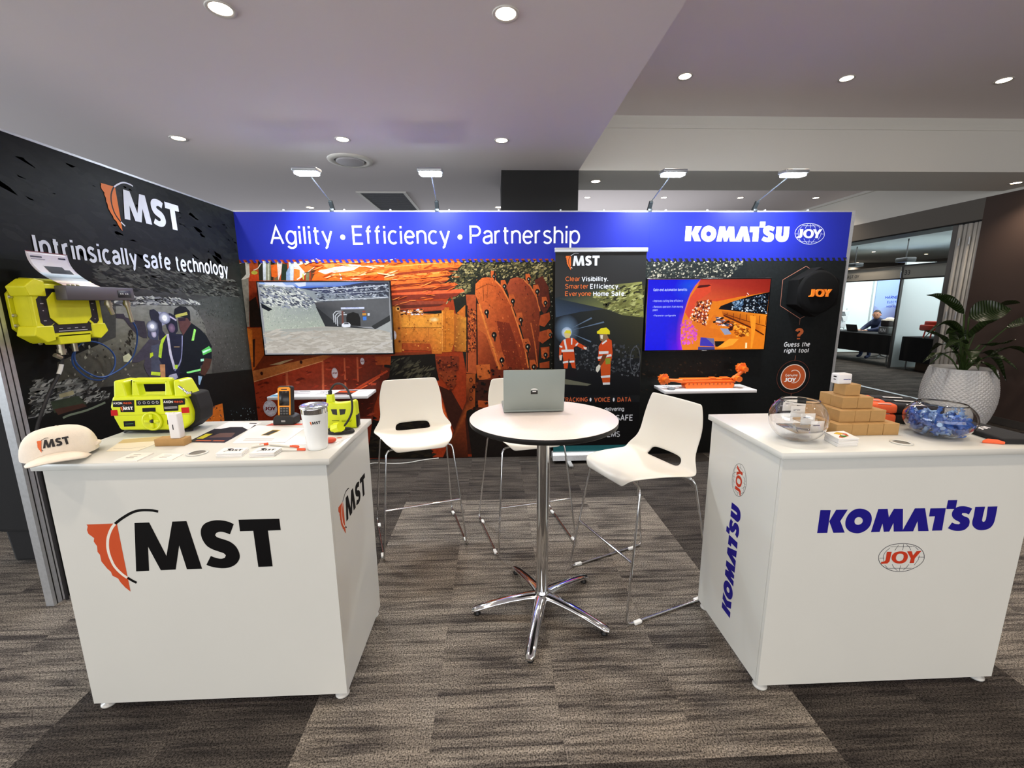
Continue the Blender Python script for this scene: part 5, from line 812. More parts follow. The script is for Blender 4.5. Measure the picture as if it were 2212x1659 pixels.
leaflet('leaflet',LF,[(1.63,4.07),(1.78,4.07),(1.79,4.2),(1.64,4.2)],'white leaflet under the left drum of the orange machine model',d_diag)
# ---------------- LED arm lights on the booth wall ----------------
LEDM=M('led_emitter','#ffffff',.3,emit='#eefaff',es=60)
def armlight(xb,xh,label):
    t=thing('arm_spotlight',label,'spotlight',(xb,4.28,2.412),group='arm lights along the top of the back wall')
    hy,hz=3.80,2.615
    MB().rbox((xb-.02,4.25,2.40),(xb+.02,4.30,2.43),.003).prism([(4.30,2.43),(4.262,2.43),(4.225,2.485),(4.250,2.50)],lambda a,b:(xb-.017+(xh-xb)*.12*(b-2.43)/.07,a,b),lambda a,b:(xb+.017+(xh-xb)*.12*(b-2.43)/.07,a,b),r=.004).build('clamp_bracket',M('grey_clamp','#3e4448',.4,.5),t)
    MB().tube([(xb+(xh-xb)*.1,4.24,2.49),(xh,hy+.05,hz-.005)],.005,n=8).build('arm',M('arm_grey','#aab4b4',.35,.7),t)
    d=Vector((0,.10,-1)).normalized(); q=d.to_track_quat('-Z','Y').to_matrix().to_4x4(); mt=Matrix.Translation((xh,hy,hz))@q
    MB().rbox((-.10,-.062,0),(.10,.062,.030),.01,3,mat=mt).build('lamp_housing',M('housing_silver','#b4b8bc',.35,.6),t)
    MB().rbox((-.088,-.052,-.024),(.088,.052,.001),.012,3,mat=mt).build('led_panel',LEDM,t)
    s=area('led_lamp',mt@Vector((0,0,-.03)),mt.to_euler(),.14,.08,LED_W,COOL); s.parent=t; s.matrix_parent_inverse=Matrix.Translation(-Vector(t.location)); s.data.spread=math.radians(180)
LED_W=25
armlight(-1.485,-1.50-.17+.17,'arm light over the first word of the blue header, leftmost of the four'); armlight(-.525,-.51-.06+.06,'arm light above the word Efficiency on the blue header'); armlight(1.475,1.495+.13-.13,'arm light at the seam beside the black column, second from the right'); armlight(2.49,2.52,'arm light above the white company name, rightmost of the four')
# ---------------- ceiling fixtures ----------------
DLM=M('downlight_lens','#ffffff',.3,emit='#ffe6c4',es=26); RING=M('downlight_trim','#cfcac4',.5)
def downlight(x,y,z,label,e,group='recessed round ceiling downlights'):
    t=thing('downlight',label,'ceiling light',(x,y,z),group=group)
    MB().lathe([(.048,-.001),(.062,-.006),(.064,-.003),(.064,.0)],(x,y,z),28).build('trim_ring',RING,t)
    MB().lathe([(0,-.0015),(.046,-.0015),(.048,-.0005)],(x,y,z),24).build('lens',DLM,t)
    s=spot('downlight_beam',(0,0,-.02),e,WARM,125,.9,.045); s.parent=t
EL,EH=46,60
for x,y,l in ((-1.235,2.31,'ceiling downlight at the top left edge of view, nearest the left booth wall'),(.07,2.31,'ceiling downlight directly over the round table area, at the top edge of view'),(-2.55,3.92,'ceiling downlight close above the dark left booth wall'),(-1.235,3.92,'ceiling downlight just in front of the round air vent'),(.075,3.92,'ceiling downlight in front of the black column'),(-2.57,6.52,'ceiling downlight low behind the header, left of the square grille'),(.075,6.5,'ceiling downlight touching the left edge of the black column')): downlight(x,y,LOZ,l,EL)
downlight(-2.55,2.31,LOZ,'ceiling downlight beyond the left booth wall',EL)
for x,y,l in ((1.60,3.93,'left downlight of the front row in the raised ceiling'),(2.98,3.93,'middle downlight of the front row in the raised ceiling'),(4.36,3.93,'right downlight of the front row in the raised ceiling, at the frame edge'),(1.67,8.13,'small downlight of the far row, just right of the black column'),(3.06,8.13,'second downlight of the far row, behind the arm light'),(4.46,8.13,'third downlight of the far row in the raised ceiling'),(5.86,8.13,'rightmost downlight of the far row in the raised ceiling')): downlight(x,y,HIZ,l,EH)
downlight(1.15,5.15,LOZ,'downlight under the dropped beam beside the black column',EL); downlight(6.10,5.16,LOZ,'downlight under the dropped beam above the brown right wall',EL)
v=thing('air_vent','round white air diffuser in the lower ceiling','air vent',(-1.345,4.45,LOZ))
MB().lathe([(.205,0),(.20,-.012),(.150,-.018),(.142,-.002)],(-1.345,4.45,LOZ),48).build('outer_ring',RING,v); MB().lathe([(0,-.024),(.12,-.024),(.128,-.018),(.128,-.004)],(-1.345,4.45,LOZ),48).build('centre_plate',M('vent_plate','#a9a4a8',.5),v)
MB().lathe([(.122,-.003),(.15,-.003)],(-1.345,4.45,LOZ),48).build('dark_gap',DARK,v)
g=thing('return_air_grille','square dark return air grille in the ceiling behind the booth wall','air grille',(-1.35,6.2,LOZ))
P=[(-1.6362,5.6295),(-1.0525,5.6245),(-1.071,6.8914),(-1.5801,6.8922)]
MB().box((-1.66,5.62,LOZ-.012),(-1.06,5.66,LOZ)).box((-1.66,6.86,LOZ-.012),(-1.06,6.90,LOZ)).box((-1.66,5.66,LOZ-.012),(-1.62,6.86,LOZ)).box((-1.10,5.66,LOZ-.012),(-1.06,6.86,LOZ)).build('grille_frame',RING,g)
MB().box((-1.62,5.66,LOZ-.003),(-1.10,6.86,LOZ-.001)).build('dark_backing',M('grille_dark','#2a2a2e',.6),g)
sl=MB().box((0,0,-.009),(.52,.012,-.004)).mesh('blade',M('grille_blade','#4c4c52',.5))
for i in range(24): o=link(bpy.data.objects.new('blade',sl)); o.parent=g; o.location=(-1.62+1.35,5.67+i*.05-6.2,0)
# ---------------- counters ----------------
SEAM=M('panel_edge','#9a978f',.5)
def counter(x0,x1,y0,y1,label,nm='counter'):
    t=thing(nm,label,'counter',((x0+x1)/2,(y0+y1)/2,0)); z=1.006
    MB().rbox((x0-.02,y0-.02,z),(x1+.02,y1+.005,1.031),.0015,1).build('counter_top',WHITE,t)
    MB().box((x0,y0,.03),(x1,y0+.016,z-.001)).build('front_panel',WHITE,t)
    MB().box((x0,y0+.0175,.03),(x0+.016,y1,z-.001)).build('side_panel',WHITE,t); MB().box((x1-.016,y0+.0175,.03),(x1,y1,z-.001)).build('side_panel',WHITE,t)
    MB().box((x0+.016,y1-.2,.5),(x1-.016,y1-.01,.516)).build('inner_shelf',WHITE,t)
    for x in (x0+.03,x1-.03):
        for y in (y0+.03,y1-.03): MB().lathe([(0,0),(.026,0),(.028,.004),(.026,.010),(.010,.014),(.010,.03)],(x,y,0),20).build('levelling_foot',M('clear_foot','#cfd0cc',.2,0,coat=.5),t)
    return t
lc=counter(-1.60,-.616,1.5017,2.0114,'white counter at the left with large black letters and orange map logo on its front')
rc=counter(1.046,2.04,1.461,1.987,'white counter at the right with large dark blue lettering on its front')
F_CF=Fr((0,1.5017,0),(1,0,0),(0,0,1),(0,-1,0)); F_RF=Fr((0,1.461,0),(1,0,0),(0,0,1),(0,-1,0)); F_LS=Fr((-.616,0,0),(0,1,0),(0,0,1),(1,0,0)); F_RS=Fr((1.046,0,0),(0,1,0),(0,0,1),(-1,0,0))
P=[(-1.4911,0.5163),(-0.8029,0.4916)]
t=Art(F_CF); t.logo(MST,P[0][0],P[0][1],P[1][0]-P[0][0],INK); t.build('company_logo',PR,lc,label='black company lettering with orange map shape and arc')
P=[(1.574,0.69),(1.9157,0.5474)]; z=[(1.6362,0.6585)][0][1]
t=Art(F_LS); t.logo(MST,P[0][0],z,P[1][0]-P[0][0]+.004,INK); t.build('company_logo',PR,lc,label='smaller company logo on the right side panel')
P=[(1.2097,0.6946),(1.9066,0.6848)]; t=Art(F_RF); t.logo(KOM,P[0][0],P[0][1],P[1][0]-P[0][0],{'k':'#1c1580'}); t.build('company_lettering',PR,rc,label='dark blue company lettering')
P=[(1.4688,0.5279),(1.6511,0.5217)]; t=Art(F_RF); t.logo(JOY,P[0][0],P[0][1],P[1][0]-P[0][0],{'l':'#3c3a44','r':'#c03a20'}); t.build('globe_emblem',PR,rc,label='grey globe outline with red letters')
# vertical lettering on the side panel, reading upward
K0=[(1.6922,0.1538),(1.6792,0.6769),(1.7604,0.6867)]
t=Art(F_RS); base_y=(K0[0][0]+K0[1][0])/2; t.logo(KOM,0,0,K0[2][1]-K0[0][1],{'k':'#1c1580'},fn=lambda u,v:(base_y+v,K0[0][1]+u)); t.build('company_lettering',PR,rc,label='dark blue company lettering running up the side panel')
G=[(1.7064,0.7338),(1.7302,0.8802),(1.6693,0.8293),(1.7692,0.7865)]; L=G[1][1]-G[0][1]
t=Art(F_RS); t.logo(JOY,0,0,L,{'l':'#3c3a44','r':'#c03a20'},fn=lambda u,v:(G[2][0]+v*(G[3][0]-G[2][0])/(L*.625),G[0][1]+u)); t.build('globe_emblem',PR,rc,label='grey globe outline with red letters on the side panel')

# ---------------- round bar table ----------------
tcx,tcy=.222,1.985
rt=thing('bar_table','round white bar table on a chrome pole with five-legged base','table',(tcx,tcy,0))
MB().lathe([(0,1.034),(.347,1.034),(.3495,1.032)],(tcx,tcy,0),72).build('table_top',M('table_laminate','#eae1de',.35,noise=.03,nscale=120),rt)
MB().lathe([(.3495,1.032),(.350,1.028),(.349,1.012),(.340,1.006),(0,1.006)],(tcx,tcy,0),72).build('edge_band',M('black_edge','#141312',.5),rt,label='black table edge')
MB().lathe([(.0,.99),(.09,.99),(.10,1.005),(.0,1.006)],(tcx,tcy,0),32).build('mounting_plate',DARK,rt)
MB().cyl((tcx,tcy,.10),(tcx,tcy,.995),.030,n=32).lathe([(.031,.12),(.040,.10),(.044,.07),(.040,.05)],(tcx,tcy,0),32).build('pole',CHROME,rt)
for k in range(5):
    an=math.radians(183+72*k); d=Vector((math.cos(an),math.sin(an),0)); s=Vector((-d.y,d.x,0)); mb=MB()
    prof=[(.02,.085,.034,.022),(.08,.082,.030,.020),(.16,.072,.027,.017),(.24,.056,.025,.015),(.30,.042,.025,.014),(.345,.030,.024,.013),(.362,.026,.014,.008)]
    vs=[]
    for r,z,w,h in prof:
        for i in range(12): t_=2*PI*i/12; c_=Vector((tcx,tcy,z))+d*r+s*w*math.cos(t_); c_.z+=h*math.sin(t_)*(1 if math.sin(t_)>0 else .6); vs.append(c_)
    n=len(prof); fs=[(i*12+j,i*12+(j+1)%12,(i+1)*12+(j+1)%12,(i+1)*12+j) for i in range(n-1) for j in range(12)]
    mb.add(vs,fs,0,True); mb.add(vs,[tuple((n-1)*12+j for j in range(12))],0,True); lg=mb.build('base_leg',CHROME,rt)
    q=Vector((tcx,tcy,0))+d*.335; MB().lathe([(0,0),(.016,0),(.017,.006),(.012,.012),(.008,.02)],q,16).build('foot_pad',DARK,lg)
# laptop: lid towards the viewer
lp=thing('laptop','grey laptop standing open on the round table, lid towards the viewer','laptop',(.185,2.07,1.034),math.radians(2))
GRY=M('laptop_grey','#8b948f',.45,.2)
MB().rbox((-.15,0,.003),(.15,.21,.017),.004,2).build('keyboard_base',GRY,lp,world=False)
MB().box((-.13,.03,.0171),(.13,.12,.0182)).build('keys',DARK,lp,world=False); MB().box((-.13,.02,0),(-.10,.03,.004)).box((.10,.02,0),(.13,.03,.004)).box((-.13,.18,0),(.13,.19,.004)).build('rubber_feet',DARK,lp,world=False)
mt=Matrix.Translation((0,.002,.014))@Matrix.Rotation(math.radians(7),4,'X')
MB().rbox((-.15,-.003,0),(.15,.004,.205),.003,2,mat=mt).build('lid',GRY,lp,world=False)
bmx=MB(); bmx.rbox((-.142,.0042,.012),(.142,.0052,.198),.0004,1,mat=mt); bmx.build('display',M('black_gloss','#08080a',.25),lp,world=False)
MB().rbox((-.017,-.0042,.083),(.017,-.0028,.103),.0008,1,mat=mt).build('asset_sticker',DARK,lp,world=False); MB().rbox((-.009,-.0046,.0945),(.009,-.004,.0985),.0002,1,mat=mt).build('sticker_text',M('sticker_white','#d8d8d8',.4),lp,world=False)
mb=MB(); mb.add([tuple(mt@Vector((.0+.018*math.cos(a_),-.0036,.1+.014*math.sin(a_)))) for a_ in [PI*i/10 for i in range(11)]],[tuple(range(11))]); mb.build('lid_emblem',M('lid_emblem_metal','#c3cccb',.2,.8),lp,world=False)

# ---------------- bar stools ----------------
SHELLM=M('cream_plastic','#e9e6dc',.42); CLIP=M('clear_glide','#e4e6e4',.25)
def bar_stool(label):
    t=thing('bar_stool',label,'stool',group='white plastic bar stools')
    prof=[(-.235,.690,.150),(-.225,.702,.185),(-.19,.712,.205),(-.10,.712,.222),(.00,.706,.236),(.09,.702,.250),(.15,.705,.263),(.185,.714,.266),(.200,.752,.250),(.205,.800,.208),(.215,.90,.218),(.226,.98,.204),(.234,1.040,.186),(.236,1.052,.176)]
    cols=[-1,-.84,-.62,-.45,-.2,0,.2,.45,.62,.84,1]; vs=[];fs=[]
    for i,(y,z,w) in enumerate(prof):
        for c in cols:
            a=abs(c); dz=dy=0
            if i<=7: dz=.018*(a**2)*(1 if i<5 else .6)-(.006*(1-a))*(1 if 1<i<6 else 0)
            if i>=6: dy=-.060*(a**2)*max(0,1-abs(i-7.6)/2.6)-.010*a*a
            if i==0: dz=-.01
            vs.append((c*w,y+dy,z+dz))
    n=len(cols)
    for i in range(len(prof)-1):
        for j in range(n-1):
            if i in (6,7) and 3<=j<=6: continue
            fs.append((i*n+j,i*n+j+1,(i+1)*n+j+1,(i+1)*n+j))
    def cut(keep,name,lab=None):
        me=bpy.data.meshes.new(name); me.from_pydata(vs,[],[f for f in fs if keep(f[0]//n)])
        bm=bmesh.new(); bm.from_mesh(me); bmesh.ops.delete(bm,geom=[v for v in bm.verts if not v.link_faces],context='VERTS'); bmesh.ops.remove_doubles(bm,verts=bm.verts,dist=1e-5); bm.to_mesh(me); bm.free()
        for p in me.polygons: p.use_smooth=True
        me.materials.append(SHELLM)
        bm=bmesh.new(); bm.from_mesh(me); cl=bm.edges.layers.float.new('crease_edge')
        for e in bm.edges:
            if len(e.link_faces)==1 and all(abs(v.co.x)<.14 and .10<v.co.y<.24 and v.co.z<.9 for v in e.verts): e[cl]=.85
        bm.to_mesh(me); bm.free(); o=link(bpy.data.objects.new(name,me)); o.parent=t
        m=o.modifiers.new('t','SOLIDIFY'); m.thickness=.009; m.offset=0; m=o.modifiers.new('s','SUBSURF'); m.levels=1; m.render_levels=2; return o
    cut(lambda i:True,'seat_shell')
    R=.0062
    for s in (-1,1):
        pts=fillet([(s*.10,-.13,.678),(s*.205,-.17,.680),(s*.262,-.268,.0085),(s*.278,.290,.0085),(s*.225,.165,.672),(s*.10,.13,.678)],.035)
        MB().tube(pts,R,n=8).build('side_frame',CHROME,t,world=False)
        for y in (-.20,.20): MB().rbox((s*.268-.010,y-.022,.001),(s*.268+.010,y+.022,.017),.004,2).build('floor_glide',CLIP,t,world=False)
    z=.315; f=(.680-z)/(.6715); fx=.205+(.262-.205)*f; fy=-.17-.098*f
    MB().tube([(-fx,fy,z),(fx,fy,z)],R,n=8).build('foot_rest',CHROME,t,world=False)
    MB().tube([(-.10,-.13,.678),(-.10,.13,.678)],R,n=8).tube([(.10,-.13,.678),(.10,.13,.678)],R,n=8).build('seat_support',CHROME,t,world=False)
    return t
st=bar_stool('white bar stool standing behind the left counter, back to the orange mural'); st.location=(-.535,2.78,0); st.rotation_euler=(0,0,math.radians(17.5))
s2=copy_tree(st); s2['label']='white bar stool mostly hidden behind the round table and laptop'; s2.location=(.195,2.77,0); s2.rotation_euler=(0,0,math.radians(13))
s3=copy_tree(st); s3['label']='white bar stool seen side-on between the round table and the right counter'; s3.location=(.770,2.185,0); s3.rotation_euler=(0,0,math.radians(-68))

# ---------------- things on the left counter ----------------
ZT=1.0312
F_CT=Fr((0,0,ZT),(1,0,0),(0,1,0),(0,0,1))
YEL=M('hi_vis_yellow_plastic','#d6e312',.38,noise=.04,nscale=30)
YEL2=M('hi_vis_yellow_paint','#dfdc1c',.42,noise=.05,nscale=25)
def d_axon(A_,b):
    A_.poly(B(b,(0,0),(1,0),(1,.62),(0,.62)),'#2c2634'); A_.poly(B(b,(0,.5),(.35,.72),(.7,.74),(1,.6),(1,.3),(0,.3)),'#1d1820'); A_.poly(B(b,(.3,.2),(.9,.25),(.8,.45),(.4,.42)),'#5c4440'); A_.poly(B(b,(.15,.06),(.55,.06),(.55,.1),(.15,.1)),'#a8583c'); A_.poly(B(b,(.6,.06),(.9,.06),(.9,.1),(.6,.1)),'#a8583c'); A_.poly(B(b,(.06,.16),(.24,.16),(.24,.38),(.06,.38)),'#b8b030'); A_.poly(B(b,(.7,.92),(.92,.92),(.92,.96),(.7,.96)),'#3c3a40')
def d_radio(A_,b):
    A_.poly(B(b,(.36,.42),(.52,.42),(.62,.78),(.46,.78)),'#c8a830'); A_.poly(B(b,(.38,.44),(.50,.44),(.59,.74),(.47,.74)),'#3c3830')
    for i in range(3): A_.poly(B(b,(.15,.12+.05*i),(.7,.12+.05*i),(.7,.135+.05*i),(.15,.135+.05*i)),'#b8b0a8')
def d_tan(A_,b): A_.poly(B(b,(0,.6),(1,.6),(1,.95),(0,.95)),'#c9b48a'); A_.line(B(b,(.1,.2),(.6,.15),(.9,.25)),.002,'#8c8470')
leaflet('leaflet',F_CT,[(-1.4682,1.6059),(-1.3513,1.6043),(-1.3343,1.8083),(-1.5262,1.7584)],'pale yellow-brown leaflet under the yellow box, beside the cap',d_tan,base='#e4dcc8')
leaflet('leaflet',F_CT,[(-1.2346,1.6962),(-1.0781,1.682),(-1.089,1.9757),(-1.2507,2.0025)],'leaflet with dark mine picture, beside the yellow box',d_axon)
leaflet('leaflet',F_CT,[(-1.0448,1.6728),(-0.8388,1.6747),(-0.8468,1.8701),(-1.0976,1.9347)],'white leaflet with a small yellow radio picture, in front of the phone',d_radio)
leaflet('leaflet',F_CT,[(-1.0418,1.9218),(-0.8813,1.9209),(-0.8836,1.9464),(-1.0327,1.9591)],'narrow leaflet with orange-red edge beneath the phone cradle',lambda A_,b:A_.poly(B(b,(0,0),(1,0),(1,1),(0,1)),'#c8482a'))
leaflet('leaflet',F_CT,[(-0.7899,1.6411),(-0.6501,1.6327),(-0.6003,1.73),(-0.6913,1.8098)],'white leaflet with an orange oval, right of the tumbler',lambda A_,b:(A_.disc(b(.72,.72),.012,.008,'#c8603c',16),A_.line(B(b,(.2,.2),(.9,.1)),.0015,'#6c6860')))
CARD='#ece8e0'
leaflet('business_card',F_CT,[(-1.3471,1.4948),(-1.2628,1.4899),(-1.2663,1.5708),(-1.3422,1.5753)],'white business card beside the cap, left of the pair',lambda A_,b:[A_.poly(B(b,(.25,.3+.2*i),(.6,.3+.2*i),(.6,.36+.2*i),(.25,.36+.2*i)),'#8c8a88') for i in range(3)],th=.004,base=CARD,cat='card')
leaflet('business_card',F_CT,[(-1.2305,1.5013),(-1.1475,1.4965),(-1.1503,1.5558),(-1.2306,1.5646)],'white business card in front of the small cardboard box',lambda A_,b:[A_.poly(B(b,(.25,.3+.2*i),(.6,.3+.2*i),(.6,.36+.2*i),(.25,.36+.2*i)),'#9c9a98') for i in range(3)],th=.0025,base=CARD,cat='card')
def card_stack(name,quad,n,label,cat,draw,th=.0022,base='#f0eeea'):
    t=thing(name,label,cat,(sum(p[0] for p in quad)/4,sum(p[1] for p in quad)/4,quad_z)); R=random.Random(len(label))
    m=M('paper_'+base[1:],base,.6); cx,cy=t.location.x,t.location.y
    for i in range(n):
        an=R.uniform(-.03,.03); dx,dy=R.uniform(-.002,.002),R.uniform(-.002,.002); q=[]
        for x,y in quad:
            u,v=x-cx,y-cy; q.append((u*math.cos(an)-v*math.sin(an)+dx,u*math.sin(an)+v*math.cos(an)+dy))
        z0=i*th; mb=MB(); mb.add([(x,y,z0) for x,y in q]+[(x,y,z0+th*.85) for x,y in q],[(3,2,1,0),(4,5,6,7),(0,1,5,4),(1,2,6,5),(2,3,7,6),(3,0,4,7)])
        o=mb.build('card',m,t,world=False)
    A_=Art(Fr((cx,cy,quad_z+n*th-.0003),(1,0,0),(0,1,0),(0,0,1)),.0002,.00003)
    def bil(u,v):
        a,b,c_,d=[Vector((p[0]-cx,p[1]-cy)) for p in quad]; r=(a*(1-u)+b*u)*(1-v)+(d*(1-u)+c_*u)*v; return (r.x,r.y)
    draw(A_,bil); A_.build('printed_face',PR,t); return t
quad_z=ZT
def d_mst(ink):
    def f(A_,b): A_.logo(MST,0,0,1,ink,fn=lambda u,v:b(.12+u*.74,.3+v*.95))
    return f
card_stack('coaster_stack',[(-1.0068,1.5153),(-0.9176,1.516),(-0.9237,1.5737),(-1.0128,1.579)],7,'stack of white cards printed with orange and black logo','card stack',d_mst({'o':'#e0532a','k':'#1c1a1c','w':'#f0eeea'}))
card_stack('coaster_stack',[(-0.8863,1.5083),(-0.8024,1.5133),(-0.8012,1.5718),(-0.8885,1.5769)],7,'stack of white cards with all-black logo, nearer the tumbler','card stack',d_mst({'o':'#2c2c30','k':'#1c1a1c','w':'#f0eeea'}))
def pen(p,label):
    a,b=[Vector((q[0],q[1],ZT+.005)) for q in p]; d=(b-a); t=thing('pen',label,'pen',a,group='white pens with orange ends')
    MB().cyl(a+d*.28,a+d,.0045,n=10).build('barrel',M('pen_white','#eeebe4',.35),t); MB().cyl(a,a+d*.28,.0045,.0035,n=10).rbox((-.0,-.0015,.003),(.03,.0015,.0055),.0005,1,mat=Matrix.Translation(a)@d.to_track_quat('X','Z').to_matrix().to_4x4()).build('orange_end',M('pen_orange','#ee5a2a',.35),t)
pen([(-0.7156,1.5699),(-0.8214,1.5698)],'white pen with orange end lying nearest the tumbler'); pen([(-0.7542,1.6016),(-0.8823,1.642)],'white pen with orange end, rear one of the three'); pen([(-0.8904,1.6471),(-0.9359,1.6124)],'white pen whose orange end shows between the card stacks')
def grommet(cx,cy,label):
    t=thing('cable_grommet',label,'grommet',(cx,cy,ZT)); MB().lathe([(.026,.0002),(.034,.0002),(.036,.002),(.034,.004),(.028,.0045),(.026,.002)],(cx,cy,ZT),32).build('ring',WHITE,t); MB().lathe([(0,.0003),(.026,.0006)],(cx,cy,ZT),32).build('hole_shade',M('grommet_shadow','#75726a',.6),t)  # grey disc paints the shade inside the ring
grommet(-1.106,1.565,'white round cable grommet in the left counter top'); grommet(1.548,1.525,'white round cable grommet in the right counter top')
# yellow mesh node box
bx=thing('rugged_communication_box','large bright yellow rugged box with handle and round knob, on the left counter','equipment',(-1.462,1.83,ZT))
x0,x1=-1.628,-1.298; f=1.831; bk_=1.935
shell=[(x0+.028,1.048),(x1-.045,1.044),(x1-.008,1.075),(x1,1.12),(x1-.012,1.175),(x1-.022,1.192),(x1-.10,1.196),(x1-.19,1.196),(x0+.02,1.196),(x0+.003,1.15),(x0+.01,1.10)]
MB().prism(shell,lambda a,b:(a,f,b),lambda a,b:(a,bk_,b),r=.010,seg=3,smooth=False).build('case',YEL,bx)
def horn(xa,xb,xc,xd): # guard lugs either side of the handle
    return MB().prism([(xa,1.185),(xb,1.185),(xc,1.258),(xd,1.262)],lambda a,b:(a,f+.006,b),lambda a,b:(a,bk_-.01,b),r=.009,seg=3)
horn(x0+.018,x0+.078,x0+.068,x0+.030).build('guard_lug',YEL,bx); horn(x1-.062,x1-.004,x1-.034,x1-.058).build('guard_lug',YEL,bx)
MB().prism([(x0+.090,1.190),(x0+.125,1.190),(x0+.120,1.235),(x0+.118,1.262),(x0+.10,1.262)],lambda a,b:(a,f+.012,b),lambda a,b:(a,f+.05,b),r=.006).prism([(x1-.105,1.190),(x1-.072,1.190),(x1-.078,1.262),(x1-.096,1.262),(x1-.098,1.235)],lambda a,b:(a,f+.012,b),lambda a,b:(a,f+.05,b),r=.006).rbox((x0+.098,f+.012,1.243),(x1-.078,f+.05,1.268),.010,3).build('carry_handle',YEL,bx)
MB().cyl((x0+.080,f+.05,1.19),(x0+.080,f+.05,1.256),.010,n=12).cyl((x1-.068,f+.05,1.19),(x1-.068,f+.05,1.256),.010,n=12).build('antenna_stub',DARK,bx)
MB().prism([(x0+.0,1.175),(x0-.016,1.165),(x0+.004,1.045),(x0+.035,1.033),(x0+.09,1.046),(x1-.10,1.040),(x1-.04,1.036),(x1+.012,1.078),(x1+.020,1.13),(x1+.008,1.195),(x1-.02,1.20)],lambda a,b:(a,bk_-.075,b),lambda a,b:(a,bk_+.02,b),r=.006).build('rear_bag',M('black_fabric','#141416',.8,bump=.4,bscale=400),bx)
MB().tube(smoothp([(x0+.03,f+.02,1.036),(x0+.06,f+.01,1.046),(x0+.12,f+.012,1.040),(x1-.08,f+.012,1.040),(x1-.02,f+.03,1.040)],4),.0055,n=8).build('strap',M('black_fabric'),bx)
kx,kz=-1.456,1.088
MB().lathe([(.036,0),(.042,-.004),(.040,-.010),(.034,-.011),(.031,-.006),(0,-.005)],(kx,f,kz),40,axis='y').rbox((kx-.031,f-.012,kz-.006),(kx-.008,f-.004,kz+.006),.003).rbox((kx+.008,f-.012,kz-.006),(kx+.031,f-.004,kz+.006),.003).rbox((kx-.006,f-.012,kz+.008),(kx+.006,f-.004,kz+.031),.003).rbox((kx-.006,f-.012,kz-.031),(kx+.006,f-.004,kz-.008),.003).build('round_knob',YEL,bx)
MB().lathe([(0,-.0125),(.006,-.0125),(.008,-.006)],(kx,f,kz),16,axis='y').build('knob_centre',DARK,bx)
MB().tube(smoothp([(x1-.03,f+.0,1.235),(x1-.01,f-.01,1.225),(x1+.006,f-.012,1.212),(x1+.018,f-.005,1.205)],4),.0045,n=8).tube([(x1+.006,f-.012,1.205),(x1+.026,f-.012,1.212)],.004,n=8).build('latch_clip',M('chrome','#e6e8ea'),bx)
MB().box((x0+.004,f-.0008,1.1135),(x1-.004,f+.001,1.1150)).build('seam_line',M('yellow_shadow','#a8ae10',.6),bx)
F_AX=Fr((0,f,0),(1,0,0),(0,0,1),(0,-1,0)); a=Art(F_AX,.0008,.00003); 
for p in ([(-1.6087,1.178),(-1.5197,1.1794),(-1.5263,1.1275),(-1.5833,1.1277),(-1.5814,1.1502),(-1.6099,1.1506)],[(-1.5121,1.1781),(-1.4137,1.1798),(-1.4164,1.157),(-1.5139,1.1549)],[(-1.4024,1.1817),(-1.312,1.1832),(-1.3146,1.1566),(-1.3426,1.1545),(-1.3461,1.1307),(-1.4057,1.1288)],[(-1.4922,1.1437),(-1.438,1.1453),(-1.4398,1.1282),(-1.4937,1.127)],[(-1.5782,1.0877),(-1.5314,1.089),(-1.5333,1.0654),(-1.5798,1.0641)],[(-1.3984,1.0908),(-1.3716,1.092),(-1.3746,1.0722),(-1.3995,1.0705)]): a.poly(p,'#17171a')
for p in ([(-1.6221,1.1367),(-1.5953,1.1379),(-1.596,1.1128),(-1.6244,1.1125)],[(-1.3324,1.1431),(-1.3005,1.1446),(-1.3011,1.1203),(-1.3335,1.1188)]): a.poly(p,'#c01c1c')
for s,P,c,b in (('AXON',[(-1.6067,1.1622),(-1.5702,1.1633),(-1.6053,1.1705)],'#e8e8ea',.03),('mesh',[(-1.5656,1.1624),(-1.5321,1.1635),(-1.5641,1.1715)],'#c85028',.03),('AXON',[(-1.4011,1.1647),(-1.3627,1.1653),(-1.3997,1.1738)],'#e8e8ea',.03),('mesh',[(-1.3584,1.1652),(-1.3212,1.1659),(-1.357,1.1748)],'#c85028',.03)): a.text(s,P[0][0],P[1][0],P[0][1],P[2][1]-P[0][1],c,b)
P=[(-1.5808,1.1306),(-1.5295,1.1318)]; a.logo(MST,P[0][0],P[0][1],P[1][0]-P[0][0],{'o':'#e06a30','k':'#f0f0f0','w':'#17171a'})
for c in [(-1.4995,1.1667),(-1.4798,1.1672),(-1.4617,1.1673),(-1.4431,1.1678),(-1.4265,1.1684)]: a.ring(c,(.0035,.004),(.006,.0065),'#a8aab0',8)
for i in range(3): a.line([(q[0],q[1]-i*.0034) for q in [(-1.401,1.1472),(-1.3474,1.1488)]],.0014,'#c8c8cc')
a.line([(-1.5723,1.0758),(-1.5385,1.0773)],.002,'#4c8c5c')
a.build('equipment_labels',PR,bx)
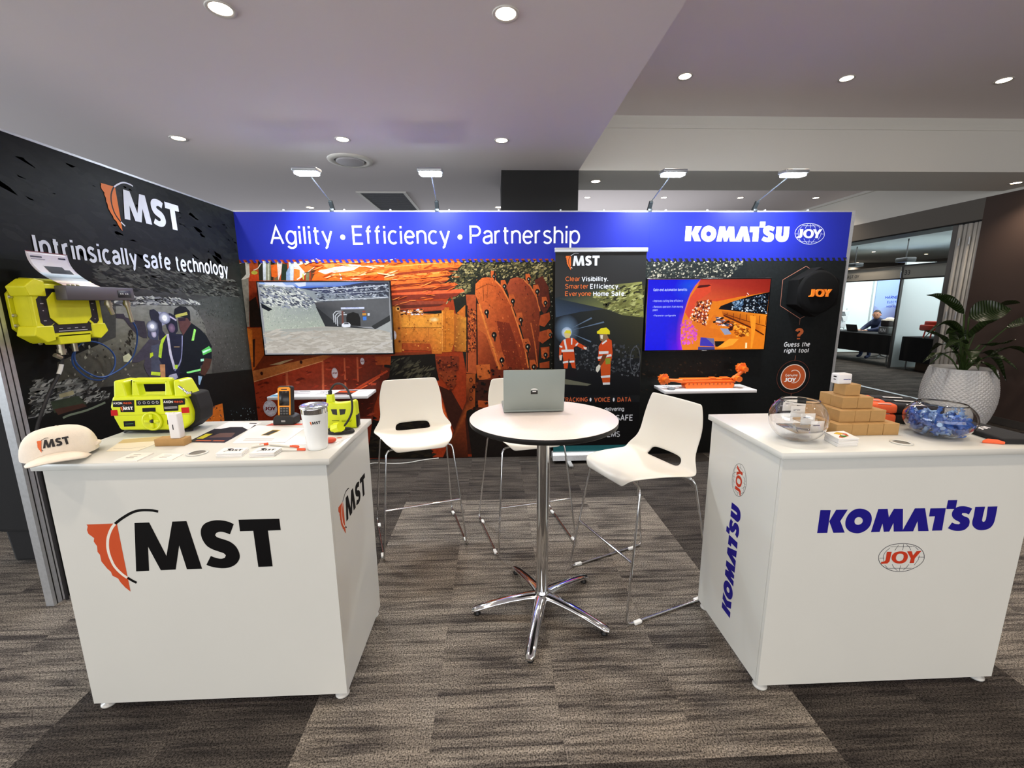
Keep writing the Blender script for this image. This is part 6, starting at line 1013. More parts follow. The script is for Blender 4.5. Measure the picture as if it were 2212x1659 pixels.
# cap
cp=thing('baseball_cap','white baseball cap with black-and-orange logo on the corner of the left counter','cap',(-1.585,1.56,ZT))
CAPM=M('cap_cotton','#efe4d4',.85,noise=.03,nscale=60,bump=.6,bscale=700); vs=[];n=28;m=9
ctr=Vector((-1.588,1.565,ZT+.012)); rx,ry,rz=.098,.108,.100
ang0=math.radians(-50)  # direction of the brim
for i in range(m+1):
    ph=PI/2*i/m
    for j in range(n):
        th=2*PI*j/n; r=math.cos(ph)**.58; vs.append(ctr+Vector((rx*r*math.cos(th),ry*r*math.sin(th),rz*math.sin(ph)+.010*math.sin(2*ph)*math.cos(th-ang0))))
fs=[(i*n+j,i*n+(j+1)%n,(i+1)*n+(j+1)%n,(i+1)*n+j) for i in range(m) for j in range(n)]
MB().add(vs,fs,0,True).build('crown',CAPM,cp)
vs=[];nb=14
for k in range(4):
    for j in range(nb+1):
        u=-1+2*j/nb; th=ang0+u*math.radians(54); base=ctr+Vector((rx*math.cos(th),ry*math.sin(th),.006)); d=Vector((math.cos(ang0),math.sin(ang0),0)); ext=.082*math.sqrt(max(0,1-abs(u)**2.6)); q=base+d*ext*k/3; q.z=ZT+.040-.036*u*u-.010*k/3*(1-u*u)-.002; vs.append(q)
fs=[(k*(nb+1)+j,k*(nb+1)+j+1,(k+1)*(nb+1)+j+1,(k+1)*(nb+1)+j) for k in range(3) for j in range(nb)]
br=MB().add(vs,fs,0,True).build('brim',CAPM,cp); mo_=br.modifiers.new('s','SOLIDIFY'); mo_.thickness=.004; mo_.offset=0
MB().tube([ctr+Vector((rx*1.0*math.cos(math.radians(q)),ry*math.sin(math.radians(q)),.02-.0002*(q-30))) for q in range(20,60,6)],.007,n=8).build('back_strap',CAPM,cp)
MB().sphere(tuple(ctr+Vector((0,0,rz))),.006,8,sc=(1,1,.5)).build('top_button',CAPM,cp)
def capfn(u,v): # wraps the logo on the crown front
    th=ang0-.46+u/.1; ph=.30+v/.088; r=math.cos(ph)**.58
    q=Vector((rx*r*math.cos(th),ry*r*math.sin(th),rz*math.sin(ph)+.010*math.sin(2*ph)*math.cos(th-ang0))); return ctr+q*1.014
a=MB(); idx=0
cm={'o':0,'k':1,'w':2}
for kind,pts,key in MST:
    if kind in('p',): 
        # subdivide so the print follows the curved crown
        bm=bmesh.new(); tt=tessellate_polygon([[Vector((p[0],p[1],0)) for p in pts]]); V=[bm.verts.new((p[0]*.088,p[1]*.088,0)) for p in pts]
        for tr in tt:
            try: bm.faces.new([V[i] for i in tr])
            except: pass
        bmesh.ops.subdivide_edges(bm,edges=bm.edges[:],cuts=3,use_grid_fill=True); bmesh.ops.triangulate(bm,faces=bm.faces[:])
        for v in bm.verts: v.co=capfn(v.co.x,v.co.y)
        a.bm(bm,cm[key])
    elif key=='k': a.tube([capfn(p[0]*.088,p[1]*.088) for p in pts],.0008,n=5,mi=1)
a.build('cap_logo',[M('cap_ink_orange','#e06a34',.7),M('cap_ink_black','#1f1c1e',.7)],cp)
# cardboard box with white adapter on it
cb=MB().rbox((-1.327,1.655,ZT),(-1.215,1.70,ZT+.028),.0015,1).build('small_cardboard_box',M('cardboard','#b08a55',.8,noise=.06,nscale=50),None,loc=(-1.27,1.68,ZT),label='flat brown cardboard box under the white adapter, on the left counter',cat='box')
ad_=thing('power_adapter','white rectangular adapter standing upright on the flat cardboard box','adapter',(-1.25,1.675,ZT+.028))
MB().rbox((-1.268,1.660,ZT+.028),(-1.230,1.692,ZT+.128),.004,2).build('adapter_body',M('white_plastic','#e6e4e4',.3),ad_)
MB().tube([(-1.275,1.668,ZT+.128),(-1.245,1.668,ZT+.128)],.004,n=8).build('fold_pin',M('white_plastic'),ad_)
MB().box((-1.252,1.6590,ZT+.065),(-1.249,1.660,ZT+.085)).build('adapter_marking',DARK,ad_)
# tumbler
tb=thing('travel_tumbler','white insulated tumbler with black logo and clear lid, on the left counter','tumbler',(-.682,1.60,ZT)); c_=(-.682,1.60,ZT)
MB().lathe([(0,0),(.034,0),(.0365,.003),(.0375,.012),(.0465,.140)],c_,40).build('body',M('tumbler_white','#eef1f0',.22,coat=.4),tb)
MB().lathe([(.0465,.140),(.0472,.158),(.0475,.160),(.0455,.160),(.044,.120)],c_,40).build('steel_band',CHROME,tb)
MB().lathe([(.0,.166),(.040,.166),(.047,.170),(.0505,.168),(.0505,.161),(.046,.160)],c_,40).rbox((-.682-.012,1.60-.03,ZT+.167),(-.682+.012,1.60+.01,ZT+.174),.002).build('clear_lid',M('clear_lid_plastic','#dfe6e8',.08,trans=.85,ior=1.45),tb)
def tfn(cx,cy,r0,slope,u0): 
    def f(u,v):
        z=v; th=-PI/2+u0+u/.045; r=.0375+(.0465-.0375)*(z-.012)/.128+.0004; return Vector((cx+r*math.cos(th),cy+r*math.sin(th),ZT+z))
    return f
def wrap_logo(L,fn,w,u0,v0,name,mats,parent,cm):
    a=MB()
    for kind,pts,key in L:
        if kind=='p':
            bm=bmesh.new(); tt=tessellate_polygon([[Vector((p[0],p[1],0)) for p in pts]]); V=[bm.verts.new((p[0]*w,p[1]*w,0)) for p in pts]
            for tr in tt:
                try: bm.faces.new([V[i] for i in tr])
                except: pass
            bmesh.ops.subdivide_edges(bm,edges=bm.edges[:],cuts=2,use_grid_fill=True); bmesh.ops.triangulate(bm,faces=bm.faces[:])
            for v in bm.verts: v.co=fn(u0+v.co.x,v0+v.co.y)
            a.bm(bm,cm[key])
    return a.build(name,mats,parent)
wrap_logo(MST,tfn(-.682,1.60,0,0,math.radians(23)),.037,-.020,.100,'tumbler_logo',[M('cap_ink_orange'),M('cap_ink_black')],tb,cm)
# handheld phone in cradle
ph=thing('rugged_handset','black and orange rugged handset standing in its charging cradle','handset',(-.965,1.955,ZT)); hx=-.962; yy=1.945
MB().prism([(hx-.05,ZT),(hx+.046,ZT),(hx+.046,ZT+.036),(hx+.030,ZT+.044),(hx-.036,ZT+.044),(hx-.047,ZT+.03)],lambda a,b:(a,1.925,b),lambda a,b:(a,1.995,b),r=.006).build('charging_cradle',M('rubber_black','#19181a',.6),ph)
mt=Matrix.Translation((hx-.001,1.955,ZT+.022))@Matrix.Rotation(math.radians(-10),4,'X')
MB().rbox((-.033,-.014,0),(.033,.018,.152),.010,3,mat=mt).build('handset_body',M('rubber_black'),ph)
OY=M('handset_orange','#f0981c',.4)
a=MB(); a.rbox((-.027,-.0155,.004),(.027,-.0135,.146),.006,1,mat=mt); a.build('orange_frame',OY,ph,label='orange front frame')
MB().rbox((-.0225,-.0168,.062),(.0225,-.0153,.128),.002,1,mat=mt).build('handset_screen',M('black_gloss'),ph); MB().rbox((-.0205,-.0165,.006),(.0205,-.0153,.056),.002,1,mat=mt).build('keypad',M('rubber_black'),ph)
for r in range(4):
    for c in range(3): MB().rbox((-.018+c*.0128,-.0178,.010+r*.0118),(-.0085+c*.0128,-.0164,.0175+r*.0118),.0006,1,mat=mt).build('key',M('key_grey','#5c5c5c',.5),ph)
MB().rbox((-.013,-.0168,.134),(.013,-.0153,.138),.001,1,mat=mt).build('earpiece',DARK,ph)
MB().box((hx-.010,1.9245,ZT+.016),(hx+.008,1.925,ZT+.024)).build('cradle_badge',M('badge_grey'),ph)
# yellow cap lamp / communicator unit with cable
yu=thing('yellow_communicator_unit','bright yellow cap lamp unit with black cable looping over it','lamp unit',(-.69,1.87,ZT))
sh=[(-.745,ZT),(-.615,ZT),(-.612,ZT+.05),(-.615,ZT+.115),(-.622,ZT+.124),(-.650,ZT+.115),(-.70,ZT+.112),(-.722,ZT+.118),(-.748,ZT+.118),(-.752,ZT+.07)]
MB().prism(sh,lambda a,b:(a,1.862,b),lambda a,b:(a,1.905,b),r=.006,seg=2).build('battery_case',YEL,yu)
MB().prism([(-.742,ZT+.115),(-.712,ZT+.115),(-.714,ZT+.150),(-.740,ZT+.150)],lambda a,b:(a,1.868,b),lambda a,b:(a,1.898,b),r=.004).build('cable_boss',YEL,yu)
for q in ([(-.722,1.118),(-.697,1.118),(-.697,1.092),(-.716,1.096)],[(-.686,1.118),(-.658,1.118),(-.664,1.096),(-.684,1.092)]): MB().prism(q,lambda a,b:(a,1.8605,b),lambda a,b:(a,1.8625,b)).build('dark_window',DARK,yu)
MB().rbox((-.618,1.8615,ZT+.004),(-.611,1.9,ZT+.06),.002,1).build('black_side_grip',DARK,yu)
cab=smoothp([(-.728,1.883,1.180),(-.724,1.883,1.20),(-.700,1.878,1.226),(-.665,1.86,1.228),(-.635,1.84,1.205),(-.615,1.82,1.165),(-.612,1.80,1.12),(-.625,1.78,1.085),(-.64,1.765,1.066)],5)
MB().tube(cab,.0045,n=10).tube([(-.728,1.883,1.176),(-.727,1.883,1.196)],.0085,n=10).build('black_cable',M('rubber_black'),yu)
loop=[(-.665+.058*math.cos(t_)*(1-.04*k),1.79+.030*math.sin(t_)*(1+.05*k),ZT+.006+.0035*k) for k in range(3) for t_ in [2*PI*i/20 for i in range(20)]]
MB().tube(loop,.0045,n=8).build('coiled_cable',M('rubber_black'),yu)
mt=Matrix.Translation((-.662,1.765,ZT+.031))@Euler((math.radians(70),math.radians(0),math.radians(55))).to_matrix().to_4x4()
hb=MB(); hb2=bmesh.new(); bmesh.ops.create_cone(hb2,cap_ends=True,segments=8,radius1=.024,radius2=.020,depth=.046); bmesh.ops.bevel(hb2,geom=hb2.edges[:],offset=.002,segments=1); hb.bm(hb2,0,False,mt); hb.build('lamp_head',YEL,yu)
MB().lathe([(0,.0235),(.017,.0235),(.019,.022)],(0,0,0),20).build('lens',DARK,yu)
F_Y=Fr((0,1.862,0),(1,0,0),(0,0,1),(0,-1,0)); a=Art(F_Y,.0003,.00003); a.line([(-.722,1.066),(-.69,1.066)],.003,'#55600c'); a.line([(-.680,1.068),(-.635,1.068)],.0018,'#6c7810'); a.line([(-.68,1.062),(-.64,1.062)],.0018,'#6c7810'); a.text('ICCL',-.722,-.69,1.045,.009,'#6c7810',.01); a.build('unit_lettering',PR,yu)
MB().sphere((-.655,1.66,ZT+.012),.02,14,sc=(1.1,.9,.55)).build('stress_toy',M('red_orange_rubber','#d84c2c',.5),None,loc=(-.655,1.66,ZT),label='small red-orange rounded item behind the tumbler',cat='item')

# ---------------- things on the right counter ----------------
GL_=M('bowl_glass','#ffffff',.0,trans=1,ior=1.45)
def bowl(c,R,sq,rim,label,nm='fish_bowl',H=None):
    t=thing(nm,label,'bowl',c); prof=[]; a0=math.acos(min(.999,.45)); th=.0018
    zc=R*sq*math.cos(math.asin(.45)); N=22; t0=math.asin(.45); t1=PI-math.asin(rim/R)
    out=[(R*math.sin(t0+(t1-t0)*i/N),zc-R*sq*math.cos(t0+(t1-t0)*i/N)) for i in range(N+1)]
    r2=R-th; inn=[(r2*math.sin(t0+(t1-t0)*i/N),zc-r2*sq*math.cos(t0+(t1-t0)*i/N)+.0) for i in range(N+1)]
    prof=[(0,.0)]+out+[(out[-1][0]+.0008,out[-1][1]+.002)]+inn[::-1]+[(0,.003)]
    MB().lathe(prof,c,56).build('glass_bowl',GL_,t); return t
bowl((1.185,1.600,ZT),.102,.93,.066,'empty clear glass fish bowl at the left end of the right counter')
b2=bowl((1.775,1.610,ZT),.112,.72,.075,'low round glass bowl filled with blue wrapped sweets')
Rr=random.Random(5); swc=[M('sweet_wrap_blue','#1f5cb8',.25,coat=.4),M('sweet_wrap_pale','#8fb4e4',.2,coat=.4),M('sweet_wrap_mid','#2b68c4',.25,coat=.4)]
def sweet_mesh(m):
    mb=MB(); mb.tube([(-.021,0,0),(-.013,0,0),(-.011,0,0),(.011,0,0),(.013,0,0),(.021,0,0)],[.009,.003,.0085,.0085,.003,.009],n=7); return mb.mesh('wrapped_sweet',m)
sm=[sweet_mesh(m) for m in swc]; cnt=0
while cnt<110:
    z=Rr.uniform(.022,.085); zc=.0726; rr=.112*math.sqrt(max(0,1-((z-zc)/(.112*.72))**2))-.027
    if rr<.01: continue
    r=rr*math.sqrt(Rr.random()) if cnt%3 else rr; th=Rr.uniform(0,2*PI); o=link(bpy.data.objects.new('wrapped_sweet',sm[cnt%3]))
    o.location=(1.775+r*math.cos(th),1.610+r*math.sin(th),ZT+z); o.rotation_euler=(Rr.uniform(0,3),Rr.uniform(0,3),Rr.uniform(0,3))
    tag(o,'blue and white wrapped sweet in the low glass bowl','sweet','wrapped sweets in the glass bowl'); cnt+=1
# pyramid of small boxes with charger on top
KB=M('cardboard'); bs=.0655; bmsh=MB().rbox((.0004,.0004,0),(bs-.0004,bs-.0004,.0475),.0012,1,smooth=False).mesh('gift_box',KB)
names=['bottom','third','second','top']; x0p,y0p=1.366,1.622
for lay in range(4):
    n_=4-lay
    for i in range(n_):
        for j in range(n_):
            o=link(bpy.data.objects.new('gift_box',bmsh)); x=x0p+lay*bs/2+i*bs; y=y0p+lay*bs/2+j*bs; o.location=(x,y,ZT+lay*.0478); o.rotation_euler=(0,0,Rr.uniform(-.012,.012))
            row=['front row','second row','third row','rear row'][j] if n_>1 else 'top'
            col=['leftmost','second from left','third from left','rightmost'][i if n_==4 else (i if i<n_-1 else 3)]
            lb='single brown box at the peak of the pyramid' if n_==1 else 'brown box, %s in the %s, %s layer of the pyramid'%(col,row,['bottom','second','third'][lay])
            tag(o,lb,'box','small cardboard boxes stacked in a pyramid')
ch=thing('usb_charger','white cube charger on top of the cardboard box pyramid','charger',(1.463,1.755,ZT+.1912)); zz=ZT+.1912; cx_,cy_=1.466,1.752
MB().rbox((cx_-.030,cy_-.022,zz),(cx_+.030,cy_+.022,zz+.044),.006,3).build('charger_body',M('white_plastic'),ch)
MB().box((cx_-.0306,cy_-.010,zz+.028),(cx_-.0298,cy_+.006,zz+.033)).box((cx_-.0306,cy_-.008,zz+.017),(cx_-.0298,cy_+.004,zz+.021)).build('usb_port',DARK,ch)
a=Art(Fr((0,cy_-.022,0),(1,0,0),(0,0,1),(0,-1,0)),.0003,.00003); a.logo(KOM,cx_-.008,zz+.018,.030,{'k':'#1c2478'}); a.build('charger_lettering',PR,ch)
# playing-card stack with coloured print
quad_z=ZT
card_stack('playing_card_deck',[(1.285,1.5794),(1.2707,1.4931),(1.3536,1.4996),(1.3676,1.5935)],10,'deck of white cards with green, yellow and red picture on top','cards',
  lambda A_,b:(A_.poly(B(b,(.12,.55),(.4,.85),(.7,.75),(.9,.25),(.8,.15),(.5,.45),(.3,.25)),'#c8502c'),A_.poly(B(b,(.15,.5),(.35,.72),(.5,.55),(.4,.32),(.25,.3)),'#e0b820'),A_.poly(B(b,(.5,.6),(.7,.7),(.85,.4),(.7,.3),(.55,.4)),'#3c7a30'),A_.disc(b(.55,.56),.008,.006,'#f0efe8',12)),th=.0032)
# acrylic step holder with white cards
hd=thing('card_holder','clear stepped acrylic holder with white cards, behind the empty bowl','card holder',(1.30,1.70,ZT)); ac=M('acrylic','#f4f8fa',.03,trans=.9,ior=1.3)
MB().rbox((1.23,1.66,ZT),(1.355,1.80,ZT+.004),.001,1).build('base_plate',ac,hd)
for k,(dx,dy,z) in enumerate(((.03,.0,.05),(.01,.035,.075),(-.012,.07,.10),(-.03,.10,.122))):
    q=MB(); q.rbox((1.262+dx,1.665+dy,ZT+z-.05),(1.325+dx,1.667+dy,ZT+z),.0005,1); q.build('white_card',M('paper_f0eeea'),hd)
    aa=Art(Fr((0,1.665+dy,0),(1,0,0),(0,0,1),(0,-1,0)),.0002,.00003); aa.line([(1.272+dx,ZT+z-.018),(1.302+dx,ZT+z-.018)],.003,'#3c3c50'); aa.build('card_line',PR,hd)
MB().prism([(1.66,ZT+.004),(1.69,ZT+.03),(1.69,ZT+.004)],lambda a,b:(1.235,a,b),lambda a,b:(1.24,a,b)).prism([(1.66,ZT+.004),(1.69,ZT+.03),(1.69,ZT+.004)],lambda a,b:(1.35,a,b),lambda a,b:(1.355,a,b)).build('side_fin',ac,hd)
# folded shirts
OF_=M('orange_knit','#f0673a',.85,noise=.05,nscale=80,bump=.5,bscale=500); BF_=M('black_knit','#131315',.85,bump=.5,bscale=500); LB=M('white_label','#e4e0dc',.6)
def shirt(x,y,z,rz,label,lay,w=.20,d=.26,h=.034):
    t=thing('folded_shirt',label,'shirt',(x,y,z),rz,'folded orange and black work shirts')
    MB().rbox((-w*.5,-d/2,0),(-w*.05,d/2,h),.014,4).build('orange_panel',OF_,t,world=False); MB().rbox((-w*.09,-d/2,.0005),(w*.5,d/2,h+.002),.015,4).build('black_panel',BF_,t,world=False)
    MB().box((-w*.30,-d*.42,h),(-w*.14,-d*.30,h+.0012)).build('orange_side_label',LB,t,world=False); MB().rbox((w*.05,-d*.44,h+.0018),(w*.30,-d*.22,h+.0035),.0006,1).build('white_label',LB,t,world=False); return t
ra=math.radians(-20)
for n_,(x,y) in enumerate(((1.79,1.80),(1.805,1.876),(1.82,1.952))):
    for u_ in (0,1):
        shirt(x,y,ZT+u_*.044,ra,('upper' if u_ else 'lower')+' folded orange and black shirt in the '+('front pile, nearest the glass bowl','middle pile of three','rear pile of three')[n_],0,.30,.066,.041)
ts=thing('black_tshirt','flat folded black t-shirt with white lettering and orange collar, at the right end','shirt',(1.95,1.60,ZT))
MB().prism([(1.905,1.485),(2.06,1.47),(2.06,1.76),(1.955,1.75)],lambda a,b:(a,b,ZT),lambda a,b:(a,b,ZT+.022),r=.007,seg=3).build('shirt_body',BF_,ts); MB().prism([(1.845,1.505),(1.91,1.480),(1.915,1.51),(1.885,1.525)],lambda a,b:(a,b,ZT),lambda a,b:(a,b,ZT+.012),r=.004).build('orange_collar',OF_,ts)
a=Art(Fr((0,0,ZT+.0222),(1,0,0),(0,1,0),(0,0,1)),.0003,.00003); a.logo(JOYT,1.955,1.60,.075,{'r':'#e8e8e8'},rot=.35); a.build('shirt_lettering',PR,ts)
# ---------------- yellow octagonal unit hung on the left wall ----------------
ou=thing('octagonal_radio_unit','large yellow octagonal radio unit bolted on the dark left booth wall','equipment',(-2.37,2.47,1.55))
def octa(cy,cz,w,h,c): return [(cy-w+c,cz-h),(cy+w-c,cz-h),(cy+w,cz-h+c),(cy+w,cz+h-c),(cy+w-c,cz+h),(cy-w+c,cz+h),(cy-w,cz+h-c),(cy-w,cz-h+c)]
def px_(x): return lambda a,b:(x,a,b)
def pxo(poly,xa,xb,r,mat,name,par=ou,**k): return MB().prism(poly,px_(xa),px_(xb),r=r).build(name,mat,par,**k)
cy,cz=2.445,1.545
pxo(octa(cy,cz,  .222,.165,.080),-2.368,-2.352,.003,YEL2,'mounting_flange')
for yy,zz in ((-.215,.07),(-.20,.11),(-.165,.145),(-.215,-.02),(-.215,-.07),(-.19,-.12),(-.12,-.165),(.15,.155),(.215,.09)):
    MB().cyl((-2.352,cy+yy,cz+zz),(-2.343,cy+yy,cz+zz),.009,.007,n=10).build('bolt',M('bolt_steel','#c8c4a0',.35,.7),ou)
pxo(octa(cy-.015,cz,.190,.150,.07),-2.352,-2.275,.005,YEL2,'housing')
pxo(octa(cy-.03,cz+.0,.182,.135,.06),-2.275,-2.252,.004,YEL2,'front_bezel')
fc=(cy-.035,cz+.0)
pxo(octa(fc[0],fc[1],.160,.112,.055),-2.252,-2.2505,0,M('panel_black','#17171b',.45),'display_ring')
pxo(octa(fc[0]+.002,fc[1]+.012,.114,.082,.036),-2.2505,-2.246,.002,YEL2,'centre_cover')
for a_,b_ in (((-.10,-.065),(-.145,-.10)),((.10,-.055),(.145,-.10))):
    y0,z0=fc[0]+a_[0],fc[1]+a_[1]; y1,z1=fc[0]+b_[0],fc[1]+b_[1]
    MB().prism([(y0-.005,z0-.003),(y0+.005,z0+.003),(y1+.005,z1+.003),(y1-.005,z1-.003)],px_(-2.2505),px_(-2.2485)).build('ring_divider',YEL2,ou)
def lug(y,z,sy,sz):
    P=[(y,z),(y+sy*.085,z),(y+sy*.10,z+sz*.045),(y+sy*.045,z+sz*.085),(y,z+sz*.075)]
    if sy*sz<0: P=P[::-1]
    pxo(P,-2.335,-2.245,.005,YEL2,'corner_guard')
lug(2.30,1.618,-1,1); lug(2.305,1.472,-1,-1); lug(2.515,1.472,1,-1); lug(2.51,1.618,1,1)
pxo([(2.33,1.372),(2.50,1.372),(2.51,1.425),(2.32,1.425)],-2.335,-2.252,.005,YEL2,'lower_gland_box')
a=Art(Fr((-2.2504,0,0),(0,1,0),(0,0,1),(1,0,0)),.0002,.00003)
for y_,z_,w_ in ((-.137,.035,.016),(-.137,.0,.006),(-.137,-.05,.014),(.137,.035,.014),(.137,.0,.006),(.137,-.05,.006)): a.rect((fc[0]+y_-w_/2,fc[1]+z_),(fc[0]+y_+w_/2,fc[1]+z_+.004),'#b8b4b8')
for i in range(4): a.rect((fc[0]-.075+i*.042,fc[1]-.092),(fc[0]-.057+i*.042,fc[1]-.089),'#b8b4b8')
a.rect((fc[0]-.08,fc[1]-.105),(fc[0]+.08,fc[1]-.102),'#c8c4c8'); a.build('unit_markings',PR,ou)
GLD=M('cable_gland_metal','#b8b09a',.35,.7)
MB().cyl((-2.30,2.375,1.38),(-2.30,2.375,1.315),.015,n=12).cyl((-2.30,2.375,1.345),(-2.30,2.375,1.325),.020,n=6).cyl((-2.30,2.335,1.318),(-2.30,2.365,1.30),.011,n=8).build('cable_gland',GLD,ou)
MB().cyl((-2.30,2.45,1.38),(-2.30,2.45,1.325),.013,n=12).build('cable_gland',GLD,ou)
# antenna box on the front
ab=thing('antenna_box','slim grey metal antenna box clipped to the front of the yellow octagonal unit','antenna',(-2.16,2.38,1.60))
ABM=M('antenna_grey','#5b575a',.45,.3)
MB().rbox((-2.238,2.335,1.598),(-2.180,2.755,1.672),.004,2).build('box_body',ABM,ab)
MB().rbox((-2.180,2.64,1.615),(-2.1785,2.73,1.655),.0006,1).build('socket_panel',M('socket_dark','#2c2c30',.4),ab)
for i in range(4): MB().rbox((-2.1785,2.655+i*.014+(.006 if i>1 else 0),1.632),(-2.1775,2.662+i*.014+(.006 if i>1 else 0),1.639),.0004,1).build('pin',M('pin_white','#e0e0e0',.4),ab)
for y_ in (2.375,2.40,2.425): MB().lathe([(0,0),(.007,0),(.007,.008),(0,.008)],(-2.20,y_,1.672),10).build('mounting_screw',M('bolt_steel'),ab)
for y_,l_ in ((2.60,.05),(2.725,.10)): MB().cyl((-2.21,y_,1.600),(-2.21,y_+.006,1.56),.014,n=10).cyl((-2.21,y_+.002,1.588),(-2.21,y_+.003,1.572),.019,n=6).cyl((-2.21,y_+.006,1.56),(-2.21,y_+.02,1.60-l_-.03),.010,n=10).build('cable_gland',GLD,ab)
# printed sheet curling up out of the unit
vs=[];fs=[]; n=12
def sheetpt(u,v): # v 0 bottom .. 1 top
    z=1.665+.172*v; x=-2.275+.045*(1-v)**2; y=2.27+.21*u+.14*(1-v)**3; return (x,y,z)
mb=MB(); 
for j in range(n+1):
    for i in range(n+1): vs.append(sheetpt(i/n,j/n))
fs=[(j*(n+1)+i,j*(n+1)+i+1,(j+1)*(n+1)+i+1,(j+1)*(n+1)+i) for j in range(n) for i in range(n)]
sh=mb.add(vs,fs,0,True).build('printed_sheet',M('paper_gloss','#dcd8e0',.25),None,loc=(-2.25,2.36,1.665),label='curled leaflet with sunset photo tucked behind the antenna box on the yellow unit',cat='leaflet')
m_=sh.modifiers.new('s','SOLIDIFY'); m_.thickness=.0006; m_.offset=-1
a=Art(Fr((0,0,0),(1,0,0),(0,1,0),(0,0,1)),0,0); 
def sheet_strip(v0,v1,cols,u0=0,u1=1,h=.0012):
    k=10; V=[];T=[];C=[]
    for i in range(k+1):
        for v,c in ((v0,cols[0]),(v1,cols[1])):
            q=sheetpt(u0+(u1-u0)*i/k,v); V.append((q[0]+h,q[1]-h*.2,q[2])); C.append(lin(c))
    for i in range(k): T+=[(2*i,2*i+2,2*i+3),(2*i,2*i+3,2*i+1)]
    b=len(a.v); a.v+=V
    for t in T: a.f.append(tuple(x+b for x in t)); a.c+=[C[x] for x in t]
for q0,q1,c0,c1 in ((0,.06,'#2c2030','#6c4a48'),(.06,.14,'#c89878','#8c5c50'),(.14,.22,'#f0c8a0','#3c3a48'),(.22,.28,'#3c3a48','#20303c'),(.28,.36,'#30485c','#a8c0d0'),(.36,.42,'#c8dcea','#d4dce4')): sheet_strip(q0,q1,(c0,c1))
sheet_strip(.40,.60,('#22222a','#32323a'),.28,.72,.0018); sheet_strip(.40,.52,('#22222a','#32323a'),.68,.86,.0018); sheet_strip(.83,.87,('#55555c','#55555c'),.08,.34,.0018); sheet_strip(.78,.795,('#9090a0','#9090a0'),.08,.40,.0018); sheet_strip(.83,.87,('#2c2c34','#2c2c34'),.74,.92,.0018); sheet_strip(.985,1,('#7c3038','#7c3038'),0,1,.0018)
a.build('sheet_print',print_mat('gloss_print',.25,.02,30),sh)
# cables
BLUEC=M('blue_cable','#2c4f8c',.4)
def tubeobj(name,pts,r,mat,label,cat='cable'): 
    p=smoothp(pts,6); return MB().tube(p,r,n=8).build(name,mat,None,loc=tuple(p[0]),label=label,cat=cat)
tubeobj('blue_cable',[(-2.21,2.746,1.475),(-2.22,2.78,1.42),(-2.25,2.80,1.33),(-2.28,2.78,1.24),(-2.31,2.71,1.18),(-2.32,2.60,1.155),(-2.33,2.52,1.20),(-2.33,2.47,1.27),(-2.33,2.49,1.335),(-2.33,2.56,1.37),(-2.33,2.66,1.34),(-2.33,2.72,1.27),(-2.33,2.70,1.19),(-2.33,2.62,1.14),(-2.34,2.54,1.16),(-2.34,2.47,1.24),(-2.32,2.45,1.30),(-2.30,2.45,1.328)],.0045,BLUEC,'thin blue cable looped on the left wall between antenna box and yellow unit')
bc=tubeobj('black_cable',[(-2.30,2.375,1.316),(-2.305,2.37,1.28),(-2.31,2.345,1.215),(-2.31,2.28,1.13),(-2.31,2.23,1.05),(-2.32,2.19,.95),(-2.33,2.17,.80),(-2.33,2.17,.45),(-2.33,2.17,.012)],.0075,M('rubber_black'),'black cable running from the yellow octagonal unit down to the floor')
p=smoothp([(-2.306,2.366,1.265),(-2.308,2.358,1.24),(-2.31,2.345,1.215)],4); MB().tube(p,.0095,n=8).build('cable_marker',M('tape_white','#d8d6d0',.5),bc)
# floor cable along the back wall
tubeobj('floor_cable',[(-1.30,4.10,.005),(-1.22,4.145,.005),(-1.05,4.12,.005),(-.90,4.13,.005),(-.75,4.20,.005),(-.60,4.245,.005)],.005,M('cable_white','#c8c8c4',.5),'thin pale cable on the carpet below the left wall television')

# ---------------- potted plant at the right wall ----------------
pc=(5.55,4.88); pp=thing('potted_plant','dark green dieffenbachia-like plant in a white quilted pot by the brown wall','plant',(pc[0],pc[1],0))
prof=[(.20,0),(.215,.006),(.235,.05),(.268,.12),(.298,.20),(.320,.29),(.333,.38),(.335,.47),(.328,.56),(.312,.65),(.296,.72),(.285,.765)]
def rad(z):
    for (r0,z0),(r1,z1) in zip(prof,prof[1:]):
        if z0<=z<=z1: return r0+(r1-r0)*(z-z0)/(z1-z0)
    return prof[-1][0]
rows=34; nseg=84; vs=[]
for i in range(rows+1):
    z=.765*i/rows
    for j in range(nseg):
        b=.007 if (i+j)%2==0 else -.001
        if i==0 or i==rows: b=.004
        r=rad(z)+b; t_=2*PI*j/nseg; vs.append((pc[0]+r*math.cos(t_),pc[1]+r*math.sin(t_),z))
fs=[]
for i in range(rows):
    for j in range(nseg):
        a_,b_,c_,d_=i*nseg+j,i*nseg+(j+1)%nseg,(i+1)*nseg+(j+1)%nseg,(i+1)*nseg+j
        if (i+j)%2==0: fs+=[(a_,b_,d_),(b_,c_,d_)]
        else: fs+=[(a_,b_,c_),(a_,c_,d_)]
mb=MB().add(vs,fs,0,False).lathe([(.289,.765),(.285,.772),(.272,.772),(.268,.70)],(pc[0],pc[1],0),48); mb.build('quilted_pot',M('pot_white','#dad8d6',.5),pp)
MB().lathe([(0,.705),(.27,.70)],(pc[0],pc[1],0),32).build('soil',M('soil','#1e1712',.95,bump=1,bscale=60),pp)
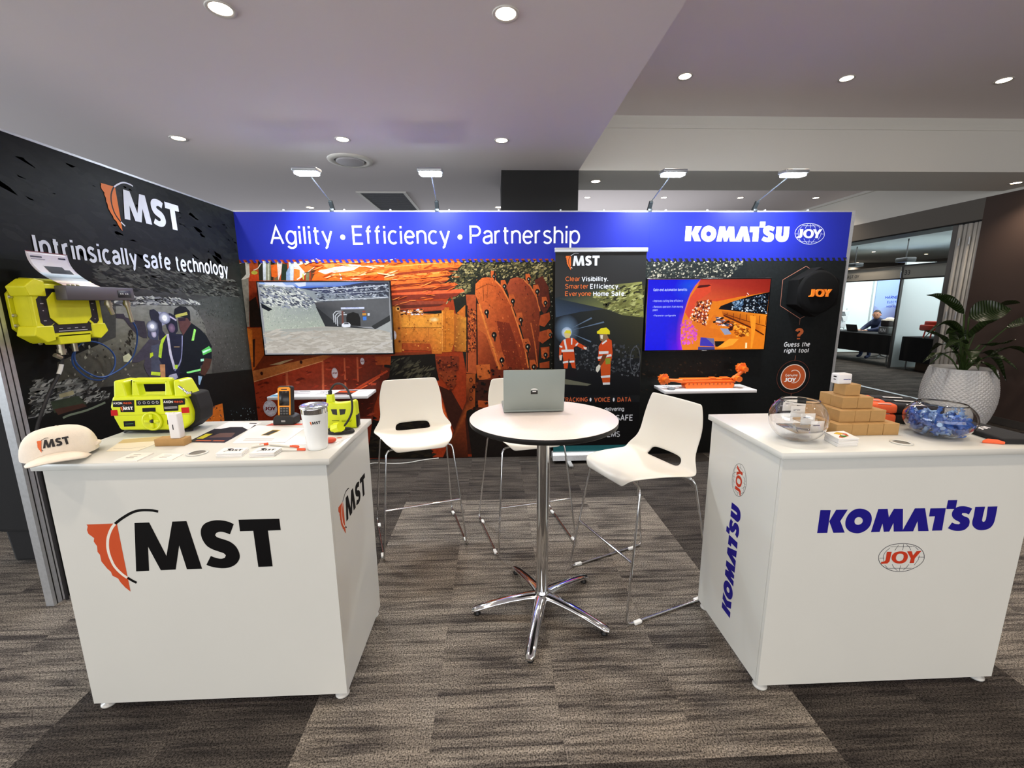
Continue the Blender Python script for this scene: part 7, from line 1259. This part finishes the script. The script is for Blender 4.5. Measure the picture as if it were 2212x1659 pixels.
def leafmat(): 
    m=M('leaf_green','#28401c',.28,spec=.6); nt=m.node_tree
    if 'vein' in nt.nodes: return m
    b=nt.nodes['Principled BSDF']; at=nt.nodes.new('ShaderNodeAttribute'); at.attribute_name='leafuv'; at.name='vein'
    sp=nt.nodes.new('ShaderNodeSeparateXYZ'); nt.links.new(at.outputs['Vector'],sp.inputs[0])
    ab_=nt.nodes.new('ShaderNodeMath'); ab_.operation='ABSOLUTE'; nt.links.new(sp.outputs['Y'],ab_.inputs[0])
    m1=nt.nodes.new('ShaderNodeMath'); m1.operation='MULTIPLY_ADD'; nt.links.new(ab_.outputs[0],m1.inputs[0]); m1.inputs[1].default_value=-3.2; 
    m0=nt.nodes.new('ShaderNodeMath'); m0.operation='MULTIPLY'; nt.links.new(sp.outputs['X'],m0.inputs[0]); m0.inputs[1].default_value=16; nt.links.new(m0.outputs[0],m1.inputs[2])
    sn=nt.nodes.new('ShaderNodeMath'); sn.operation='SINE'; mm=nt.nodes.new('ShaderNodeMath'); mm.operation='MULTIPLY'; mm.inputs[1].default_value=5; nt.links.new(m1.outputs[0],mm.inputs[0]); nt.links.new(mm.outputs[0],sn.inputs[0])
    cr=nt.nodes.new('ShaderNodeValToRGB'); cr.color_ramp.elements[0].position=.15; cr.color_ramp.elements[0].color=lin('#1b2a0f')+(1,); cr.color_ramp.elements[1].position=.95; cr.color_ramp.elements[1].color=lin('#2b3e16')+(1,)
    nt.links.new(sn.outputs[0],cr.inputs[0]); nt.links.new(cr.outputs[0],b.inputs['Base Color'])
    bp=nt.nodes.new('ShaderNodeBump'); bp.inputs['Strength'].default_value=.35; bp.inputs['Distance'].default_value=.006; nt.links.new(sn.outputs[0],bp.inputs['Height']); nt.links.new(bp.outputs[0],b.inputs['Normal']); return m
LM=leafmat()
def leaf(base,tip,w,bend,roll,seed):
    """blade from base to tip, arched by bend, rolled about its axis"""
    B_=Vector(base);T_=Vector(tip); L_=(T_-B_).length; ax=(T_-B_).normalized(); side=ax.cross(Vector((0,0,1))).normalized(); upv=side.cross(ax)
    side,upv=(side*math.cos(roll)+upv*math.sin(roll)),(upv*math.cos(roll)-side*math.sin(roll))
    n,m=14,8; vs=[];uv=[]
    for i in range(n+1):
        t_=i/n; c_=B_+ax*L_*t_+Vector((0,0,1))*bend*math.sin(PI*t_)*L_; ww=w*(math.sin(PI*min(1,t_**.75*1.0))**.8)*(1-.25*t_) if 0<t_<1 else .002
        for j in range(m+1):
            s_=-1+2*j/m; vs.append(tuple(c_+side*ww*s_+upv*(abs(s_)**1.3*ww*.38+.006*math.sin(14*t_+3*abs(s_)+seed)))); uv.append((t_*L_*3,s_*ww*3,0))
    fs=[(i*(m+1)+j,i*(m+1)+j+1,(i+1)*(m+1)+j+1,(i+1)*(m+1)+j) for i in range(n) for j in range(m)]
    me=bpy.data.meshes.new('leaf'); me.from_pydata(vs,[],fs); me.materials.append(LM)
    a_=me.attributes.new('leafuv','FLOAT_VECTOR','POINT'); a_.data.foreach_set('vector',[q for p in uv for q in p])
    for p in me.polygons: p.use_smooth=True
    return me
def addleaf(base,tip,w,bend,roll,seed):
    me=leaf(base,tip,w,bend,roll,seed); 
    for v in me.vertices: v.co-=Vector((pc[0],pc[1],0))
    o=link(bpy.data.objects.new('leaf',me)); o.parent=pp
    c0=Vector((pc[0]+.02*math.sin(seed),pc[1]+.02*math.cos(seed),.70)); b_=Vector(base); p_s=smoothp([c0,(c0+b_)/2+Vector((0,0,.04)),b_],5)
    MB().tube(p_s,.009,n=6).build('leaf_stem',M('stem_green','#3f5424',.5),pp)
P_=lambda x,z,dy=0:(x,4.85+dy,z)
for i,(b,t,w,bd,rl) in enumerate(((P_(5.42,1.40),P_(4.93,1.62),.055,.12,-.9),(P_(5.46,1.36,-.02),P_(5.83,1.46,-.12),.15,.05,-1.0),(P_(5.47,1.12,-.05),P_(5.60,1.35,-.2),.085,.1,.5),(P_(5.68,1.30,.05),P_(6.20,1.52,.1),.10,.12,.6),(P_(5.90,1.24,-.05),P_(6.25,1.38,-.25),.07,.05,-.5),
   (P_(5.35,1.15,-.1),P_(4.77,1.14,-.2),.05,.28,-.5),(P_(5.42,1.12,.0),P_(5.02,1.18,-.2),.06,.15,.3),(P_(5.40,1.06,-.1),P_(4.98,1.02,-.25),.06,.16,.2),(P_(5.42,1.0,-.1),P_(5.22,.88,-.35),.085,.12,.2),(P_(5.38,.95,-.05),P_(4.90,.85,-.2),.038,.12,-.3),(P_(5.36,.93,.1),P_(5.02,.84,0),.035,.10,.2),
   (P_(5.62,1.05,-.05),P_(5.86,1.12,-.2),.07,-.12,.2),(P_(5.70,.92,-.1),P_(6.16,.84,-.2),.06,.28,.3),(P_(5.52,.86,-.15),P_(5.56,.70,-.36),.06,.15,.1),(P_(5.60,.90,-.12),P_(5.72,.80,-.38),.06,.2,-.1),(P_(5.66,.88,.05),P_(6.10,.60,.0),.055,.35,.5),(P_(5.45,.92,-.12),P_(5.30,.80,-.36),.045,.18,.0),
   (P_(5.55,1.0,.1),P_(5.52,1.32,.2),.09,.05,.9),(P_(5.58,1.02,.1),P_(5.75,1.2,.28),.08,.1,.2),(P_(5.48,1.0,.12),P_(5.25,1.2,.32),.07,.1,-.3),(P_(5.55,.95,.12),P_(5.6,.9,.5),.08,.25,.1))):
    addleaf(b,t,w,bd,rl,i*1.7)

# ---------------- folding doors stacked at the near jamb ----------------
fd=thing('folding_door_stack','stack of grey folding door panels beside the brown wall at the doorway','door',(6.5,5.9,0))
for i,(yy,dx) in enumerate(((5.735,0),(5.80,.012),(5.865,.004),(5.93,.016),(5.995,.006))):
    MB().rbox((6.42+dx,yy,.012),(6.82,yy+.042,2.58),.004,1).build('door_panel',M('door_frame_grey','#d8d4cc',.45,.2),fd)
    MB().box((6.46,yy+.046,.02),(6.80,yy+.060,2.56)).build('panel_seal',DARK,fd)
for zz in (.4,1.35,2.35):
    for yy in (5.80,5.93): MB().cyl((6.415,yy+.05,zz-.05),(6.415,yy+.05,zz+.05),.011,n=10).build('hinge',ALU,fd)
MB().box((6.44,6.05,.012),(6.80,6.12,2.58)).build('lead_post',M('door_frame_dark','#6f6d6a',.4,.5),fd)

# ---------------- booths of the next room ----------------
BW_=M('booth_panel_white','#e4eeec',.5)
wb2=struct('wall_booth_back',MB().box((12.2,6.5,0),(12.24,13,2.4)),BW_)
wp=struct('wall_booth_partition',MB().box((9.25,9.68,.02),(12.2,9.72,2.4)),BW_)
for x in (10.18,11.18): MB().box((x,9.676,.02),(x+.014,9.68,2.4)).build('panel_joint',M('joint_grey','#a8b0b0',.5),wp)
wp2=struct('wall_booth_side',MB().box((9.25,12.7,.02),(12.2,12.74,2.4)),BW_)
MB().box((11.20,12.694,.02),(11.25,12.70,2.4)).build('panel_joint',M('joint_grey'),wp2)
fas=thing('booth_fascia','grey booth fascia board with number 33, across the far booths','fascia',(9.2,9.7,2.1))
FM=M('fascia_board','#b9b4aa',.5)
MB().box((9.19,9.74,2.05),(9.21,12.72,2.30)).build('fascia_board',FM,fas); MB().box((9.19,6.6,2.05),(9.21,9.66,2.30)).build('fascia_board',FM,fas)
FR_=M('frame_grey','#6b6a68',.4,.6)
MB().box((9.18,6.6,2.02),(9.22,12.74,2.05)).build('frame_rail',FR_,fas); MB().box((9.18,6.6,2.30),(9.22,12.74,2.335)).build('frame_rail',FR_,fas)
for y_ in (6.62,9.68,12.7): MB().box((9.175,y_-.02,0),(9.225,y_+.02,2.34)).build('frame_post',FR_,fas)
a=Art(Fr((9.19,0,0),(0,-1,0),(0,0,1),(-1,0,0)),.002,.0001)
for s,y0_,y1_,z_,h_ in (('33',9.63,9.50,2.12,.09),('NLT D',8.70,8.30,2.13,.09),('NAST OY',11.30,10.86,2.12,.07)): a.text(s,-y0_,-y1_,z_,h_,'#3c3c44',.01)
a.build('fascia_lettering',PR,fas)
pb=thing('blue_poster','tall pale blue poster with dark blue writing in the far booth','poster',(11.7,12.68,1.3))
MB().box((11.32,12.68,.35),(12.19,12.69,2.36)).build('poster_sheet',M('poster_blue','#9fb4ea',.5),pb)
a=Art(Fr((0,12.68,0),(1,0,0),(0,0,1),(0,-1,0)),.001,.0001); a.poly([(11.32,.35),(12.19,.35),(12.19,1.25),(11.9,1.45),(11.5,1.3),(11.32,1.4)],['#6c7098','#7c6c88','#6a6890','#8c98c4','#a4b4e0','#8c94c0'])
for s,x0_,x1_,z_,h_ in (('HARNESS',11.62,12.15,1.60,.08),('ELECTRIC',11.70,12.12,1.47,.06),('HIGH POWER',11.70,12.15,1.34,.055)): a.text(s,x0_,x1_,z_,h_,'#1c3cb0',.02)
a.build('poster_lettering',PR,pb)
def ctable(x0,x1,y0,y1,zb,label):
    t=thing('trestle_table',label,'table',((x0+x1)/2,(y0+y1)/2,0)); MB().rbox((x0,y0,.72),(x1,y1,.745),.004,1).build('table_top',M('black_cloth','#0b0b0d',.9),t)
    vs=[];per=[(x0,y0),(x0,y1),(x1,y1),(x1,y0)]; pts=[]
    for k in range(4):
        a_,b_=Vector(per[k]),Vector(per[(k+1)%4]); m=int((b_-a_).length/.06)
        for i in range(m): q=a_.lerp(b_,i/m); nrm=Vector(((b_-a_).y,-(b_-a_).x)).normalized(); pts.append((q,-nrm,i))
    n=len(pts)
    for z_,am in ((.735,0),(.5,.008),(zb,.014)):
        for q,nr,i in pts: w_=q+nr*(.004+am*math.sin(i*1.1)); vs.append((w_.x,w_.y,z_))
    MB().add(vs,[(k*n+i,k*n+(i+1)%n,(k+1)*n+(i+1)%n,(k+1)*n+i) for k in range(2) for i in range(n)],0,True).build('cloth_skirt',M('black_cloth'),t)
    for x in (x0+.08,x1-.08):
        for y in (y0+.1,y1-.1): MB().cyl((x,y,0),(x,y,.72),.014,n=8).build('leg',FR_,t)
    return t
ctable(9.30,10.0,9.85,12.5,.28,'black-draped table in the far booth where the man sits')
ctable(9.30,10.0,7.2,9.55,.20,'black-draped table in the nearer far booth with the red equipment')
# man seated behind the far table
man=thing('person','man with dark hair in navy shirt sitting behind a laptop in the far booth','person',(10.35,11.35,0))
SK=M('skin','#b98468',.55); NV=M('navy_shirt','#1c2848',.8)
def skin(name,verts,edges,rad_,mat,sub=2):
    me=bpy.data.meshes.new(name); me.from_pydata([tuple(Vector(v)-Vector((10.35,11.35,0))) for v in verts],edges,[]); o=link(bpy.data.objects.new(name,me)); o.parent=man; me.materials.append(mat)
    m=o.modifiers.new('k','SKIN'); 
    for i,r in enumerate(rad_): me.skin_vertices[0].data[i].radius=(r,r) if not isinstance(r,tuple) else r
    me.skin_vertices[0].data[0].use_root=True; m.use_smooth_shade=True; s_=o.modifiers.new('s','SUBSURF'); s_.levels=sub; s_.render_levels=sub; return o
V=[(10.40,11.35,.50),(10.38,11.34,.72),(10.30,11.32,.92),(10.24,11.30,1.02),(10.20,11.28,1.09),(10.26,11.14,.98),(10.10,11.06,.82),(9.95,11.16,.78),(9.88,11.20,.775),(10.28,11.48,.98),(10.12,11.56,.82),(9.97,11.46,.78),(9.90,11.40,.775),(10.42,11.26,.48),(10.05,11.22,.50),(10.06,11.22,.08),(9.95,11.22,.04),(10.42,11.46,.48),(10.05,11.48,.50),(10.06,11.48,.08),(9.95,11.48,.04)]
skin('body',V,[(0,1),(1,2),(2,3),(3,4),(3,5),(5,6),(6,7),(7,8),(3,9),(9,10),(10,11),(11,12),(0,13),(13,14),(14,15),(15,16),(0,17),(17,18),(18,19),(19,20)],[(.18,.13),(.18,.13),(.20,.13),(.12,.09),(.055,.055),.075,.055,.040,.03,.075,.055,.040,.03,.085,.065,.045,.04,.085,.065,.045,.04],NV)
hc=Vector((10.16,11.26,1.185)); fd_=Vector((-.75,-.55,-.15)).normalized()
bm=bmesh.new(); bmesh.ops.create_uvsphere(bm,u_segments=20,v_segments=14,radius=.1)
for v in bm.verts: v.co=Vector((v.co.x*.98,v.co.y*.80,v.co.z*1.18)); v.co.x+= (.012 if v.co.z<-.05 and v.co.x>0 else 0)
Rm=fd_.to_track_quat('X','Z').to_matrix().to_4x4(); MH=Matrix.Translation(hc)@Rm
MB().bm(bm,0,True,MH).sphere(tuple(MH@Vector((.103,0,-.012))),.009,8,sc=(1,1,1.9)).sphere(tuple(MH@Vector((0,.082,-.01))),.02,8).sphere(tuple(MH@Vector((0,-.082,-.01))),.02,8).build('head',SK,man)
bm=bmesh.new(); bmesh.ops.create_uvsphere(bm,u_segments=20,v_segments=14,radius=.108)
bmesh.ops.delete(bm,geom=[v for v in bm.verts if v.co.z<.012+.5*max(v.co.x,-.05) or v.co.x>.088],context='VERTS')
for v in bm.verts: v.co=Vector((v.co.x*.98-.006,v.co.y*.82,v.co.z*1.16))
MB().bm(bm,0,True,MH).build('hair',M('hair_dark','#1c1512',.6),man)
for s_ in (-1,1): MB().sphere(tuple(MH@Vector((.088,s_*.032,.012))),.010,8).build('eye',DARK,man)
MB().rbox((-.004,-.022,-.003),(.004,.022,.003),.002,1,mat=MH@Matrix.Translation((.088,0,-.058))).build('mouth',M('lip','#8c4f44',.5),man)
for s_,y_ in ((-1,11.20),(1,11.40)):
    hb=MB(); hx_,hz_=9.86,.772; hb.rbox((hx_-.05,y_-.035,hz_-.012),(hx_+.03,y_+.035,hz_+.014),.010,2)
    for i,l_ in enumerate((.045,.055,.058,.048)): hb.tube([(hx_-.045,y_-.026+i*.017,hz_),(hx_-.045-l_*.6,y_-.026+i*.017,hz_+.006),(hx_-.045-l_,y_-.026+i*.017,hz_-.004)],[.008,.0075,.006],n=6)
    hb.tube([(hx_-.01,y_-s_*.030,hz_),(hx_-.04,y_-s_*.052,hz_),(hx_-.065,y_-s_*.050,hz_-.004)],[.010,.009,.007],n=6); hb.build('hand',SK,man)
cl=thing('office_chair','dark chair under the seated man in the far booth','chair',(10.48,11.36,0)); MB().rbox((10.28,11.15,.36),(10.72,11.58,.41),.02,2).build('seat',DARK,cl); MB().rbox((10.70,11.17,.50),(10.74,11.56,.88),.015,2).build('backrest',DARK,cl)
MB().cyl((10.5,11.36,.06),(10.5,11.36,.36),.025,n=12).box((10.70,11.33,.36),(10.74,11.39,.52)).build('column',FR_,cl)
for k in range(5): t_=2*PI*k/5; MB().tube([(10.5,11.36,.07),(10.5+.25*math.cos(t_),11.36+.25*math.sin(t_),.03)],.018,n=6).build('base_leg',FR_,cl)
lt=thing('laptop','open dark grey laptop in front of the seated man in the far booth','laptop',(9.6,11.25,.745)); MB().rbox((9.56,11.10,.746),(9.80,11.46,.762),.003,1).build('keyboard_base',DARK,lt); MB().prism([(9.56,.76),(9.50,.93),(9.506,.932),(9.568,.762)],lambda a,b:(a,11.10,b),lambda a,b:(a,11.46,b)).build('lid',M('lid_dark','#45423e',.4),lt)
br_=thing('brochure_rack','white zigzag brochure rack on the far black table','rack',(9.6,11.85,.745))
for k,(z_,w_) in enumerate(((.95,.30),(1.12,.28),(1.26,.26))): MB().prism([(9.50+.06*k,z_-.13),(9.44+.06*k,z_),(9.62+.04*k,z_+.03),(9.62+.04*k,z_-.10)],lambda a,b:(a,11.85-w_/2-.1,b),lambda a,b:(a,11.85+w_/2-.1,b),r=.003).build('tray',M('rack_white','#dfe6ea',.4),br_)
MB().tube([(9.66,11.70,.748),(9.70,11.72,1.34)],.01,n=6).tube([(9.66,11.92,.748),(9.70,11.90,1.34)],.01,n=6).tube([(9.50,11.70,.755),(9.68,11.70,.755)],.01,n=6).tube([(9.50,11.92,.755),(9.68,11.92,.755)],.01,n=6).tube([(9.66,11.70,.82),(9.48,11.70,.84)],.008,n=6).tube([(9.66,11.92,.82),(9.48,11.92,.84)],.008,n=6).build('rack_frame',ALU,br_)
MB().lathe([(0,0),(.07,0),(.05,.03),(.02,.06),(.035,.14),(.03,.26),(.018,.38),(.03,.42),(.05,.45),(.02,.50),(.03,.53),(0,.56)],(9.6,12.18,.746),16).build('brass_fitting',M('old_brass','#6d6238',.4,.7),None,loc=(9.6,12.18,.746),label='tall brass-coloured turned fitting at the far end of the far table',cat='fitting')
hs=thing('helmet_display','white helmet and cap resting on dark case with pale lettering, on the far table','display',(9.6,10.3,.745))
MB().rbox((9.48,10.13,.746),(9.72,10.42,.93),.03,3).build('lower_case',M('case_grey','#6c6c6c',.5),hs); MB().rbox((9.50,10.15,.93),(9.70,10.40,1.08),.03,3).build('upper_case',M('case_dark','#3c3436',.5),hs)
MB().sphere((9.6,10.25,1.08),.11,18,sc=(.9,1,.65)).lathe([(.10,0),(.15,-.012),(.15,-.004),(.10,.010)],(9.6,10.28,1.085),24).build('white_cap',M('cap_cotton'),hs)
a=Art(Fr((9.48,0,0),(0,-1,0),(0,0,1),(-1,0,0)),.0015,.0001); a.text('KN',-10.36,-10.20,.80,.08,'#e8e8e8',.04); a.build('case_lettering',PR,hs)
rv=thing('red_machine_model','red and black machine model on the nearer far table','model',(9.6,8.9,.745)); RD=M('red_paint','#b8321c',.4)
MB().rbox((9.45,8.35,.90),(9.75,9.35,1.02),.02,2).rbox((9.50,8.9,1.0),(9.70,9.30,1.10),.02,2).build('body',RD,rv); MB().rbox((9.44,8.30,.97),(9.76,8.8,1.10),.02,2).build('black_section',DARK,rv)
for y_ in (8.5,9.05,9.2): MB().cyl((9.46,y_,.90),(9.43,y_,.748),.014,n=8).cyl((9.74,y_,.90),(9.77,y_,.748),.014,n=8).build('stand_leg',RD,rv)
for x_,y_,w_ in ((11.33,10.53,'right of the first, beside the folding doors'),(11.49,13.17,'in the second row above the blue poster'),(13.85,13.87,'in the second row above the plain white booth'),(14.08,16.8,'small one in the farthest row')):
    downlight(x_,y_,3.0,'ceiling downlight of the next room, '+w_,120,'downlights of the next room')
downlight(9.08,10.5,3.0,'ceiling downlight of the next room nearest the doorway, at the left',120,'downlights of the next room')
for y_,l_ in ((11.9,'left small black projector hanging from the next room ceiling'),(10.4,'right small black projector hanging from the next room ceiling')):
    q=thing('hanging_projector',l_,'projector',(9.9,y_,2.7)); MB().rbox((9.78,y_-.16,2.46),(10.02,y_+.16,2.56),.02,2).build('body',DARK,q); MB().cyl((9.9,y_,2.56),(9.9,y_,3.0),.012,n=8).build('ceiling_pole',DARK,q)  # projector body on a ceiling pole
b_=thing('cardboard_carton','brown cardboard cartons stored beneath the nearer far table','carton',(9.7,8.9,0)); MB().rbox((9.45,8.6,0),(9.95,9.3,.36),.006,1).build('carton_body',M('carton_dark','#4a3a2c',.8),b_); MB().box((9.448,8.92,.0),(9.45,8.98,.36)).build('tape',M('tape_tan','#8c7a5c',.5),b_)

# ---------------- neighbouring stand glimpsed at the left edge ----------------
nt_=thing('draped_table','black-draped table beyond the left booth wall, at the left frame edge','table',(-4.2,3.4,0)); MB().rbox((-5.0,3.05,.76),(-3.42,3.75,.80),.006,1).build('table_top',M('black_cloth'),nt_)
vs=[];per=[(-5.0,3.04),(-3.41,3.04),(-3.41,3.76),(-5.0,3.76)]; pts=[]
for k in range(4):
    A0,B0=Vector(per[k]),Vector(per[(k+1)%4]); m=int((B0-A0).length/.05)
    for i in range(m): q=A0.lerp(B0,i/m); nrm=Vector(((B0-A0).y,-(B0-A0).x)).normalized(); pts.append((q,nrm,i))
n=len(pts)
for z_,am in ((.785,0),(.45,.010),(.30,.018)):
    for q,nr,i in pts: w_=q+nr*(.004+am*(1+math.sin(i*.9))); vs.append((w_.x,w_.y,z_))
MB().add(vs,[(k*n+i,k*n+(i+1)%n,(k+1)*n+(i+1)%n,(k+1)*n+i) for k in range(2) for i in range(n)],0,True).build('cloth_skirt',M('black_cloth'),nt_)
for x in (-4.9,-3.5):
    for y in (3.15,3.65): MB().cyl((x,y,0),(x,y,.76),.016,n=8).build('leg',FR_,nt_)
# chair draped with a dark jacket close to the wall end
jc=thing('jacket_on_chair','black jacket hanging over a chair back beyond the end of the left wall','jacket',(-2.85,2.55,0))
MB().prism([(-3.05,.22),(-2.66,.20),(-2.60,.55),(-2.66,.92),(-2.78,.97),(-2.95,.95),(-3.02,.7)],lambda a,b:(a,2.52,b),lambda a,b:(a,2.60,b),r=.03,seg=3).build('jacket_body',M('jacket_black','#121214',.9,bump=.4,bscale=300),jc)
MB().prism([(-2.98,.02),(-2.76,.03),(-2.70,.25),(-3.0,.25)],lambda a,b:(a,2.53,b),lambda a,b:(a,2.59,b),r=.02,seg=2).build('hanging_sleeve',M('jacket_black'),jc)
for x_,y_ in ((-2.98,2.66),(-2.66,2.66),(-2.98,2.98),(-2.66,2.98)): MB().cyl((x_,y_,0),(x_,y_,.46),.011,n=8).build('leg',CHROME,jc)
MB().rbox((-3.02,2.62,.45),(-2.62,3.02,.48),.01,2).build('seat',DARK,jc)
wt=thing('red_backdrop_panel','red and white display panel at the far left edge above the black table','panel',(-4.6,4.3,.8)); MB().box((-5.6,4.3,.0),(-3.4,4.33,2.0)).build('panel_board',M('panel_red_brown','#6a2e22',.6),wt)
a=Art(Fr((0,4.3,0),(1,0,0),(0,0,1),(0,-1,0)),.001,.0002)
for z_ in (1.10,1.16,1.36): a.rect((-5.6,z_),(-3.4,z_+.03),'#d8d4d0')
a.poly([(-4.9,1.2),(-4.6,1.2),(-4.4,1.34),(-4.7,1.34)],'#e8e4e0'); a.build('panel_print',PR,wt)
fw=thing('white_flowers','cluster of white blooms in a glass on the black table at the left edge','flowers',(-3.80,3.3,.80)); MB().lathe([(0,0),(.03,0),(.035,.09),(.033,.09),(.028,.004)],(-3.80,3.3,.801),16).build('glass_jar',M('jar_glass','#e8eeee',.05,trans=.8,ior=1.4),fw)
for i in range(9): R_3=random.Random(i); p3=Vector((-3.80+R_3.uniform(-.09,.09),3.3+R_3.uniform(-.06,.06),.93+R_3.uniform(-.02,.08))); MB().sphere(tuple(p3),.028,8,sc=(1,1,.8)).build('bloom',M('petal_white','#dcdad0',.7),fw); MB().tube([(-3.80,3.3,.83),tuple(p3)],.003,n=5).build('stem',M('stem_green'),fw)
